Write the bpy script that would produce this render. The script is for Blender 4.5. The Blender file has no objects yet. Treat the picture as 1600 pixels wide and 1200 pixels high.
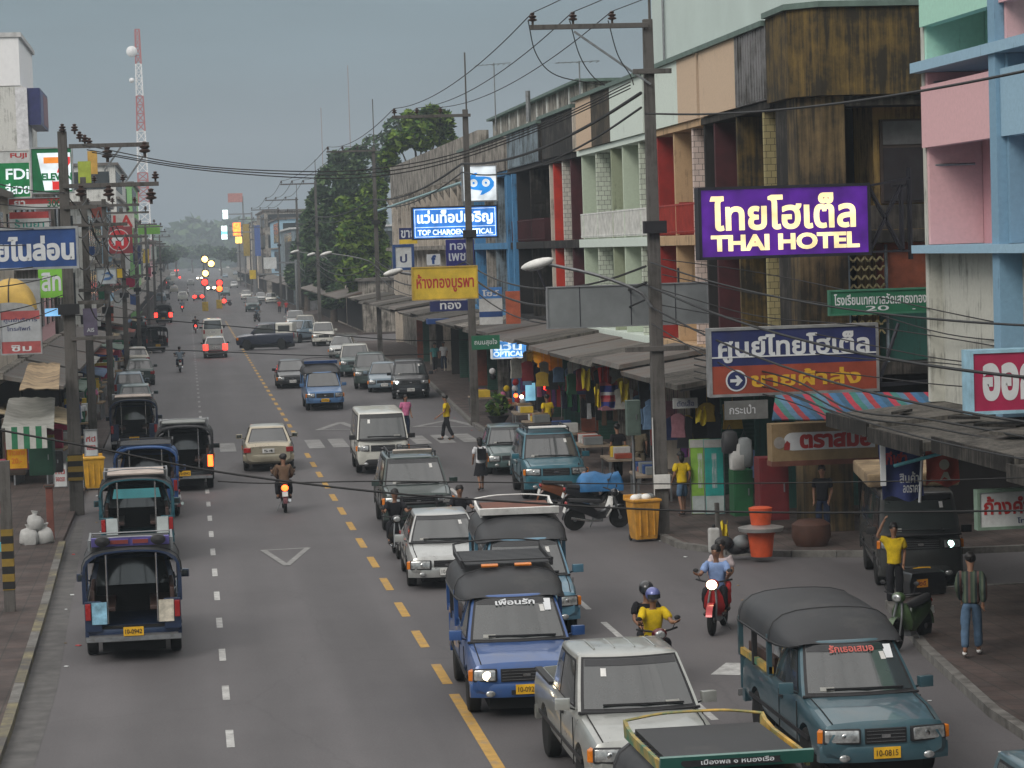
import bpy, bmesh, math, random
from mathutils import Vector, Matrix
from mathutils.geometry import tessellate_polygon
R = math.radians
S = bpy.context.scene
COL = S.collection
rnd = random.Random(7)

# ---------------------------------------------------------------- camera
FPX, CAMH, ROLL = 4000.0, 7.3, 1.8          # focal length in photo pixels (1600 wide), height over the road, roll
_y = Vector(((290 - 800) / FPX, (600 - 400) / FPX, -1)).normalized()      # street direction in camera space
_s, _c = math.sin(R(ROLL)), math.cos(R(ROLL))
_z = Vector((-_s, _c, (-_s * -510 + _c * 200) / FPX)); _z = (_z - _z.dot(_y) * _y).normalized()
_x = _y.cross(_z)
CROT = Matrix((_x, _y, _z))                 # camera space -> world
cd = bpy.data.cameras.new('camera'); cam = bpy.data.objects.new('camera', cd); COL.objects.link(cam)
cam.matrix_world = Matrix.Translation((0, 0, CAMH)) @ CROT.to_4x4()
cd.sensor_width = 36; cd.lens = 36 * FPX / 1600; cd.clip_start = 0.5; cd.clip_end = 9000
S.camera = cam

# ---------------------------------------------------------------- sky, sun, exposure
SUN_EL, SUN_AZ = 38, 222
w = bpy.data.worlds.new('World'); S.world = w; w.use_nodes = True
nt = w.node_tree; nt.nodes.clear()
N = nt.nodes.new; LK = nt.links.new
out = N('ShaderNodeOutputWorld'); add = N('ShaderNodeAddShader')
b1 = N('ShaderNodeBackground'); b2 = N('ShaderNodeBackground')
sky = N('ShaderNodeTexSky'); sky.sky_type = 'NISHITA'; sky.sun_disc = False
sky.sun_elevation = R(SUN_EL); sky.sun_rotation = R(SUN_AZ); sky.air_density = 1.4; sky.dust_density = 3
LK(sky.outputs[0], b1.inputs[0]); b1.inputs[1].default_value = 0.012
tc = N('ShaderNodeTexCoord'); sep = N('ShaderNodeSeparateXYZ'); LK(tc.outputs['Generated'], sep.inputs[0])
ramp = N('ShaderNodeValToRGB'); LK(sep.outputs[2], ramp.inputs[0])   # overcast cloud deck: brighter overhead
e = ramp.color_ramp.elements
e[0].position = 0.0; e[0].color = (.145, .19, .225, 1)
e[1].position = 1.0; e[1].color = (1.5, 1.42, 1.38, 1)
for p, c in ((.035, (.132, .183, .222)), (.075, (.146, .219, .265)), (.11, (.17, .256, .305)), (.2, (.5, .56, .585)), (.5, (1.14, 1.13, 1.09))):
    q = e.new(p); q.color = (*c, 1)
mp = N('ShaderNodeMapping'); mp.inputs['Scale'].default_value = (1, 1, 5); LK(tc.outputs['Generated'], mp.inputs[0])
nz = N('ShaderNodeTexNoise'); nz.inputs['Scale'].default_value = 5.5; nz.inputs['Detail'].default_value = 6; nz.inputs['Roughness'].default_value = .5
LK(mp.outputs[0], nz.inputs['Vector'])
mr = N('ShaderNodeMapRange'); mr.inputs[1].default_value = .3; mr.inputs[2].default_value = .7; mr.inputs[3].default_value = .8; mr.inputs[4].default_value = 1.17
LK(nz.outputs[0], mr.inputs[0])
vm = N('ShaderNodeVectorMath'); vm.operation = 'SCALE'; LK(ramp.outputs[0], vm.inputs[0]); LK(mr.outputs[0], vm.inputs['Scale'])
LK(vm.outputs[0], b2.inputs[0]); b2.inputs[1].default_value = .93
LK(b1.outputs[0], add.inputs[0]); LK(b2.outputs[0], add.inputs[1]); LK(add.outputs[0], out.inputs[0])
sd = bpy.data.lights.new('sun', 'SUN'); sd.energy = 1.5; sd.angle = R(25); sd.color = (1, .95, .88)
sun = bpy.data.objects.new('sun', sd); COL.objects.link(sun)
sun.rotation_euler = (R(90 - SUN_EL), 0, R(180 - SUN_AZ))      # shines from behind the camera's left shoulder
S.view_settings.view_transform = 'Standard'; S.view_settings.look = 'None'
S.view_settings.exposure = 0.0; S.view_settings.gamma = 1; S.view_settings.use_curve_mapping = False
S.cycles.use_denoising = True
try: S.cycles.denoiser = 'OPENIMAGEDENOISE'
except Exception: pass
S.cycles.max_bounces = 6; S.cycles.diffuse_bounces = 3; S.cycles.glossy_bounces = 3; S.cycles.volume_bounces = 0
S.cycles.transmission_bounces = 4; S.cycles.sample_clamp_indirect = 6

# ---------------------------------------------------------------- photo pixel -> place in the street (X right, Y along the street, Z up)
def ray(px, py): return CROT @ Vector(((px - 800) / FPX, (600 - py) / FPX, -1))
def G(px, py, z=0.0):
    d = ray(px, py); t = (z - CAMH) / d.z; return Vector((d.x * t, d.y * t, z))
def AY(px, py, Y):
    d = ray(px, py); t = Y / d.y; return Vector((d.x * t, Y, CAMH + d.z * t))
def AX(px, py, X):
    d = ray(px, py); t = X / d.x; return Vector((X, d.y * t, CAMH + d.z * t))

# ---------------------------------------------------------------- objects
def tag(o, label=None, cat=None, group=None, kind=None):
    if label: o['label'] = label
    if cat: o['category'] = cat
    if group: o['group'] = group
    if kind: o['kind'] = kind
    return o
def thing(name, label, cat, loc=(0, 0, 0), rz=0.0, group=None, sc=1.0):
    o = bpy.data.objects.new(name, None); COL.objects.link(o); o.empty_display_size = .3
    o.location = loc; o.rotation_euler = (0, 0, R(rz)); o.scale = (sc,) * 3
    return tag(o, label, cat, group)
def link(name, me, parent=None, loc=(0, 0, 0), rz=0.0):
    o = bpy.data.objects.new(name, me); COL.objects.link(o); o.location = loc; o.rotation_euler = (0, 0, R(rz))
    if parent is not None: o.parent = parent
    return o
def copy_tree(o, parent=None):
    c = o.copy(); COL.objects.link(c)
    if parent is not None: c.parent = parent
    for ch in list(o.children): copy_tree(ch, c)
    return c

class MB:
    """collects shapes and links them as ONE mesh object"""
    def __init__(s): s.v = []; s.f = []; s.m = []; s.mats = []
    def mi(s, m):
        if m not in s.mats: s.mats.append(m)
        return s.mats.index(m)
    def add(s, vs, fs, m):
        k = len(s.v); i = s.mi(m)
        s.v += [tuple(v) for v in vs]
        for f in fs: s.f.append([a + k for a in f]); s.m.append(i)
        return s
    def box(s, x0, x1, y0, y1, z0, z1, m, M=None):
        vs = [Vector((x, y, z)) for z in (z0, z1) for x, y in ((x0, y0), (x1, y0), (x1, y1), (x0, y1))]
        if M is not None: vs = [M @ v for v in vs]
        return s.add(vs, [(3, 2, 1, 0), (4, 5, 6, 7), (0, 1, 5, 4), (1, 2, 6, 5), (2, 3, 7, 6), (3, 0, 4, 7)], m)
    def cbox(s, c, d, m, rx=0, ry=0, rz=0):
        M = Matrix.Translation(c) @ Matrix.Rotation(R(rz), 4, 'Z') @ Matrix.Rotation(R(ry), 4, 'Y') @ Matrix.Rotation(R(rx), 4, 'X')
        return s.box(-d[0] / 2, d[0] / 2, -d[1] / 2, d[1] / 2, -d[2] / 2, d[2] / 2, m, M)
    def tube(s, pts, r, m, n=8, cap=True):
        pts = [Vector(p) for p in pts]; rr = r if isinstance(r, (list, tuple)) else [r] * len(pts)
        vs = []; fs = []; up = None
        for i, p in enumerate(pts):
            t = (pts[min(i + 1, len(pts) - 1)] - pts[max(i - 1, 0)]).normalized()
            if up is None: up = Vector((0, 0, 1)) if abs(t.z) < .9 else Vector((1, 0, 0))
            a = t.cross(up)
            if a.length < 1e-4: a = t.cross(Vector((0, 1, 0)))
            a.normalize(); b = t.cross(a).normalized(); up = -b if b.dot(up) < 0 else b
            for k in range(n):
                q = 2 * math.pi * k / n; vs.append(p + rr[i] * (math.cos(q) * a + math.sin(q) * b))
        for i in range(len(pts) - 1):
            for k in range(n):
                k2 = (k + 1) % n; fs.append((i * n + k, i * n + k2, (i + 1) * n + k2, (i + 1) * n + k))
        if cap: fs.append(list(range(n))[::-1]); fs.append([(len(pts) - 1) * n + k for k in range(n)])
        return s.add(vs, fs, m)
    def bar(s, a, b, w, m, h=None):
        """square bar from a to b"""
        a, b = Vector(a), Vector(b); t = (b - a).normalized(); h = h or w
        u = Vector((0, 0, 1)) if abs(t.z) < .95 else Vector((0, 1, 0))
        x = t.cross(u).normalized() * w / 2; z = x.cross(t).normalized() * h / 2
        vs = [p + i * x + j * z for p in (a, b) for i, j in ((-1, -1), (1, -1), (1, 1), (-1, 1))]
        return s.add(vs, [(3, 2, 1, 0), (4, 5, 6, 7), (0, 1, 5, 4), (1, 2, 6, 5), (2, 3, 7, 6), (3, 0, 4, 7)], m)
    def lathe(s, prof, m, c=(0, 0, 0), axis='Z', n=16, M=None):
        vs = []; fs = []; c = Vector(c)
        for r, h in prof:
            for k in range(n):
                q = 2 * math.pi * k / n; a, b = r * math.cos(q), r * math.sin(q)
                v = Vector((a, b, h)) if axis == 'Z' else Vector((h, a, b)) if axis == 'X' else Vector((b, h, a))
                if M is not None: v = M @ v
                vs.append(c + v)
        for i in range(len(prof) - 1):
            for k in range(n):
                k2 = (k + 1) % n; fs.append((i * n + k, i * n + k2, (i + 1) * n + k2, (i + 1) * n + k))
        fs.append(list(range(n))[::-1]); fs.append([(len(prof) - 1) * n + k for k in range(n)])
        return s.add(vs, fs, m)
    def ell(s, c, r, m, n=12, k=8, M=None):
        pr = [(max(1e-3, math.sin(math.pi * i / k)), -math.cos(math.pi * i / k)) for i in range(k + 1)]
        D = Matrix.Diagonal((*r, 1)); D = (M @ D) if M is not None else D
        return s.lathe(pr, m, c, n=n, M=D)
    def loft(s, rings, m, caps=True):
        n = len(rings[0]); vs = [v for r in rings for v in r]; fs = []
        for i in range(len(rings) - 1):
            for k in range(n):
                k2 = (k + 1) % n; fs.append((i * n + k, i * n + k2, (i + 1) * n + k2, (i + 1) * n + k))
        if caps: fs.append(list(range(n))[::-1]); fs.append([(len(rings) - 1) * n + k for k in range(n)])
        return s.add(vs, fs, m)
    def grid(s, rows, m, flip=False):
        n = len(rows[0]); vs = [v for r in rows for v in r]; fs = []
        for i in range(len(rows) - 1):
            for k in range(n - 1):
                q = (i * n + k, i * n + k + 1, (i + 1) * n + k + 1, (i + 1) * n + k)
                fs.append(q[::-1] if flip else q)
        return s.add(vs, fs, m)
    def prism(s, poly, y0, y1, m, plane='XZ'):
        """polygon in XZ (extruded along Y), YZ (along X) or XY (along Z)"""
        f = {'XZ': lambda a, b, t: (a, t, b), 'YZ': lambda a, b, t: (t, a, b), 'XY': lambda a, b, t: (a, b, t)}[plane]
        n = len(poly)
        tri = tessellate_polygon([[Vector((a, b, 0)) for a, b in poly]])
        vs = [f(a, b, y0) for a, b in poly] + [f(a, b, y1) for a, b in poly]
        fs = [tuple(t) for t in tri] + [tuple(i + n for i in t)[::-1] for t in tri]
        fs += [(k, (k + 1) % n, (k + 1) % n + n, k + n) for k in range(n)]
        return s.add(vs, fs, m)
    def text(s, st, c, w, h, m, right=(1, 0, 0), up=(0, 0, 1), nrm=(0, -1, 0), bold=.02, lift=.006):
        """lettering fitted in a w x h box centred at c"""
        polys = text_polys(st, bold)
        if not polys: return s
        xs = [p[0] for o, _ in polys for p in o]; ys = [p[1] for o, _ in polys for p in o]
        x0, x1, y0, y1 = min(xs), max(xs), min(ys), max(ys)
        kx, ky = w / max(1e-6, x1 - x0), h / max(1e-6, y1 - y0)
        c, rt, u, nn = Vector(c), Vector(right), Vector(up), Vector(nrm)
        for i, (o, holes) in enumerate(polys):
            loops = [o] + holes
            fit = lambda p: Vector(((p[0] - (x0 + x1) / 2) * kx, (p[1] - (y0 + y1) / 2) * ky, 0))
            L = [[fit(p) for p in l] for l in loops]
            tri = tessellate_polygon(L); flat = [p for l in L for p in l]; z = lift + .0024 * (i % 3)
            put = lambda ps, zz: [c + rt * p.x + u * p.y + nn * zz for p in ps]
            s.add(put(flat, z), [tuple(t) for t in tri], m)
            if bold:
                for l in loops:                      # a ribbon round each contour makes the strokes heavier
                    q = [fit(p) for p in ribbon(l, bold)]; n = len(l); e = [fit(p) for p in l]
                    s.add(put(e + q, z + .001), [(k, (k + 1) % n, n + (k + 1) % n, n + k) for k in range(n)], m)
        return s
    def build(s, name, parent=None, smooth=None, bevel=0, loc=(0, 0, 0), rz=0.0):
        me = bpy.data.meshes.new(name); me.from_pydata(s.v, [], s.f)
        for m in s.mats: me.materials.append(m)
        me.polygons.foreach_set('material_index', s.m)
        bm = bmesh.new(); bm.from_mesh(me); bmesh.ops.recalc_face_normals(bm, faces=bm.faces)
        if bevel:
            es = [e for e in bm.edges if len(e.link_faces) == 2 and e.calc_face_angle(0) > R(40)]
            bmesh.ops.bevel(bm, geom=es, offset=bevel, segments=2, affect='EDGES', profile=.6, clamp_overlap=True)
        bm.to_mesh(me); bm.free(); me.update()
        if smooth is not None:
            me.polygons.foreach_set('use_smooth', [True] * len(me.polygons)); me.set_sharp_from_angle(angle=R(smooth))
        return link(name, me, parent, loc, rz)

_tp = {}; _sg = [1]
def ribbon(l, d):
    r = []; sg = _sg[0]
    for i in range(len(l)):
        a, b, c = Vector(l[i - 1]), Vector(l[i]), Vector(l[(i + 1) % len(l)])
        t1, t2 = (b - a).normalized(), (c - b).normalized()
        n1, n2 = Vector((t1.y, -t1.x)), Vector((t2.y, -t2.x)); m = n1 + n2
        m = n1 if m.length < .3 else m / max(.7, m.length_squared / 2)
        q = b + m * d * sg; r.append((q.x, q.y))
    return r
def text_polys(st, bold):
    key = (st, bold)
    if key in _tp: return _tp[key]
    cu = bpy.data.curves.new('t', 'FONT'); cu.body = st; cu.size = 1; cu.resolution_u = 3
    o = bpy.data.objects.new('t', cu); COL.objects.link(o)
    dg = bpy.context.evaluated_depsgraph_get()
    c2 = o.evaluated_get(dg).to_curve(dg)
    loops = []
    for sp in c2.splines:
        pts = []
        bp = sp.bezier_points; n = len(bp)
        if n:
            for i in range(n):
                a, b = bp[i], bp[(i + 1) % n]
                straight = (a.handle_right - a.co).length < 1e-5 and (b.handle_left - b.co).length < 1e-5
                for k in range(1 if straight else 4):
                    t = k / 4; u = 1 - t
                    p = a.co * u ** 3 + 3 * a.handle_right * u * u * t + 3 * b.handle_left * u * t * t + b.co * t ** 3
                    pts.append((p.x, p.y))
        else: pts = [(p.co.x, p.co.y) for p in sp.points]
        q = []
        for p in pts:
            if not q or abs(p[0] - q[-1][0]) + abs(p[1] - q[-1][1]) > 1e-4: q.append(p)
        if len(q) > 2: loops.append(q)
    o.evaluated_get(dg).to_curve_clear(); bpy.data.objects.remove(o); bpy.data.curves.remove(cu)
    area = lambda l: sum(l[i][0] * l[(i + 1) % len(l)][1] - l[(i + 1) % len(l)][0] * l[i][1] for i in range(len(l))) / 2
    if not loops: return []
    big = max(loops, key=lambda l: abs(area(l))); sg = 1 if area(big) > 0 else -1
    def inside(p, l):
        r = False
        for i in range(len(l)):
            (x1, y1), (x2, y2) = l[i - 1], l[i]
            if (y1 > p[1]) != (y2 > p[1]) and p[0] < (x2 - x1) * (p[1] - y1) / (y2 - y1) + x1: r = not r
        return r
    outs = [l for l in loops if area(l) * sg > 0]; holes = [l for l in loops if area(l) * sg < 0]
    res = [(l, [h for h in holes if inside(h[0], l)]) for l in outs]
    _sg[0] = sg
    _tp[key] = res
    return res

# ---------------------------------------------------------------- materials
_mats = {}
def nodes_of(name):
    m = bpy.data.materials.new(name); m.use_nodes = True; n = m.node_tree
    return m, n, n.nodes['Principled BSDF'], n.nodes.new, n.links.new
def setp(b, col, rough, metal=0, spec=.5, coat=0):
    b.inputs['Base Color'].default_value = (*col, 1); b.inputs['Roughness'].default_value = rough
    b.inputs['Metallic'].default_value = metal; b.inputs['Specular IOR Level'].default_value = spec
    b.inputs['Coat Weight'].default_value = coat
def mat(name, col, rough=.6, metal=0, spec=.4, coat=0, var=.25, scale=3.0, dirt=None, dirt_amt=.4, bump=0, stretch=(1, 1, 1), emit=0, ecol=None):
    """principled material; wear: noise that varies the colour, and a second colour in ragged patches"""
    if name in _mats: return _mats[name]
    m, n, b, N, L = nodes_of(name); setp(b, col, rough, metal, spec, coat)
    tc = N('ShaderNodeTexCoord'); mp = N('ShaderNodeMapping'); mp.inputs['Scale'].default_value = stretch
    L(tc.outputs['Object'], mp.inputs[0])
    nz = N('ShaderNodeTexNoise'); nz.inputs['Scale'].default_value = scale; nz.inputs['Detail'].default_value = 6; nz.inputs['Roughness'].default_value = .6
    L(mp.outputs[0], nz.inputs['Vector'])
    mr = N('ShaderNodeMapRange'); mr.inputs[1].default_value = .3; mr.inputs[2].default_value = .7; mr.inputs[3].default_value = 1 - var; mr.inputs[4].default_value = 1 + var
    L(nz.outputs[0], mr.inputs[0])
    vm = N('ShaderNodeVectorMath'); vm.operation = 'SCALE'; vm.inputs[0].default_value = col; L(mr.outputs[0], vm.inputs['Scale'])
    last = vm.outputs[0]
    if dirt is not None:
        n2 = N('ShaderNodeTexNoise'); n2.inputs['Scale'].default_value = scale * .6; n2.inputs['Detail'].default_value = 8; n2.inputs['Roughness'].default_value = .7
        ad = N('ShaderNodeVectorMath'); ad.operation = 'ADD'; ad.inputs[1].default_value = (7.3, 2.1, 4.4); L(mp.outputs[0], ad.inputs[0]); L(ad.outputs[0], n2.inputs['Vector'])
        r2 = N('ShaderNodeMapRange'); r2.inputs[1].default_value = .62 - dirt_amt * .3; r2.inputs[2].default_value = .78 - dirt_amt * .2; r2.inputs[4].default_value = min(1, dirt_amt * 1.6)
        L(n2.outputs[0], r2.inputs[0])
        mx = N('ShaderNodeMix'); mx.data_type = 'RGBA'; L(r2.outputs[0], mx.inputs[0]); L(last, mx.inputs[6]); mx.inputs[7].default_value = (*dirt, 1)
        last = mx.outputs[2]
    L(last, b.inputs['Base Color'])
    r3 = N('ShaderNodeMapRange'); r3.inputs[3].default_value = max(.02, rough - .1); r3.inputs[4].default_value = min(1, rough + .12); L(nz.outputs[0], r3.inputs[0]); L(r3.outputs[0], b.inputs['Roughness'])
    if bump:
        bp = N('ShaderNodeBump'); bp.inputs['Strength'].default_value = bump; bp.inputs['Distance'].default_value = .02; L(nz.outputs[0], bp.inputs['Height']); L(bp.outputs[0], b.inputs['Normal'])
    if emit:
        b.inputs['Emission Color'].default_value = (*(ecol or col), 1); b.inputs['Emission Strength'].default_value = emit
    _mats[name] = m
    return m
def stained(name, col, stain=(.03, .028, .022), amt=.5, rough=.85, sc=1.2, streak=4.0):
    """old painted concrete: mould patches plus rain streaks running down"""
    if name in _mats: return _mats[name]
    m, n, b, N, L = nodes_of(name); setp(b, col, rough, 0, .25)
    tc = N('ShaderNodeTexCoord')
    def noise(scl, s, off, det=7):
        mp = N('ShaderNodeMapping'); mp.inputs['Scale'].default_value = s; mp.inputs['Location'].default_value = off; L(tc.outputs['Object'], mp.inputs[0])
        z = N('ShaderNodeTexNoise'); z.inputs['Scale'].default_value = scl; z.inputs['Detail'].default_value = det; z.inputs['Roughness'].default_value = .65; L(mp.outputs[0], z.inputs['Vector']); return z.outputs[0]
    a = noise(sc, (1, 1, 1), (3, 1, 2)); st = noise(sc * 2.2, (streak, streak, .22), (1, 5, 9)); fine = noise(sc * 9, (1, 1, 1), (0, 0, 0), 4)
    av = N('ShaderNodeMath'); av.operation = 'ADD'; L(a, av.inputs[0]); L(st, av.inputs[1])
    r = N('ShaderNodeMapRange'); lo = 1.22 - amt * .42; r.inputs[1].default_value = lo - .12; r.inputs[2].default_value = lo + .2; r.inputs[4].default_value = .95; L(av.outputs[0], r.inputs[0])
    f = N('ShaderNodeMapRange'); f.inputs[3].default_value = .85; f.inputs[4].default_value = 1.15; L(fine, f.inputs[0])
    vm = N('ShaderNodeVectorMath'); vm.operation = 'SCALE'; vm.inputs[0].default_value = col; L(f.outputs[0], vm.inputs['Scale'])
    mx = N('ShaderNodeMix'); mx.data_type = 'RGBA'; L(r.outputs[0], mx.inputs[0]); L(vm.outputs[0], mx.inputs[6]); mx.inputs[7].default_value = (*stain, 1); L(mx.outputs[2], b.inputs['Base Color'])
    bp = N('ShaderNodeBump'); bp.inputs['Strength'].default_value = .25; bp.inputs['Distance'].default_value = .02; L(fine, bp.inputs['Height']); L(bp.outputs[0], b.inputs['Normal'])
    _mats[name] = m
    return m
def glow(name, col, strength):
    """a thing that gives off light"""
    if name in _mats: return _mats[name]
    m, n, b, N, L = nodes_of(name); setp(b, col, .4)
    b.inputs['Emission Color'].default_value = (*col, 1)
    tc = N('ShaderNodeTexCoord'); z = N('ShaderNodeTexNoise'); z.inputs['Scale'].default_value = 1.4; L(tc.outputs['Object'], z.inputs['Vector'])
    k = .42 if name.startswith('sign') else .2; z.inputs['Scale'].default_value = 2.0
    r = N('ShaderNodeMapRange'); r.inputs[1].default_value = .35; r.inputs[2].default_value = .65; r.inputs[3].default_value = strength * (1 - k); r.inputs[4].default_value = strength * (1 + k)
    L(z.outputs[0], r.inputs[0]); L(r.outputs[0], b.inputs['Emission Strength'])
    _mats[name] = m
    return m
def bands(name, cols, scale, axis='X', rough=.8):
    """hard colour bands along one object axis"""
    if name in _mats: return _mats[name]
    m, n, b, N, L = nodes_of(name); setp(b, cols[0], rough, 0, .3)
    tc = N('ShaderNodeTexCoord'); sp = N('ShaderNodeSeparateXYZ'); L(tc.outputs['Object'], sp.inputs[0])
    mu = N('ShaderNodeMath'); mu.operation = 'MULTIPLY'; mu.inputs[1].default_value = scale; L(sp.outputs['XYZ'.index(axis)], mu.inputs[0])
    fr = N('ShaderNodeMath'); fr.operation = 'FRACT'; L(mu.outputs[0], fr.inputs[0])
    rp = N('ShaderNodeValToRGB'); rp.color_ramp.interpolation = 'CONSTANT'; L(fr.outputs[0], rp.inputs[0])
    el = rp.color_ramp.elements; el[0].color = (*cols[0], 1); el[1].position = 1 / len(cols); el[1].color = (*cols[1], 1)
    for i in range(2, len(cols)): q = el.new(i / len(cols)); q.color = (*cols[i], 1)
    nz = N('ShaderNodeTexNoise'); nz.inputs['Scale'].default_value = 6; nz.inputs['Detail'].default_value = 5; L(tc.outputs['Object'], nz.inputs['Vector'])
    mr = N('ShaderNodeMapRange'); mr.inputs[3].default_value = .6; mr.inputs[4].default_value = 1.3; L(nz.outputs[0], mr.inputs[0])
    vm = N('ShaderNodeVectorMath'); vm.operation = 'SCALE'; L(rp.outputs[0], vm.inputs[0]); L(mr.outputs[0], vm.inputs['Scale']); L(vm.outputs[0], b.inputs['Base Color'])
    _mats[name] = m
    return m
def lattice(name, col, hole=(.03, .03, .03)):
    """breeze block: brick pattern with dark gaps"""
    if name in _mats: return _mats[name]
    m, n, b, N, L = nodes_of(name); setp(b, col, .85, 0, .25)
    tc = N('ShaderNodeTexCoord'); mp = N('ShaderNodeMapping'); mp.inputs['Rotation'].default_value = (R(90), 0, 0); L(tc.outputs['Object'], mp.inputs[0])
    br = N('ShaderNodeTexBrick'); br.inputs['Color1'].default_value = (*col, 1); br.inputs['Color2'].default_value = (*[c * .82 for c in col], 1); br.inputs['Mortar'].default_value = (*hole, 1)
    br.inputs['Scale'].default_value = 4.2; br.inputs['Mortar Size'].default_value = .025; br.inputs['Brick Width'].default_value = .9; br.inputs['Row Height'].default_value = .7
    L(mp.outputs[0], br.inputs['Vector']); L(br.outputs[0], b.inputs['Base Color'])
    _mats[name] = m
    return m
def paint(name, col, rough=.32, metal=.25):
    return mat('paint ' + name, col, rough, metal, .5, .6, .12, 2.5, dirt=(.11, .1, .09), dirt_amt=.22)

GLASS = mat('car glass', (.035, .042, .042), .05, 0, 1.0, .5, .1)
GLASSP = mat('pale car glass', (.05, .058, .058), .1, 0, .7, .3, .1)
RUBBER = mat('tyre rubber', (.015, .015, .015), .85, 0, .2)
PLAST = mat('black plastic', (.018, .018, .02), .55, 0, .35)
VINYL = mat('black vinyl', (.03, .031, .034), .55, 0, .35, 0, .3, 1.5, dirt=(.09, .085, .08), dirt_amt=.3, bump=.1)
DARK = mat('dark interior', (.012, .012, .012), .9)
CHROME = mat('chrome', (.6, .6, .6), .2, 1)
STEEL = mat('grey steel', (.25, .26, .27), .45, .7, .5, 0, .2, 8, dirt=(.1, .07, .05), dirt_amt=.3)
RIM = mat('wheel rim', (.38, .38, .38), .4, .8)
PLATEY = mat('yellow plate', (.75, .42, .02), .5)
PLATEW = mat('white plate', (.6, .6, .58), .5)
LENS = mat('clear lens', (.36, .37, .37), .08, .5, .9, 0, .5, 14)
LENSR = mat('red lens', (.28, .012, .012), .25, 0, .6)
LENSA = mat('amber lens', (.6, .17, .01), .25, 0, .6)
HEADLIT = glow('lit headlamp', (1, .82, .5), 9)
HEADWHITE = glow('lit white headlamp', (.85, 1, .95), 8)
TAILLIT = glow('lit tail lamp', (1, .03, .02), 5)
TAILHOT = glow('lit orange tail lamp', (1, .1, .015), 5)
SKIN = mat('brown skin', (.25, .13, .08), .55, 0, .4)
HAIR = mat('black hair', (.012, .01, .01), .5)
WHITE = mat('white paint', (.68, .68, .66), .6, dirt=(.3, .28, .25), dirt_amt=.25)
CONC = stained('pole concrete', (.105, .098, .092), amt=.3)

# ================================================================ ground, road, pavements, markings
def asphalt():
    m, n, b, N, L = nodes_of('asphalt'); setp(b, (.13, .13, .13), .72, 0, .35)
    tc = N('ShaderNodeTexCoord')
    def noise(scl, s, det=6, ro=.6):
        mp = N('ShaderNodeMapping'); mp.inputs['Scale'].default_value = s; L(tc.outputs['Object'], mp.inputs[0])
        z = N('ShaderNodeTexNoise'); z.inputs['Scale'].default_value = scl; z.inputs['Detail'].default_value = det; z.inputs['Roughness'].default_value = ro; L(mp.outputs[0], z.inputs['Vector']); return z.outputs[0]
    def rng(i, a, b_, c, d):
        r = N('ShaderNodeMapRange'); r.inputs[1].default_value = a; r.inputs[2].default_value = b_; r.inputs[3].default_value = c; r.inputs[4].default_value = d; L(i, r.inputs[0]); return r.outputs[0]
    lanes = rng(noise(.55, (1, .03, 1), 3), .35, .65, .86, 1.12)
    patch = rng(noise(.16, (1, .5, 1), 8, .7), .4, .62, .88, 1.1)
    grain = rng(noise(24, (1, 1, 1), 3), .3, .7, .88, 1.12)
    v = N('ShaderNodeTexVoronoi'); v.feature = 'DISTANCE_TO_EDGE'; v.inputs['Scale'].default_value = .22; v.inputs['Randomness'].default_value = 1
    wob = N('ShaderNodeTexNoise'); wob.inputs['Scale'].default_value = 1.3; wob.inputs['Detail'].default_value = 5; L(tc.outputs['Object'], wob.inputs['Vector'])
    am = N('ShaderNodeMix'); am.data_type = 'VECTOR'; am.inputs[0].default_value = .35; L(tc.outputs['Object'], am.inputs[4]); L(wob.outputs['Color'], am.inputs[5]); L(am.outputs[1], v.inputs['Vector'])
    crack = rng(v.outputs['Distance'], 0, .006, .88, 1)
    oil = rng(noise(.7, (1, .35, 1), 9, .75), .62, .75, 1, .7)
    last = lanes
    sx = N('ShaderNodeSeparateXYZ'); L(tc.outputs['Object'], sx.inputs[0])
    tk = N('ShaderNodeMath'); tk.operation = 'MULTIPLY_ADD'; tk.inputs[1].default_value = 2 * math.pi / 1.83; tk.inputs[2].default_value = .4; L(sx.outputs[0], tk.inputs[0])
    sn = N('ShaderNodeMath'); sn.operation = 'SINE'; L(tk.outputs[0], sn.inputs[0])
    tracks = rng(sn.outputs[0], -1, 1, .955, 1.04)
    spots = rng(noise(1.7, (1, .6, 1), 9, .8), .64, .72, 1, .8)
    for x in (patch, grain, crack, oil, tracks, spots):
        mu = N('ShaderNodeMath'); mu.operation = 'MULTIPLY'; L(last, mu.inputs[0]); L(x, mu.inputs[1]); last = mu.outputs[0]
    vm = N('ShaderNodeVectorMath'); vm.operation = 'SCALE'; vm.inputs[0].default_value = (.095, .0895, .0925); L(last, vm.inputs['Scale']); L(vm.outputs[0], b.inputs['Base Color'])
    bp = N('ShaderNodeBump'); bp.inputs['Strength'].default_value = .25; bp.inputs['Distance'].default_value = .01; L(grain, bp.inputs['Height']); L(bp.outputs[0], b.inputs['Normal'])
    return m
ASPH = asphalt()
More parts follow.
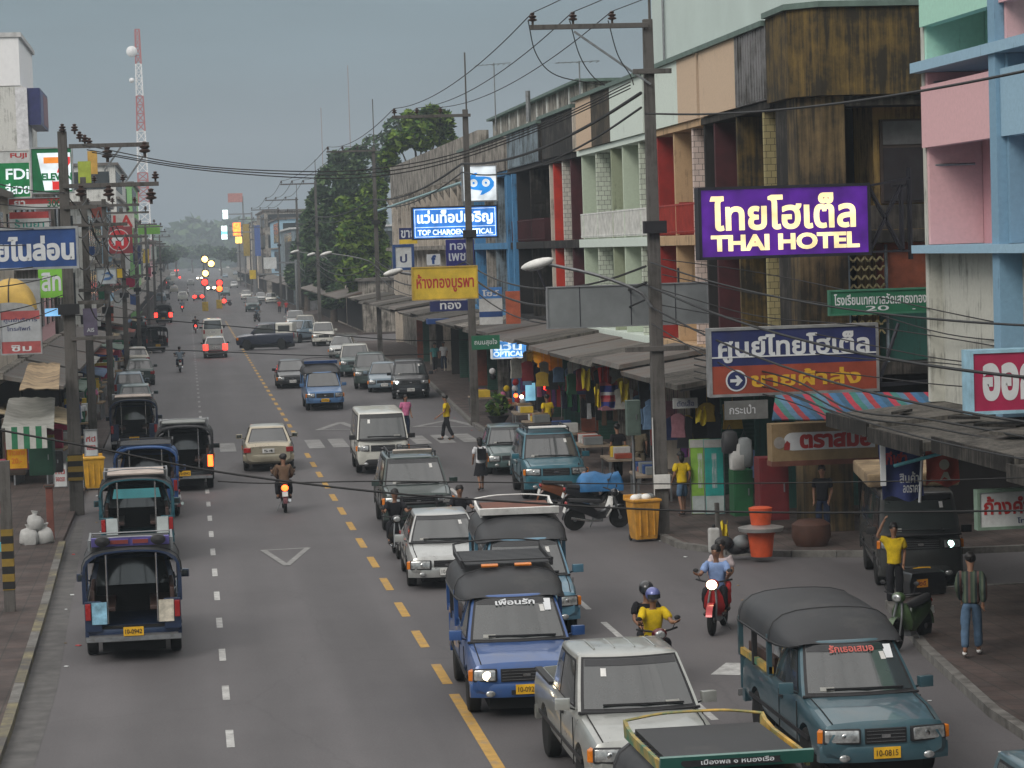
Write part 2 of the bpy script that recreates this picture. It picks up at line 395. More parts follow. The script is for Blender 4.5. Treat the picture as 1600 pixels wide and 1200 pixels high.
def pavers(name, col, c2):
    m, n, b, N, L = nodes_of(name); setp(b, col, .8, 0, .25)
    tc = N('ShaderNodeTexCoord'); br = N('ShaderNodeTexBrick'); br.inputs['Scale'].default_value = 1; br.inputs['Brick Width'].default_value = .4; br.inputs['Row Height'].default_value = .4; br.offset = 0
    br.inputs['Mortar Size'].default_value = .015; br.inputs['Color1'].default_value = (*col, 1); br.inputs['Color2'].default_value = (*c2, 1); br.inputs['Mortar'].default_value = (.05, .045, .04, 1)
    L(tc.outputs['Object'], br.inputs['Vector'])
    nz = N('ShaderNodeTexNoise'); nz.inputs['Scale'].default_value = .9; nz.inputs['Detail'].default_value = 8; nz.inputs['Roughness'].default_value = .7; L(tc.outputs['Object'], nz.inputs['Vector'])
    mr = N('ShaderNodeMapRange'); mr.inputs[1].default_value = .35; mr.inputs[2].default_value = .65; mr.inputs[3].default_value = .55; mr.inputs[4].default_value = 1.2; L(nz.outputs[0], mr.inputs[0])
    vm = N('ShaderNodeVectorMath'); vm.operation = 'SCALE'; L(br.outputs[0], vm.inputs[0]); L(mr.outputs[0], vm.inputs['Scale']); L(vm.outputs[0], b.inputs['Base Color'])
    return m
PAVE = pavers('brown pavers', (.1, .075, .068), (.082, .067, .062)); PAVE2 = pavers('red brown pavers', (.085, .062, .056), (.07, .056, .052))
KERB = mat('kerb concrete', (.15, .145, .135), .85, var=.3, dirt=(.05, .045, .04), dirt_amt=.5)
KERBY = mat('faded yellow kerb', (.2, .175, .1), .85, var=.35, scale=2, dirt=(.08, .075, .07), dirt_amt=.9)
MARKW = mat('worn white marking', (.42, .42, .41), .8, var=.25, scale=5, dirt=(.19, .185, .18), dirt_amt=.5)
MARKY = mat('worn yellow marking', (.42, .25, .06), .8, var=.2, scale=5, dirt=(.19, .17, .15), dirt_amt=.38)
MARKZ = mat('worn zebra marking', (.26, .26, .255), .8, var=.25, scale=2, dirt=(.17, .165, .16), dirt_amt=.7)
MARKF = mat('faint white marking', (.24, .24, .235), .8, var=.25, scale=5, dirt=(.18, .175, .17), dirt_amt=.6)
EARTH = mat('bare earth', (.09, .08, .06), .95, var=.35, scale=.05)

def struct(o, **k): o['kind'] = 'structure'; return o
m = MB(); m.add([(-700, -60, -.03), (700, -60, -.03), (700, 3000, -.03), (-700, 3000, -.03)], [(0, 1, 2, 3)], EARTH); struct(m.build('ground'))
m = MB(); m.add([(-3.6, -20, 0), (14.5, -20, 0), (14.5, 2400, 0), (-3.6, 2400, 0)], [(0, 1, 2, 3)], ASPH)
m.add([(14.5, 46, 0), (70, 46, 0), (70, 62, 0), (14.5, 62, 0)], [(0, 1, 2, 3)], ASPH)
m.add([(14.5, 203, 0), (90, 203, 0), (90, 222, 0), (14.5, 222, 0)], [(0, 1, 2, 3)], ASPH); struct(m.build('road'))
def pavement(name, edge, back, m1, mk, kname, seg=None):
    """slab between the kerb line `edge` and the line `back`; kerb stones along the edge"""
    s = MB(); s.prism(edge + back, 0, .13, m1, 'XY'); struct(s.build(name))
    k = MB()
    for (a, b) in zip(edge[:-1], edge[1:]):
        a, b = Vector((*a, .068)), Vector((*b, .068)); n = max(1, int((b - a).length / 1.0)); t = (b - a).normalized()
        for i in range(min(n, 160)):
            p, q = a + (b - a) * i / n, a + (b - a) * (i + 1) / n
            k.bar(p + t * .006, q - t * .006, .17, mk[i // 2 % len(mk)], .148)
    struct(k.build(kname, bevel=0))
farR = [(40, 55), (15.4, 56.2), (13.5, 57), (12.2, 57.9), (11.4, 59.6), (11.25, 63), (11.45, 105), (12.9, 140), (12.9, 203)]
pavement('right_pavement', farR, [(40, 203)], PAVE, [KERB], 'right_kerb')
nearR = [(11.4, -20), (11.5, 30), (11.8, 37), (12.5, 43), (13.4, 48.5), (15, 50), (40, 50.6)]
pavement('near_right_pavement', nearR, [(40, -20)], PAVE2, [KERB], 'near_right_kerb')
pavement('far_right_pavement', [(14.6, 222.2), (12.9, 226), (12.9, 700)], [(40, 700), (40, 222.2)], PAVE, [KERB], 'far_right_kerb')
pavement('left_pavement', [(-3.4, 700), (-3.4, 66), (-3.2, 54), (-3.03, 40), (-3.03, -20)], [(-20, -20), (-20, 700)], PAVE2, [KERBY, KERBY, KERB], 'left_kerb')
# drain gutter along the left kerb
m = MB(); m.add([(-2.9, -20, .004), (-2.45, -20, .004), (-2.45, 44, .004), (-3.05, 72, .004), (-3.3, 72, .004)], [(0, 1, 2, 3, 4)], mat('gutter grime', (.085, .082, .08), .8, var=.4, scale=2)); struct(m.build('gutter'))

mk = MB()
def flat(x0, x1, y0, y1, mt, z=.004): mk.add([(x0, y0, z), (x1, y0, z), (x1, y1, z), (x0, y1, z)], [(0, 1, 2, 3)], mt)
def strip(a, b, w, mt, z=.004):
    a, b = Vector(a), Vector(b); d = (b - a).normalized(); n = Vector((-d.y, d.x, 0)) * w / 2
    mk.add([(*(a - n).xy, z), (*(b - n).xy, z), (*(b + n).xy, z), (*(a + n).xy, z)], [(0, 1, 2, 3)], mt)
for k in range(-3, 70):
    y = 38.6 + 4.1 * k
    if not 93 < y < 102: flat(.33, .45, y - .7, y + .7, MARKW if y < 120 else MARKF)
for k in range(0, 60):
    y = 47.5 + 4.05 * k - 4.05
    if not 93 < y < 102: flat(4.0, 4.17, y - 1.05, y + 1.05, MARKY)
flat(4.0, 4.17, 10, 41.4, MARKY)
for k in range(-4, 10): flat(7.66, 7.78, 47.3 + 4.1 * k - 1.15, 47.3 + 4.1 * k + 1.15, MARKW)
for k in range(30, 60): flat(.33, .45, 160 + 8 * k, 163 + 8 * k, MARKF)
for x in (-2.2, -1, 1.3, 2.9, 4.6, 5.5, 6.4, 7.4, 8.6, 9.5, 10.4): flat(x - .3, x + .3, 95.2, 99.6, MARKZ, .008)
def tri(pts, wd, mt):
    P = [G(*p) for p in pts]
    for i in range(3): strip(P[i], P[(i + 1) % 3], wd, mt, .004 + .004 * i)
tri([(411, 860), (481, 856), (448, 884)], .15, MARKF)
tri([(497, 672), (532, 660), (562, 671)], .3, MARKF); tri([(648, 667), (702, 656), (748, 667)], .3, MARKF)
p = G(1146, 1046); strip(p + Vector((-.25, -.5, 0)), p + Vector((.25, .6, 0)), .5, MARKW)
struct(mk.build('road_marking'))
# ---- far wood on the horizon
def leaf_clump_mass(name, mats, boxes, parent=None, n=400, size=.5, seed=1):
    r = random.Random(seed); m = MB()
    for (c, rad, k) in boxes:
        c = Vector(c)
        for _ in range(k):
            th = r.uniform(0, 2 * math.pi); ph = math.acos(r.uniform(-1, 1)); rr = r.uniform(.55, 1) ** .5
            p = c + Vector((rad[0] * rr * math.sin(ph) * math.cos(th), rad[1] * rr * math.sin(ph) * math.sin(th), rad[2] * rr * math.cos(ph)))
            a = Vector((r.gauss(0, 1), r.gauss(0, 1), r.gauss(0, .6))).normalized(); b = a.cross(Vector((r.gauss(0, 1), r.gauss(0, 1), r.gauss(0, 1)))).normalized()
            s = size * r.uniform(.5, 1.3); t = a * s; u = b * s * .45
            m.add([p - t, p - t * .2 + u, p + t, p - t * .2 - u], [(0, 1, 2, 3)], r.choice(mats))
    return m.build(name, parent)
def leafm(name, col): return mat(name, col, .7, 0, .2, 0, .35, .8)
LEAF = [leafm('leaf green', (.06, .125, .022)), leafm('leaf yellow green', (.13, .2, .03)), leafm('leaf dark', (.018, .04, .015))]
LEAFD = [leafm('leaf deep', (.055, .105, .045)), leafm('leaf deep mid', (.095, .15, .06)), leafm('leaf deep dark', (.026, .052, .026))]
bx = []
r_ = random.Random(3)
for i in range(80):
    x = -80 + i * 3.6; bx.append(((x * .8, 1500 + r_.uniform(-30, 90), r_.uniform(3, 10) + (6 if -5 < x < 70 else 0)), (13, 12, r_.uniform(9, 15)), 190))
o = leaf_clump_mass('distant_wood', LEAFD, bx, size=6.5, seed=5); o['kind'] = 'stuff'; o['label'] = 'dark hazy wood closing the far end of the street'; o['category'] = 'wood'

# ================================================================ buildings on the right
F = 14.8                                                # street face of the right-hand row
WIN = mat('window glass', (.02, .025, .028), .12, 0, .6)
ROOFT = mat('rusty roof sheet', (.14, .132, .122), .7, .2, var=.3, scale=.8, dirt=(.13, .07, .045), dirt_amt=.5, stretch=(1, 4, 1))
GREENTRIM = mat('green grey roof trim', (.11, .16, .14), .7)
def col(n, c, a=.35): return stained('wall ' + n, c, amt=a)
C_ = dict(brown=col('brown', (.11, .085, .06), .8), grey=stained('wall grey sheet', (.2, .2, .205), amt=.45), beige=col('beige', (.57, .43, .31), -.2), mint=col('mint', (.63, .71, .65), -.2),
          cream=col('cream', (.56, .5, .43), .2), dark=stained('wall black mould', (.09, .08, .07), (.014, .013, .012), .95), shop=stained('wall shop', (.1, .085, .07), (.02, .02, .018), .6), black=mat('plain black', (.02, .018, .018), .9), blue=col('blue', (.075, .23, .43), .2),  # black key: near-black tone for recess walls, window sheets and shop openings
          red=mat('red panel', (.5, .035, .018), .6, var=.15), deepred=mat('deep red panel', (.28, .022, .018), .7, var=.2), maroon=mat('maroon', (.06, .014, .018), .8), tan=col('tan', (.5, .34, .2), .15), ochre=stained('wall ochre', (.3, .2, .07), (.04, .03, .02), .45), mould=stained('wall mould brown', (.15, .105, .05), (.022, .02, .016), .68, sc=.8), olive=stained('wall olive', (.15, .1, .032), (.022, .02, .016), amt=.72),
          pgreen=col('pale green', (.5, .58, .46), -.1), ogreen=col('olive green', (.33, .37, .26), -.1), orange=mat('orange door', (.4, .12, .02), .6), bluegrey=col('blue grey', (.24, .3, .34), .5), rust=mat('rust sheet', (.22, .06, .03), .7, var=.3),
          dirty=stained('wall dirty', (.36, .33, .29), (.045, .04, .034), .6), white=col('white', (.6, .6, .57), .2), pink=col('pink', (.68, .42, .44), -.3), pinkd=col('pink recess', (.66, .36, .39), -.3), aqua=col('aqua', (.4, .68, .56), -.3), sky=col('sky blue', (.3, .46, .58), -.2), skyd=col('mid blue', (.2, .34, .46), -.2), offw=col('off white', (.5, .5, .45), .12),
          teal=col('teal', (.03, .1, .085), .25), lat=lattice('lattice white', (.62, .6, .54)), latg=lattice('lattice green', (.58, .64, .54)), latp=lattice('lattice pink', (.66, .54, .49)), laty=lattice('lattice yellow', (.35, .3, .15)), lath=lattice('lattice holes', (.4, .34, .22), (.02, .02, .02)),
          concg=stained('canopy concrete', (.13, .12, .105), (.03, .028, .025), .6), shutter=bands('green shutter', [(.02, .07, .05), (.03, .09, .065)], 9, 'Z'), shgrey=bands('grey shutter', [(.12, .12, .115), (.16, .16, .155)], 9, 'Z'))
def YX(px, py=250, X=F): return AX(px, py, X).y
def part(mb, name, par, **k): return mb.build(name, par, **k)
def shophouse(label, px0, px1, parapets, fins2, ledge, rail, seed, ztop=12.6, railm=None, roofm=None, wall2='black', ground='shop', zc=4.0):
    """px0 > px1: photo columns of the near and far end at the third storey; fins: (px, colour key, depth)"""
    Y0, Y1 = YX(px0), YX(px1)
    t = thing('shophouse', label, 'building', (F, Y0, 0), 0, 'row of three storey shophouses')
    D = Y1 - Y0
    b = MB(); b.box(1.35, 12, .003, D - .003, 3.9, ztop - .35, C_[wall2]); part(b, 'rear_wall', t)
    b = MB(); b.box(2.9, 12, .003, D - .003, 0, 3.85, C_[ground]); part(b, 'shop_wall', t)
    for z0, z1 in ((7.15, 7.45), (10.55, 10.75), (3.95, 4.25)):
        b = MB(); b.box(-.12, 1.34, .004, D - .004, z0, z1, C_[ledge]); part(b, 'floor_ledge', t, bevel=.01)
    for (a, c, key) in parapets:
        y0, y1 = YX(a, 130) - Y0, YX(c, 130) - Y0
        y0, y1 = max(.005, y0), min(D - .005, y1)
        b = MB(); b.box(-.2, .05, y0, y1, 10.76, ztop, C_[key])
        if key in ('grey', 'bluegrey'):
            k = y0 + .1
            while k < y1: b.box(-.225, -.2, k, k + .12, 10.8, ztop - .02, C_[key]); k += .3
        part(b, 'parapet', t)
    b = MB(); b.box(-.3, 12, .006, D - .006, ztop + .002, ztop + .14, roofm or GREENTRIM); part(b, 'roof_edge', t)
    for (px, key, dep) in fins2:
        y = YX(px) - Y0
        for z0, z1 in ((7.46, 10.54), (4.26, 7.14)):
            b = MB(); b.box(-.05, dep, max(.01, y - .09), min(D - .01, y + .09), z0, z1, C_[key]); part(b, 'partition_wall', t)
    if rail:
        b = MB()
        b.box(-.06, -.02, .1, D - .1, 8.35, 8.4, railm or C_[rail]); b.box(-.06, -.02, .1, D - .1, 7.55, 7.58, railm or C_[rail])
        k = .15
        while k < D - .1: b.box(-.055, -.03, k, k + .03, 7.5, 8.37, railm or C_[rail]); k += .13
        part(b, 'railing', t)
        # panels across the bays facing along the street
        for (px, key, dep) in fins2:
            if dep > .7:
                y = YX(px) - Y0 - .35
                b = MB(); b.box(.0, dep, y, y + .05, 7.46, 8.45, C_[rail]); part(b, 'balcony_panel', t)
    return t, Y0, D
sh = {}
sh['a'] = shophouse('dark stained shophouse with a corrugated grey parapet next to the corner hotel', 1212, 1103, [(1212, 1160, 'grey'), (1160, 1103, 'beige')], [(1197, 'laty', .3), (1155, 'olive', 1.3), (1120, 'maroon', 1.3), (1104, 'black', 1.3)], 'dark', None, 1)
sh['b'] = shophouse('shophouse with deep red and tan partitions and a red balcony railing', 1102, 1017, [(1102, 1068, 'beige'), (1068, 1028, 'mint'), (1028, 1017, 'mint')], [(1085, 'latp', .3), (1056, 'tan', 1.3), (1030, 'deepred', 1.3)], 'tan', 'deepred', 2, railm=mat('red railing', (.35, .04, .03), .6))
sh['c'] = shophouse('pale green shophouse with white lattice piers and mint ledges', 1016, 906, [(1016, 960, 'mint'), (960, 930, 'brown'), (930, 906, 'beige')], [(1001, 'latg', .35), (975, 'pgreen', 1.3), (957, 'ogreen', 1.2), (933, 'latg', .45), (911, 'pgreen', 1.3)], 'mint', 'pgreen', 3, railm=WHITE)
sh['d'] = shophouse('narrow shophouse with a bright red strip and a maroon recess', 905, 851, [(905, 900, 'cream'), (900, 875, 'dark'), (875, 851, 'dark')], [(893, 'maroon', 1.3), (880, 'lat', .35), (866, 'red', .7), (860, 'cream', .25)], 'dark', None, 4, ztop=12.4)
sh['e'] = shophouse('plain black shophouse with a bright blue pillar', 850, 796, [(850, 845, 'dark'), (845, 796, 'bluegrey')], [(829, 'dark', 1.3), (808, 'black', 1.3)], 'black', 'maroon', 5, ztop=12.3)
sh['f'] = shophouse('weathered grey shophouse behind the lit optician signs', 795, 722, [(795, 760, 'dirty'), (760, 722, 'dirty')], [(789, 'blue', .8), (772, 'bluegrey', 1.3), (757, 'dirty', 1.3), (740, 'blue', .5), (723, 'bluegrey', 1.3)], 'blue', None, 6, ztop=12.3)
# blue pillars of the plain black shophouse
t, Y0, D = sh['e']
for px in (806, 797):
    y = YX(px) - Y0; b = MB(); b.box(-.22, .25, y - .2, y + .2, .13, 10.5, C_['blue']); part(b, 'pillar', t)
# a taller set-back roof with grey sheet above the last two shophouses
b = MB(); y0, y1 = YX(850), YX(722); b.box(0, 9, 0, y1 - y0, 0, 1.5, C_['dirty'])
for k in range(9): b.box(-.05, .0, k * 3.4, k * 3.4 + .35, 0, 1.5, C_['white'])
o = b.build('roof_house', loc=(16.5, y0, 12.46)); tag(o, 'low grey ribbed roof storey set back on top of the dark shophouses', 'roof storey')
q = MB(); q.box(-.3, 9.3, -.3, y1 - y0 + .3, 1.5, 1.62, GREENTRIM); q.build('roof', o)

# ---- the corner hotel: mouldy olive brown, faces the side street
t = thing('corner_building', 'mouldy dark brown hotel on the corner of the side street', 'building', (F, 60, 0))
Yc = YX(1213) - 60
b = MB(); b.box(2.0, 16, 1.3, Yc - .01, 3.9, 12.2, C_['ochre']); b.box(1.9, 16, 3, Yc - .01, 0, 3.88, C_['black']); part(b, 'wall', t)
b = MB(); b.prism([(0, .9), (.5, .35), (1.05, .35), (1.05, 1.9), (0, 1.9)], .14, 10.65, C_['mould'], 'XY'); part(b, 'corner_pier', t)
b = MB(); b.box(0, .35, 1.9, Yc - .01, 4.26, 10.65, C_['dark']); part(b, 'street_wall', t)
b = MB(); b.prism([(-.2, .8), (.42, .12), (16, .12), (16, .35), (.52, .35), (0.02, .9), (.02, Yc - .01), (-.2, Yc - .01)], 10.66, 12.75, C_['olive'], 'XY'); part(b, 'parapet', t)
b = MB(); b.prism([(-.3, .75), (.38, .02), (16, .02), (16, Yc), (-.3, Yc)], 12.76, 12.9, GREENTRIM, 'XY'); part(b, 'roof_edge', t)
for z0, z1 in ((3.9, 4.2), (7.1, 7.4), (10.4, 10.64)):
    b = MB(); b.box(1.06, 16, .3, 1.29, z0, z1, C_['dark']); part(b, 'floor_ledge', t)
wn = MB(); wn.box(2.15, 4.6, 1.22, 1.296, 8.05, 10.1, mat('dark frame', (.05, .035, .03), .6)); w_ = wn.build('window', t)
g = MB()
for x0, x1, z0, z1 in ((2.22, 3.3, 8.1, 9.4), (3.38, 4.55, 8.1, 9.4)): g.box(x0, x1, 1.19, 1.218, z0, z1, WIN)
for x0, x1 in ((2.22, 3.3), (3.38, 4.55)): g.box(x0, x1, 1.19, 1.218, 9.48, 10.05, mat('frosted glass', (.12, .12, .125), .4))
g.build('pane', w_)
b = MB(); b.box(1.07, 16, .36, .42, 7.41, 8.0, C_['dark']); part(b, 'balcony_wall', t)
b = MB(); b.box(2.0, 3.6, .6, 1.28, 5.7, 7.08, C_['rust']); part(b, 'sheet_panel', t)
b = MB(); b.box(2.05, 16, .6, 1.285, 4.22, 5.69, C_['teal']); part(b, 'door_panel', t)
# diamond lattice screen below the big sign
b = MB()
for i in range(9):
    for j in range(5):
        cx, cz = 1.12 + .19 * j + (.095 if i % 2 else 0), 5.0 + .22 * i
        b.bar((cx - .09, .5, cz - .11), (cx, .5, cz), .04, C_['laty']); b.bar((cx, .5, cz), (cx + .09, .5, cz - .11), .04, C_['laty'])
b.box(1.06, 1.12, .45, .55, 4.2, 7.05, C_['bluegrey']); b.box(2.0, 2.06, .45, .55, 4.2, 7.05, C_['bluegrey']); part(b, 'lattice_screen', t)

# ---- pink, mint and blue building in front of the side street
t = thing('painted_building', 'pastel building with pink, mint and blue bays before the side street', 'building', (F, 0, 0))
y2, y1 = YX(1444, 250), YX(1562, 250)
def sec(name, x0, x1, a, b_, z0, z1, key):
    q = MB(); q.box(x0, x1, a, b_, z0, z1, C_[key]); return part(q, name, t)
zA = AX(1500, 100, F).z; zB = AX(1500, 395, F).z                  # blue ledge under the top storey, ledge under the middle storey
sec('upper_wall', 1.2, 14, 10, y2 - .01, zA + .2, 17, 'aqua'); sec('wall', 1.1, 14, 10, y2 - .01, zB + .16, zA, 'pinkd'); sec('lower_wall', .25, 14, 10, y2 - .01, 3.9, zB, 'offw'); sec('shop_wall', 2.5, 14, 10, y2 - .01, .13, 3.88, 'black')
sec('end_wall', -.02, 1.25, y2 - .2, y2, 3.9, 17.2, 'offw')
sec('blue_ledge', -.25, 1.2, 12, y2 + .02, zA, zA + .2, 'sky'); sec('blue_ledge', -.3, 1.1, 12, y2 + .02, zB, zB + .16, 'sky')
for i, (ya, yb) in enumerate(((y1, y2 - .21), (y1 - 4.7, y1 - .42))):
    sec('beam', -.1, .12, ya, yb, zA - 1.5, zA - .28, 'pink' if i == 0 else 'sky')
    sec('upper_panel', -.1, .14, ya, yb, zA + .9, 17, 'aqua' if i == 0 else 'pink')
    sec('partition_wall', .0, 1.09, yb - .14, yb, zB + .17, zA - .01, 'pink' if i == 0 else 'skyd')
    sec('partition_wall', .0, 1.19, yb - .14, yb, zA + .21, 17, 'aqua' if i == 0 else 'pink')
    wdw = sec('window', 1.02, 1.09, ya + .3, ya + 1.9, zB + 2.0, zA - .4, 'black')
sec('pillar', -.18, .35, y1 - .41, y1 - .01, 3.9, 17, 'skyd')
sec('pillar', .1, .3, y1 - .3, y1 - .05, 4, zB - .01, 'maroon')
for k, z in enumerate((zB + 1.75, zB + 3.4)):
    q = MB(); q.tube([(.0, y2 - .3, z), (.9, y2 - .5, z)], .025, STEEL); part(q, 'pipe', t)
# its concrete awning with weeds of cable on top
o = thing('concrete_awning', 'sagging weathered concrete awning over the near right pavement', 'awning')
r_ = random.Random(21); y = 20.0
while y < 50.2:
    L = min(r_.uniform(2.2, 4.5), 50.3 - y); j = r_.uniform(-.12, .12); z = r_.uniform(-.07, .06)
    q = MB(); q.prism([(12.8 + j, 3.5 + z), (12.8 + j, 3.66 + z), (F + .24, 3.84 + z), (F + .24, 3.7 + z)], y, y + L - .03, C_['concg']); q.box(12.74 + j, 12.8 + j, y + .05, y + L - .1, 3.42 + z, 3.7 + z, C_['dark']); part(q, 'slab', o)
    y += L
for k in range(14):
    q = MB(); y = 20.8 + 2.1 * k; x = r_.uniform(13, 14.3); q.cbox((x, y, 3.86), (r_.uniform(.2, .8), r_.uniform(.2, .9), .05), r_.choice([C_['concg'], C_['dark'], C_['dirty']]), rz=r_.uniform(0, 90), rx=r_.uniform(-3, 3)); part(q, 'debris', o)
for y in (27.5,):
    q = MB(); q.box(13.0, 13.25, y - .12, y + .12, .13, 3.5, C_['dirty']); part(q, 'post', o)

# ---- long concrete awning along the shophouses
o = thing('long_awning', 'long weathered sheet awning in front of the shophouses', 'awning')
r_ = random.Random(4); y = 62.6
while y < 190:
    L = r_.uniform(4, 5.2); z = 3.75 + r_.uniform(-.12, .12)
    q = MB(); q.prism([(12.0 + r_.uniform(-.1, .15), z - .08), (12.0, z + .05), (F - .25, z + .42), (F - .25, z + .3)], y, y + L - .02, r_.choice([C_['concg'], C_['concg'], ROOFT, C_['dirty']])); part(q, 'sheet', o)
    q = MB(); q.tube([(12.1, y + .1, z - .1), (F - .2, y + .1, z + .25)], .03, STEEL, 6); part(q, 'strut', o)
    y += L
# ---- shop divisions under it
for i in range(24):
    y = 66.2 + 4.35 * i
    if y > 185: break
    key = ('teal', 'shutter', 'black', 'cream', 'black', 'dirty', 'shutter', 'rust')[i % 8]
    q = MB(); q.box(F - .05, F + 2.85, y - .08, y + .08, .13, 3.85, C_[key]); tag(q.build('shop_partition'), f'{ {"teal": "dark teal", "shutter": "green ribbed", "black": "plain black", "cream": "cream", "dirty": "grimy pale", "rust": "rusty red"}[key] } wall between two shops, number {i + 1} counting from the hotel corner', 'wall', 'walls between the shops')

# ---- cream colonnaded building
t = thing('old_building', 'old cream building with stained corbels and narrow pillars beyond the lit signs', 'building', (0, 0, 0))
Fx = 16.0; ya, yb = 138, 198
q = MB(); q.box(Fx + .5, Fx + 14, ya, yb, 0, 13, C_['dirty']); part(q, 'wall', t)
q = MB(); q.box(Fx - .1, Fx + .5, ya, yb, 11.3, 13.6, C_['dirty']); part(q, 'parapet', t)
for k in range(16):
    y = ya + .4 + k * (yb - ya - .8) / 15
    q = MB(); q.box(Fx, Fx + .6, y - .22, y + .22, 3.5, 11.28, C_['cream']); part(q, 'pillar', t)
    q = MB(); q.prism([(Fx - .5, 11.2), (Fx + .1, 10.2), (Fx + .1, 11.29)], y + .5, y + .85, C_['dirty']); part(q, 'corbel', t)
q = MB(); q.box(Fx - .05, Fx + 14, yb + .01, yb + .3, 0, 12.9, C_['cream']); part(q, 'end_wall', t)
q = MB(); q.box(Fx - .6, Fx + .1, ya, yb, 7.2, 7.45, C_['dirty']); part(q, 'floor_ledge', t)
q = MB(); q.tube([(Fx - .7, ya, 10.9), (Fx - .7, yb + 8, 10.4)], .09, mat('pale blue pipe', (.25, .4, .42), .5)); part(q, 'pipe', t)
q = MB(); q.box(Fx + .42, Fx + .49, ya + 1, yb - 1, 3.6, 11, C_['black']); part(q, 'window', t)

# ---- large pale building behind the hotel
t = thing('pale_block', 'large pale grey green block rising behind the hotel roof', 'building', (26, 0, 0))
pm = mat('pale render', (.5, .58, .55), .8, var=.06, scale=.3)
q = MB(); q.box(0, 30, 60, 140, 0, 30, pm); part(q, 'wall', t)
q = MB(); q.tube([(-.12, 136, 12), (-.12, 136, 30)], .07, STEEL); part(q, 'downpipe', t)
q = MB(); q.box(-.3, 30, 59.8, 140.2, 30, 30.5, GREENTRIM); part(q, 'roof', t)

# ---- low shops beyond the side road and hazy blocks further up the street
def block(label, x0, x1, y0, y1, h, key, roof=None, floors=3, seed=0, cat='building', face=-1):
    """distant building: walls, roof edge, storey ledges, window strips on the street face and on the face towards the camera"""
    t = thing('street_building', label, cat, ((x0 + x1) / 2, y0, 0), 0, None); hx = (x1 - x0) / 2; D = y1 - y0
    q = MB(); q.box(-hx, hx, 0, D, 0, h, C_[key]); part(q, 'wall', t)
    q = MB(); q.box(-hx - .3, hx + .3, -.3, D + .3, h, h + .25, roof or ROOFT); part(q, 'roof', t)
    fh = (h - 3.6) / max(1, floors - 1) if floors > 1 else h
    for k in range(1, floors):
        z = 3.6 + fh * (k - 1); q = MB(); q.box(face * hx - .3, face * hx + .3, .1, D - .1, z - .1, z + .12, C_['dirty']); part(q, 'floor_ledge', t)
        n = max(1, int(D / 3.4))
        for i in range(min(n, 7)):
            yy = D * (i + .5) / n; q = MB(); s = face * hx
            q.box(min(s, s + face * .06), max(s, s + face * .06), yy - .8, yy + .8, z + .8, z + fh - .5, WIN); part(q, 'window', t)
        q = MB(); q.box(-hx + .6, hx - .6, -.05, 0, z + .9, z + fh - .6, WIN); part(q, 'window', t)
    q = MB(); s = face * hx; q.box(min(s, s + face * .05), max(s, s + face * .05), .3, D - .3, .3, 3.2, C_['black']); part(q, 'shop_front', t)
    q = MB(); q.prism([(s, 3.55), (s + face * 2.2, 3.1), (s + face * 2.2, 3.2), (s, 3.7)], .2, D - .2, ROOFT); part(q, 'awning', t)
    return t
for args in [
    ('low shop with a grey awning just past the far side road', 15.2, 26, 224, 246, 4.6, 'dirty', None, 1), ('low cream shop house under the big tree', 15.2, 24, 247, 270, 4.4, 'cream', None, 1),
    ('dark low shop between the trees', 15.2, 24, 271, 300, 4.8, 'dark', None, 1), ('grey two storey house half hidden by the trees', 14.8, 26, 318, 350, 7.5, 'grey', None, 2),
    ('white roofed market hall beyond the trees', 14.5, 40, 352, 395, 10.5, 'bluegrey', mat('white roof', (.55, .56, .56), .6), 2), ('blue grey block beyond the market hall', 14.5, 30, 398, 440, 12.5, 'sky', None, 3),
    ('tall grimy block beside the orange lit signs', 14.5, 30, 470, 520, 15, 'dirty', None, 4), ('hazy cream block near the road end on the right', 14.5, 34, 540, 620, 14, 'cream', None, 4), ('hazy grey block at the road end on the right', 15, 34, 640, 760, 12, 'grey', None, 3)]:
    block(*args)

# ================================================================ buildings on the left
for i, args in enumerate([
    ('narrow cream shophouse at the left edge', -16, -6.3, 84, 96, 9.5, 'cream', None, 3), ('grimy grey shophouse with rust streaks on the left', -16, -6.3, 97, 112, 10.5, 'dirty', None, 3),
    ('pale pink shophouse on the left', -16, -6.4, 113, 126, 9.8, 'pink', None, 3), ('weathered concrete shophouse behind the red elephant sign', -17, -6.3, 127, 143, 11, 'concg', None, 3),
    ('white shophouse with stained ledges on the left', -17, -6.2, 160, 178, 10.6, 'white', None, 3), ('brown shophouse in the middle of the left row', -17, -6.4, 179, 200, 10, 'brown', None, 3),
    ('pale blue shophouse in the left row', -17, -6.3, 201, 224, 11.5, 'sky', None, 3), ('grey shophouse far down the left row', -17, -6.3, 225, 256, 10.8, 'grey', None, 3),
    ('tall pale grey block under the radio mast', -22, -6.6, 257, 300, 16.5, 'white', None, 5), ('bright lime green block far down the left side', -20, -6.0, 305, 345, 16, 'lime', None, 4),
    ('hazy cream shophouses beyond the lime green block', -20, -6.2, 350, 420, 11, 'cream', None, 3), ('hazy pink shophouses at the far left end', -20, -6.2, 425, 520, 10, 'pink', None, 3), ('hazy grey shophouses at the end of the left row', -22, -6.2, 530, 760, 10.5, 'dirty', None, 3)]):
    if args[6] == 'lime': C_['lime'] = col('lime', (.25, .5, .2), .15)
    block(*args, face=1)
t = thing('white_tower', 'tall white building with a navy sign box at the left edge', 'building', (-8.8, 146, 0))
q = MB(); q.box(-14, 0, 0, 13, 17.1, 19.8, mat('bright white render', (.82, .82, .83), .7, var=.05)); part(q, 'upper_wall', t)
q = MB(); q.box(-14, .1, .05, 13, 0, 17.08, C_['white']); part(q, 'wall', t)
q = MB(); q.box(-.3, .35, -.05, 3, 0, 17.0, mat('white pier', (.62, .62, .64), .7)); part(q, 'pier', t)
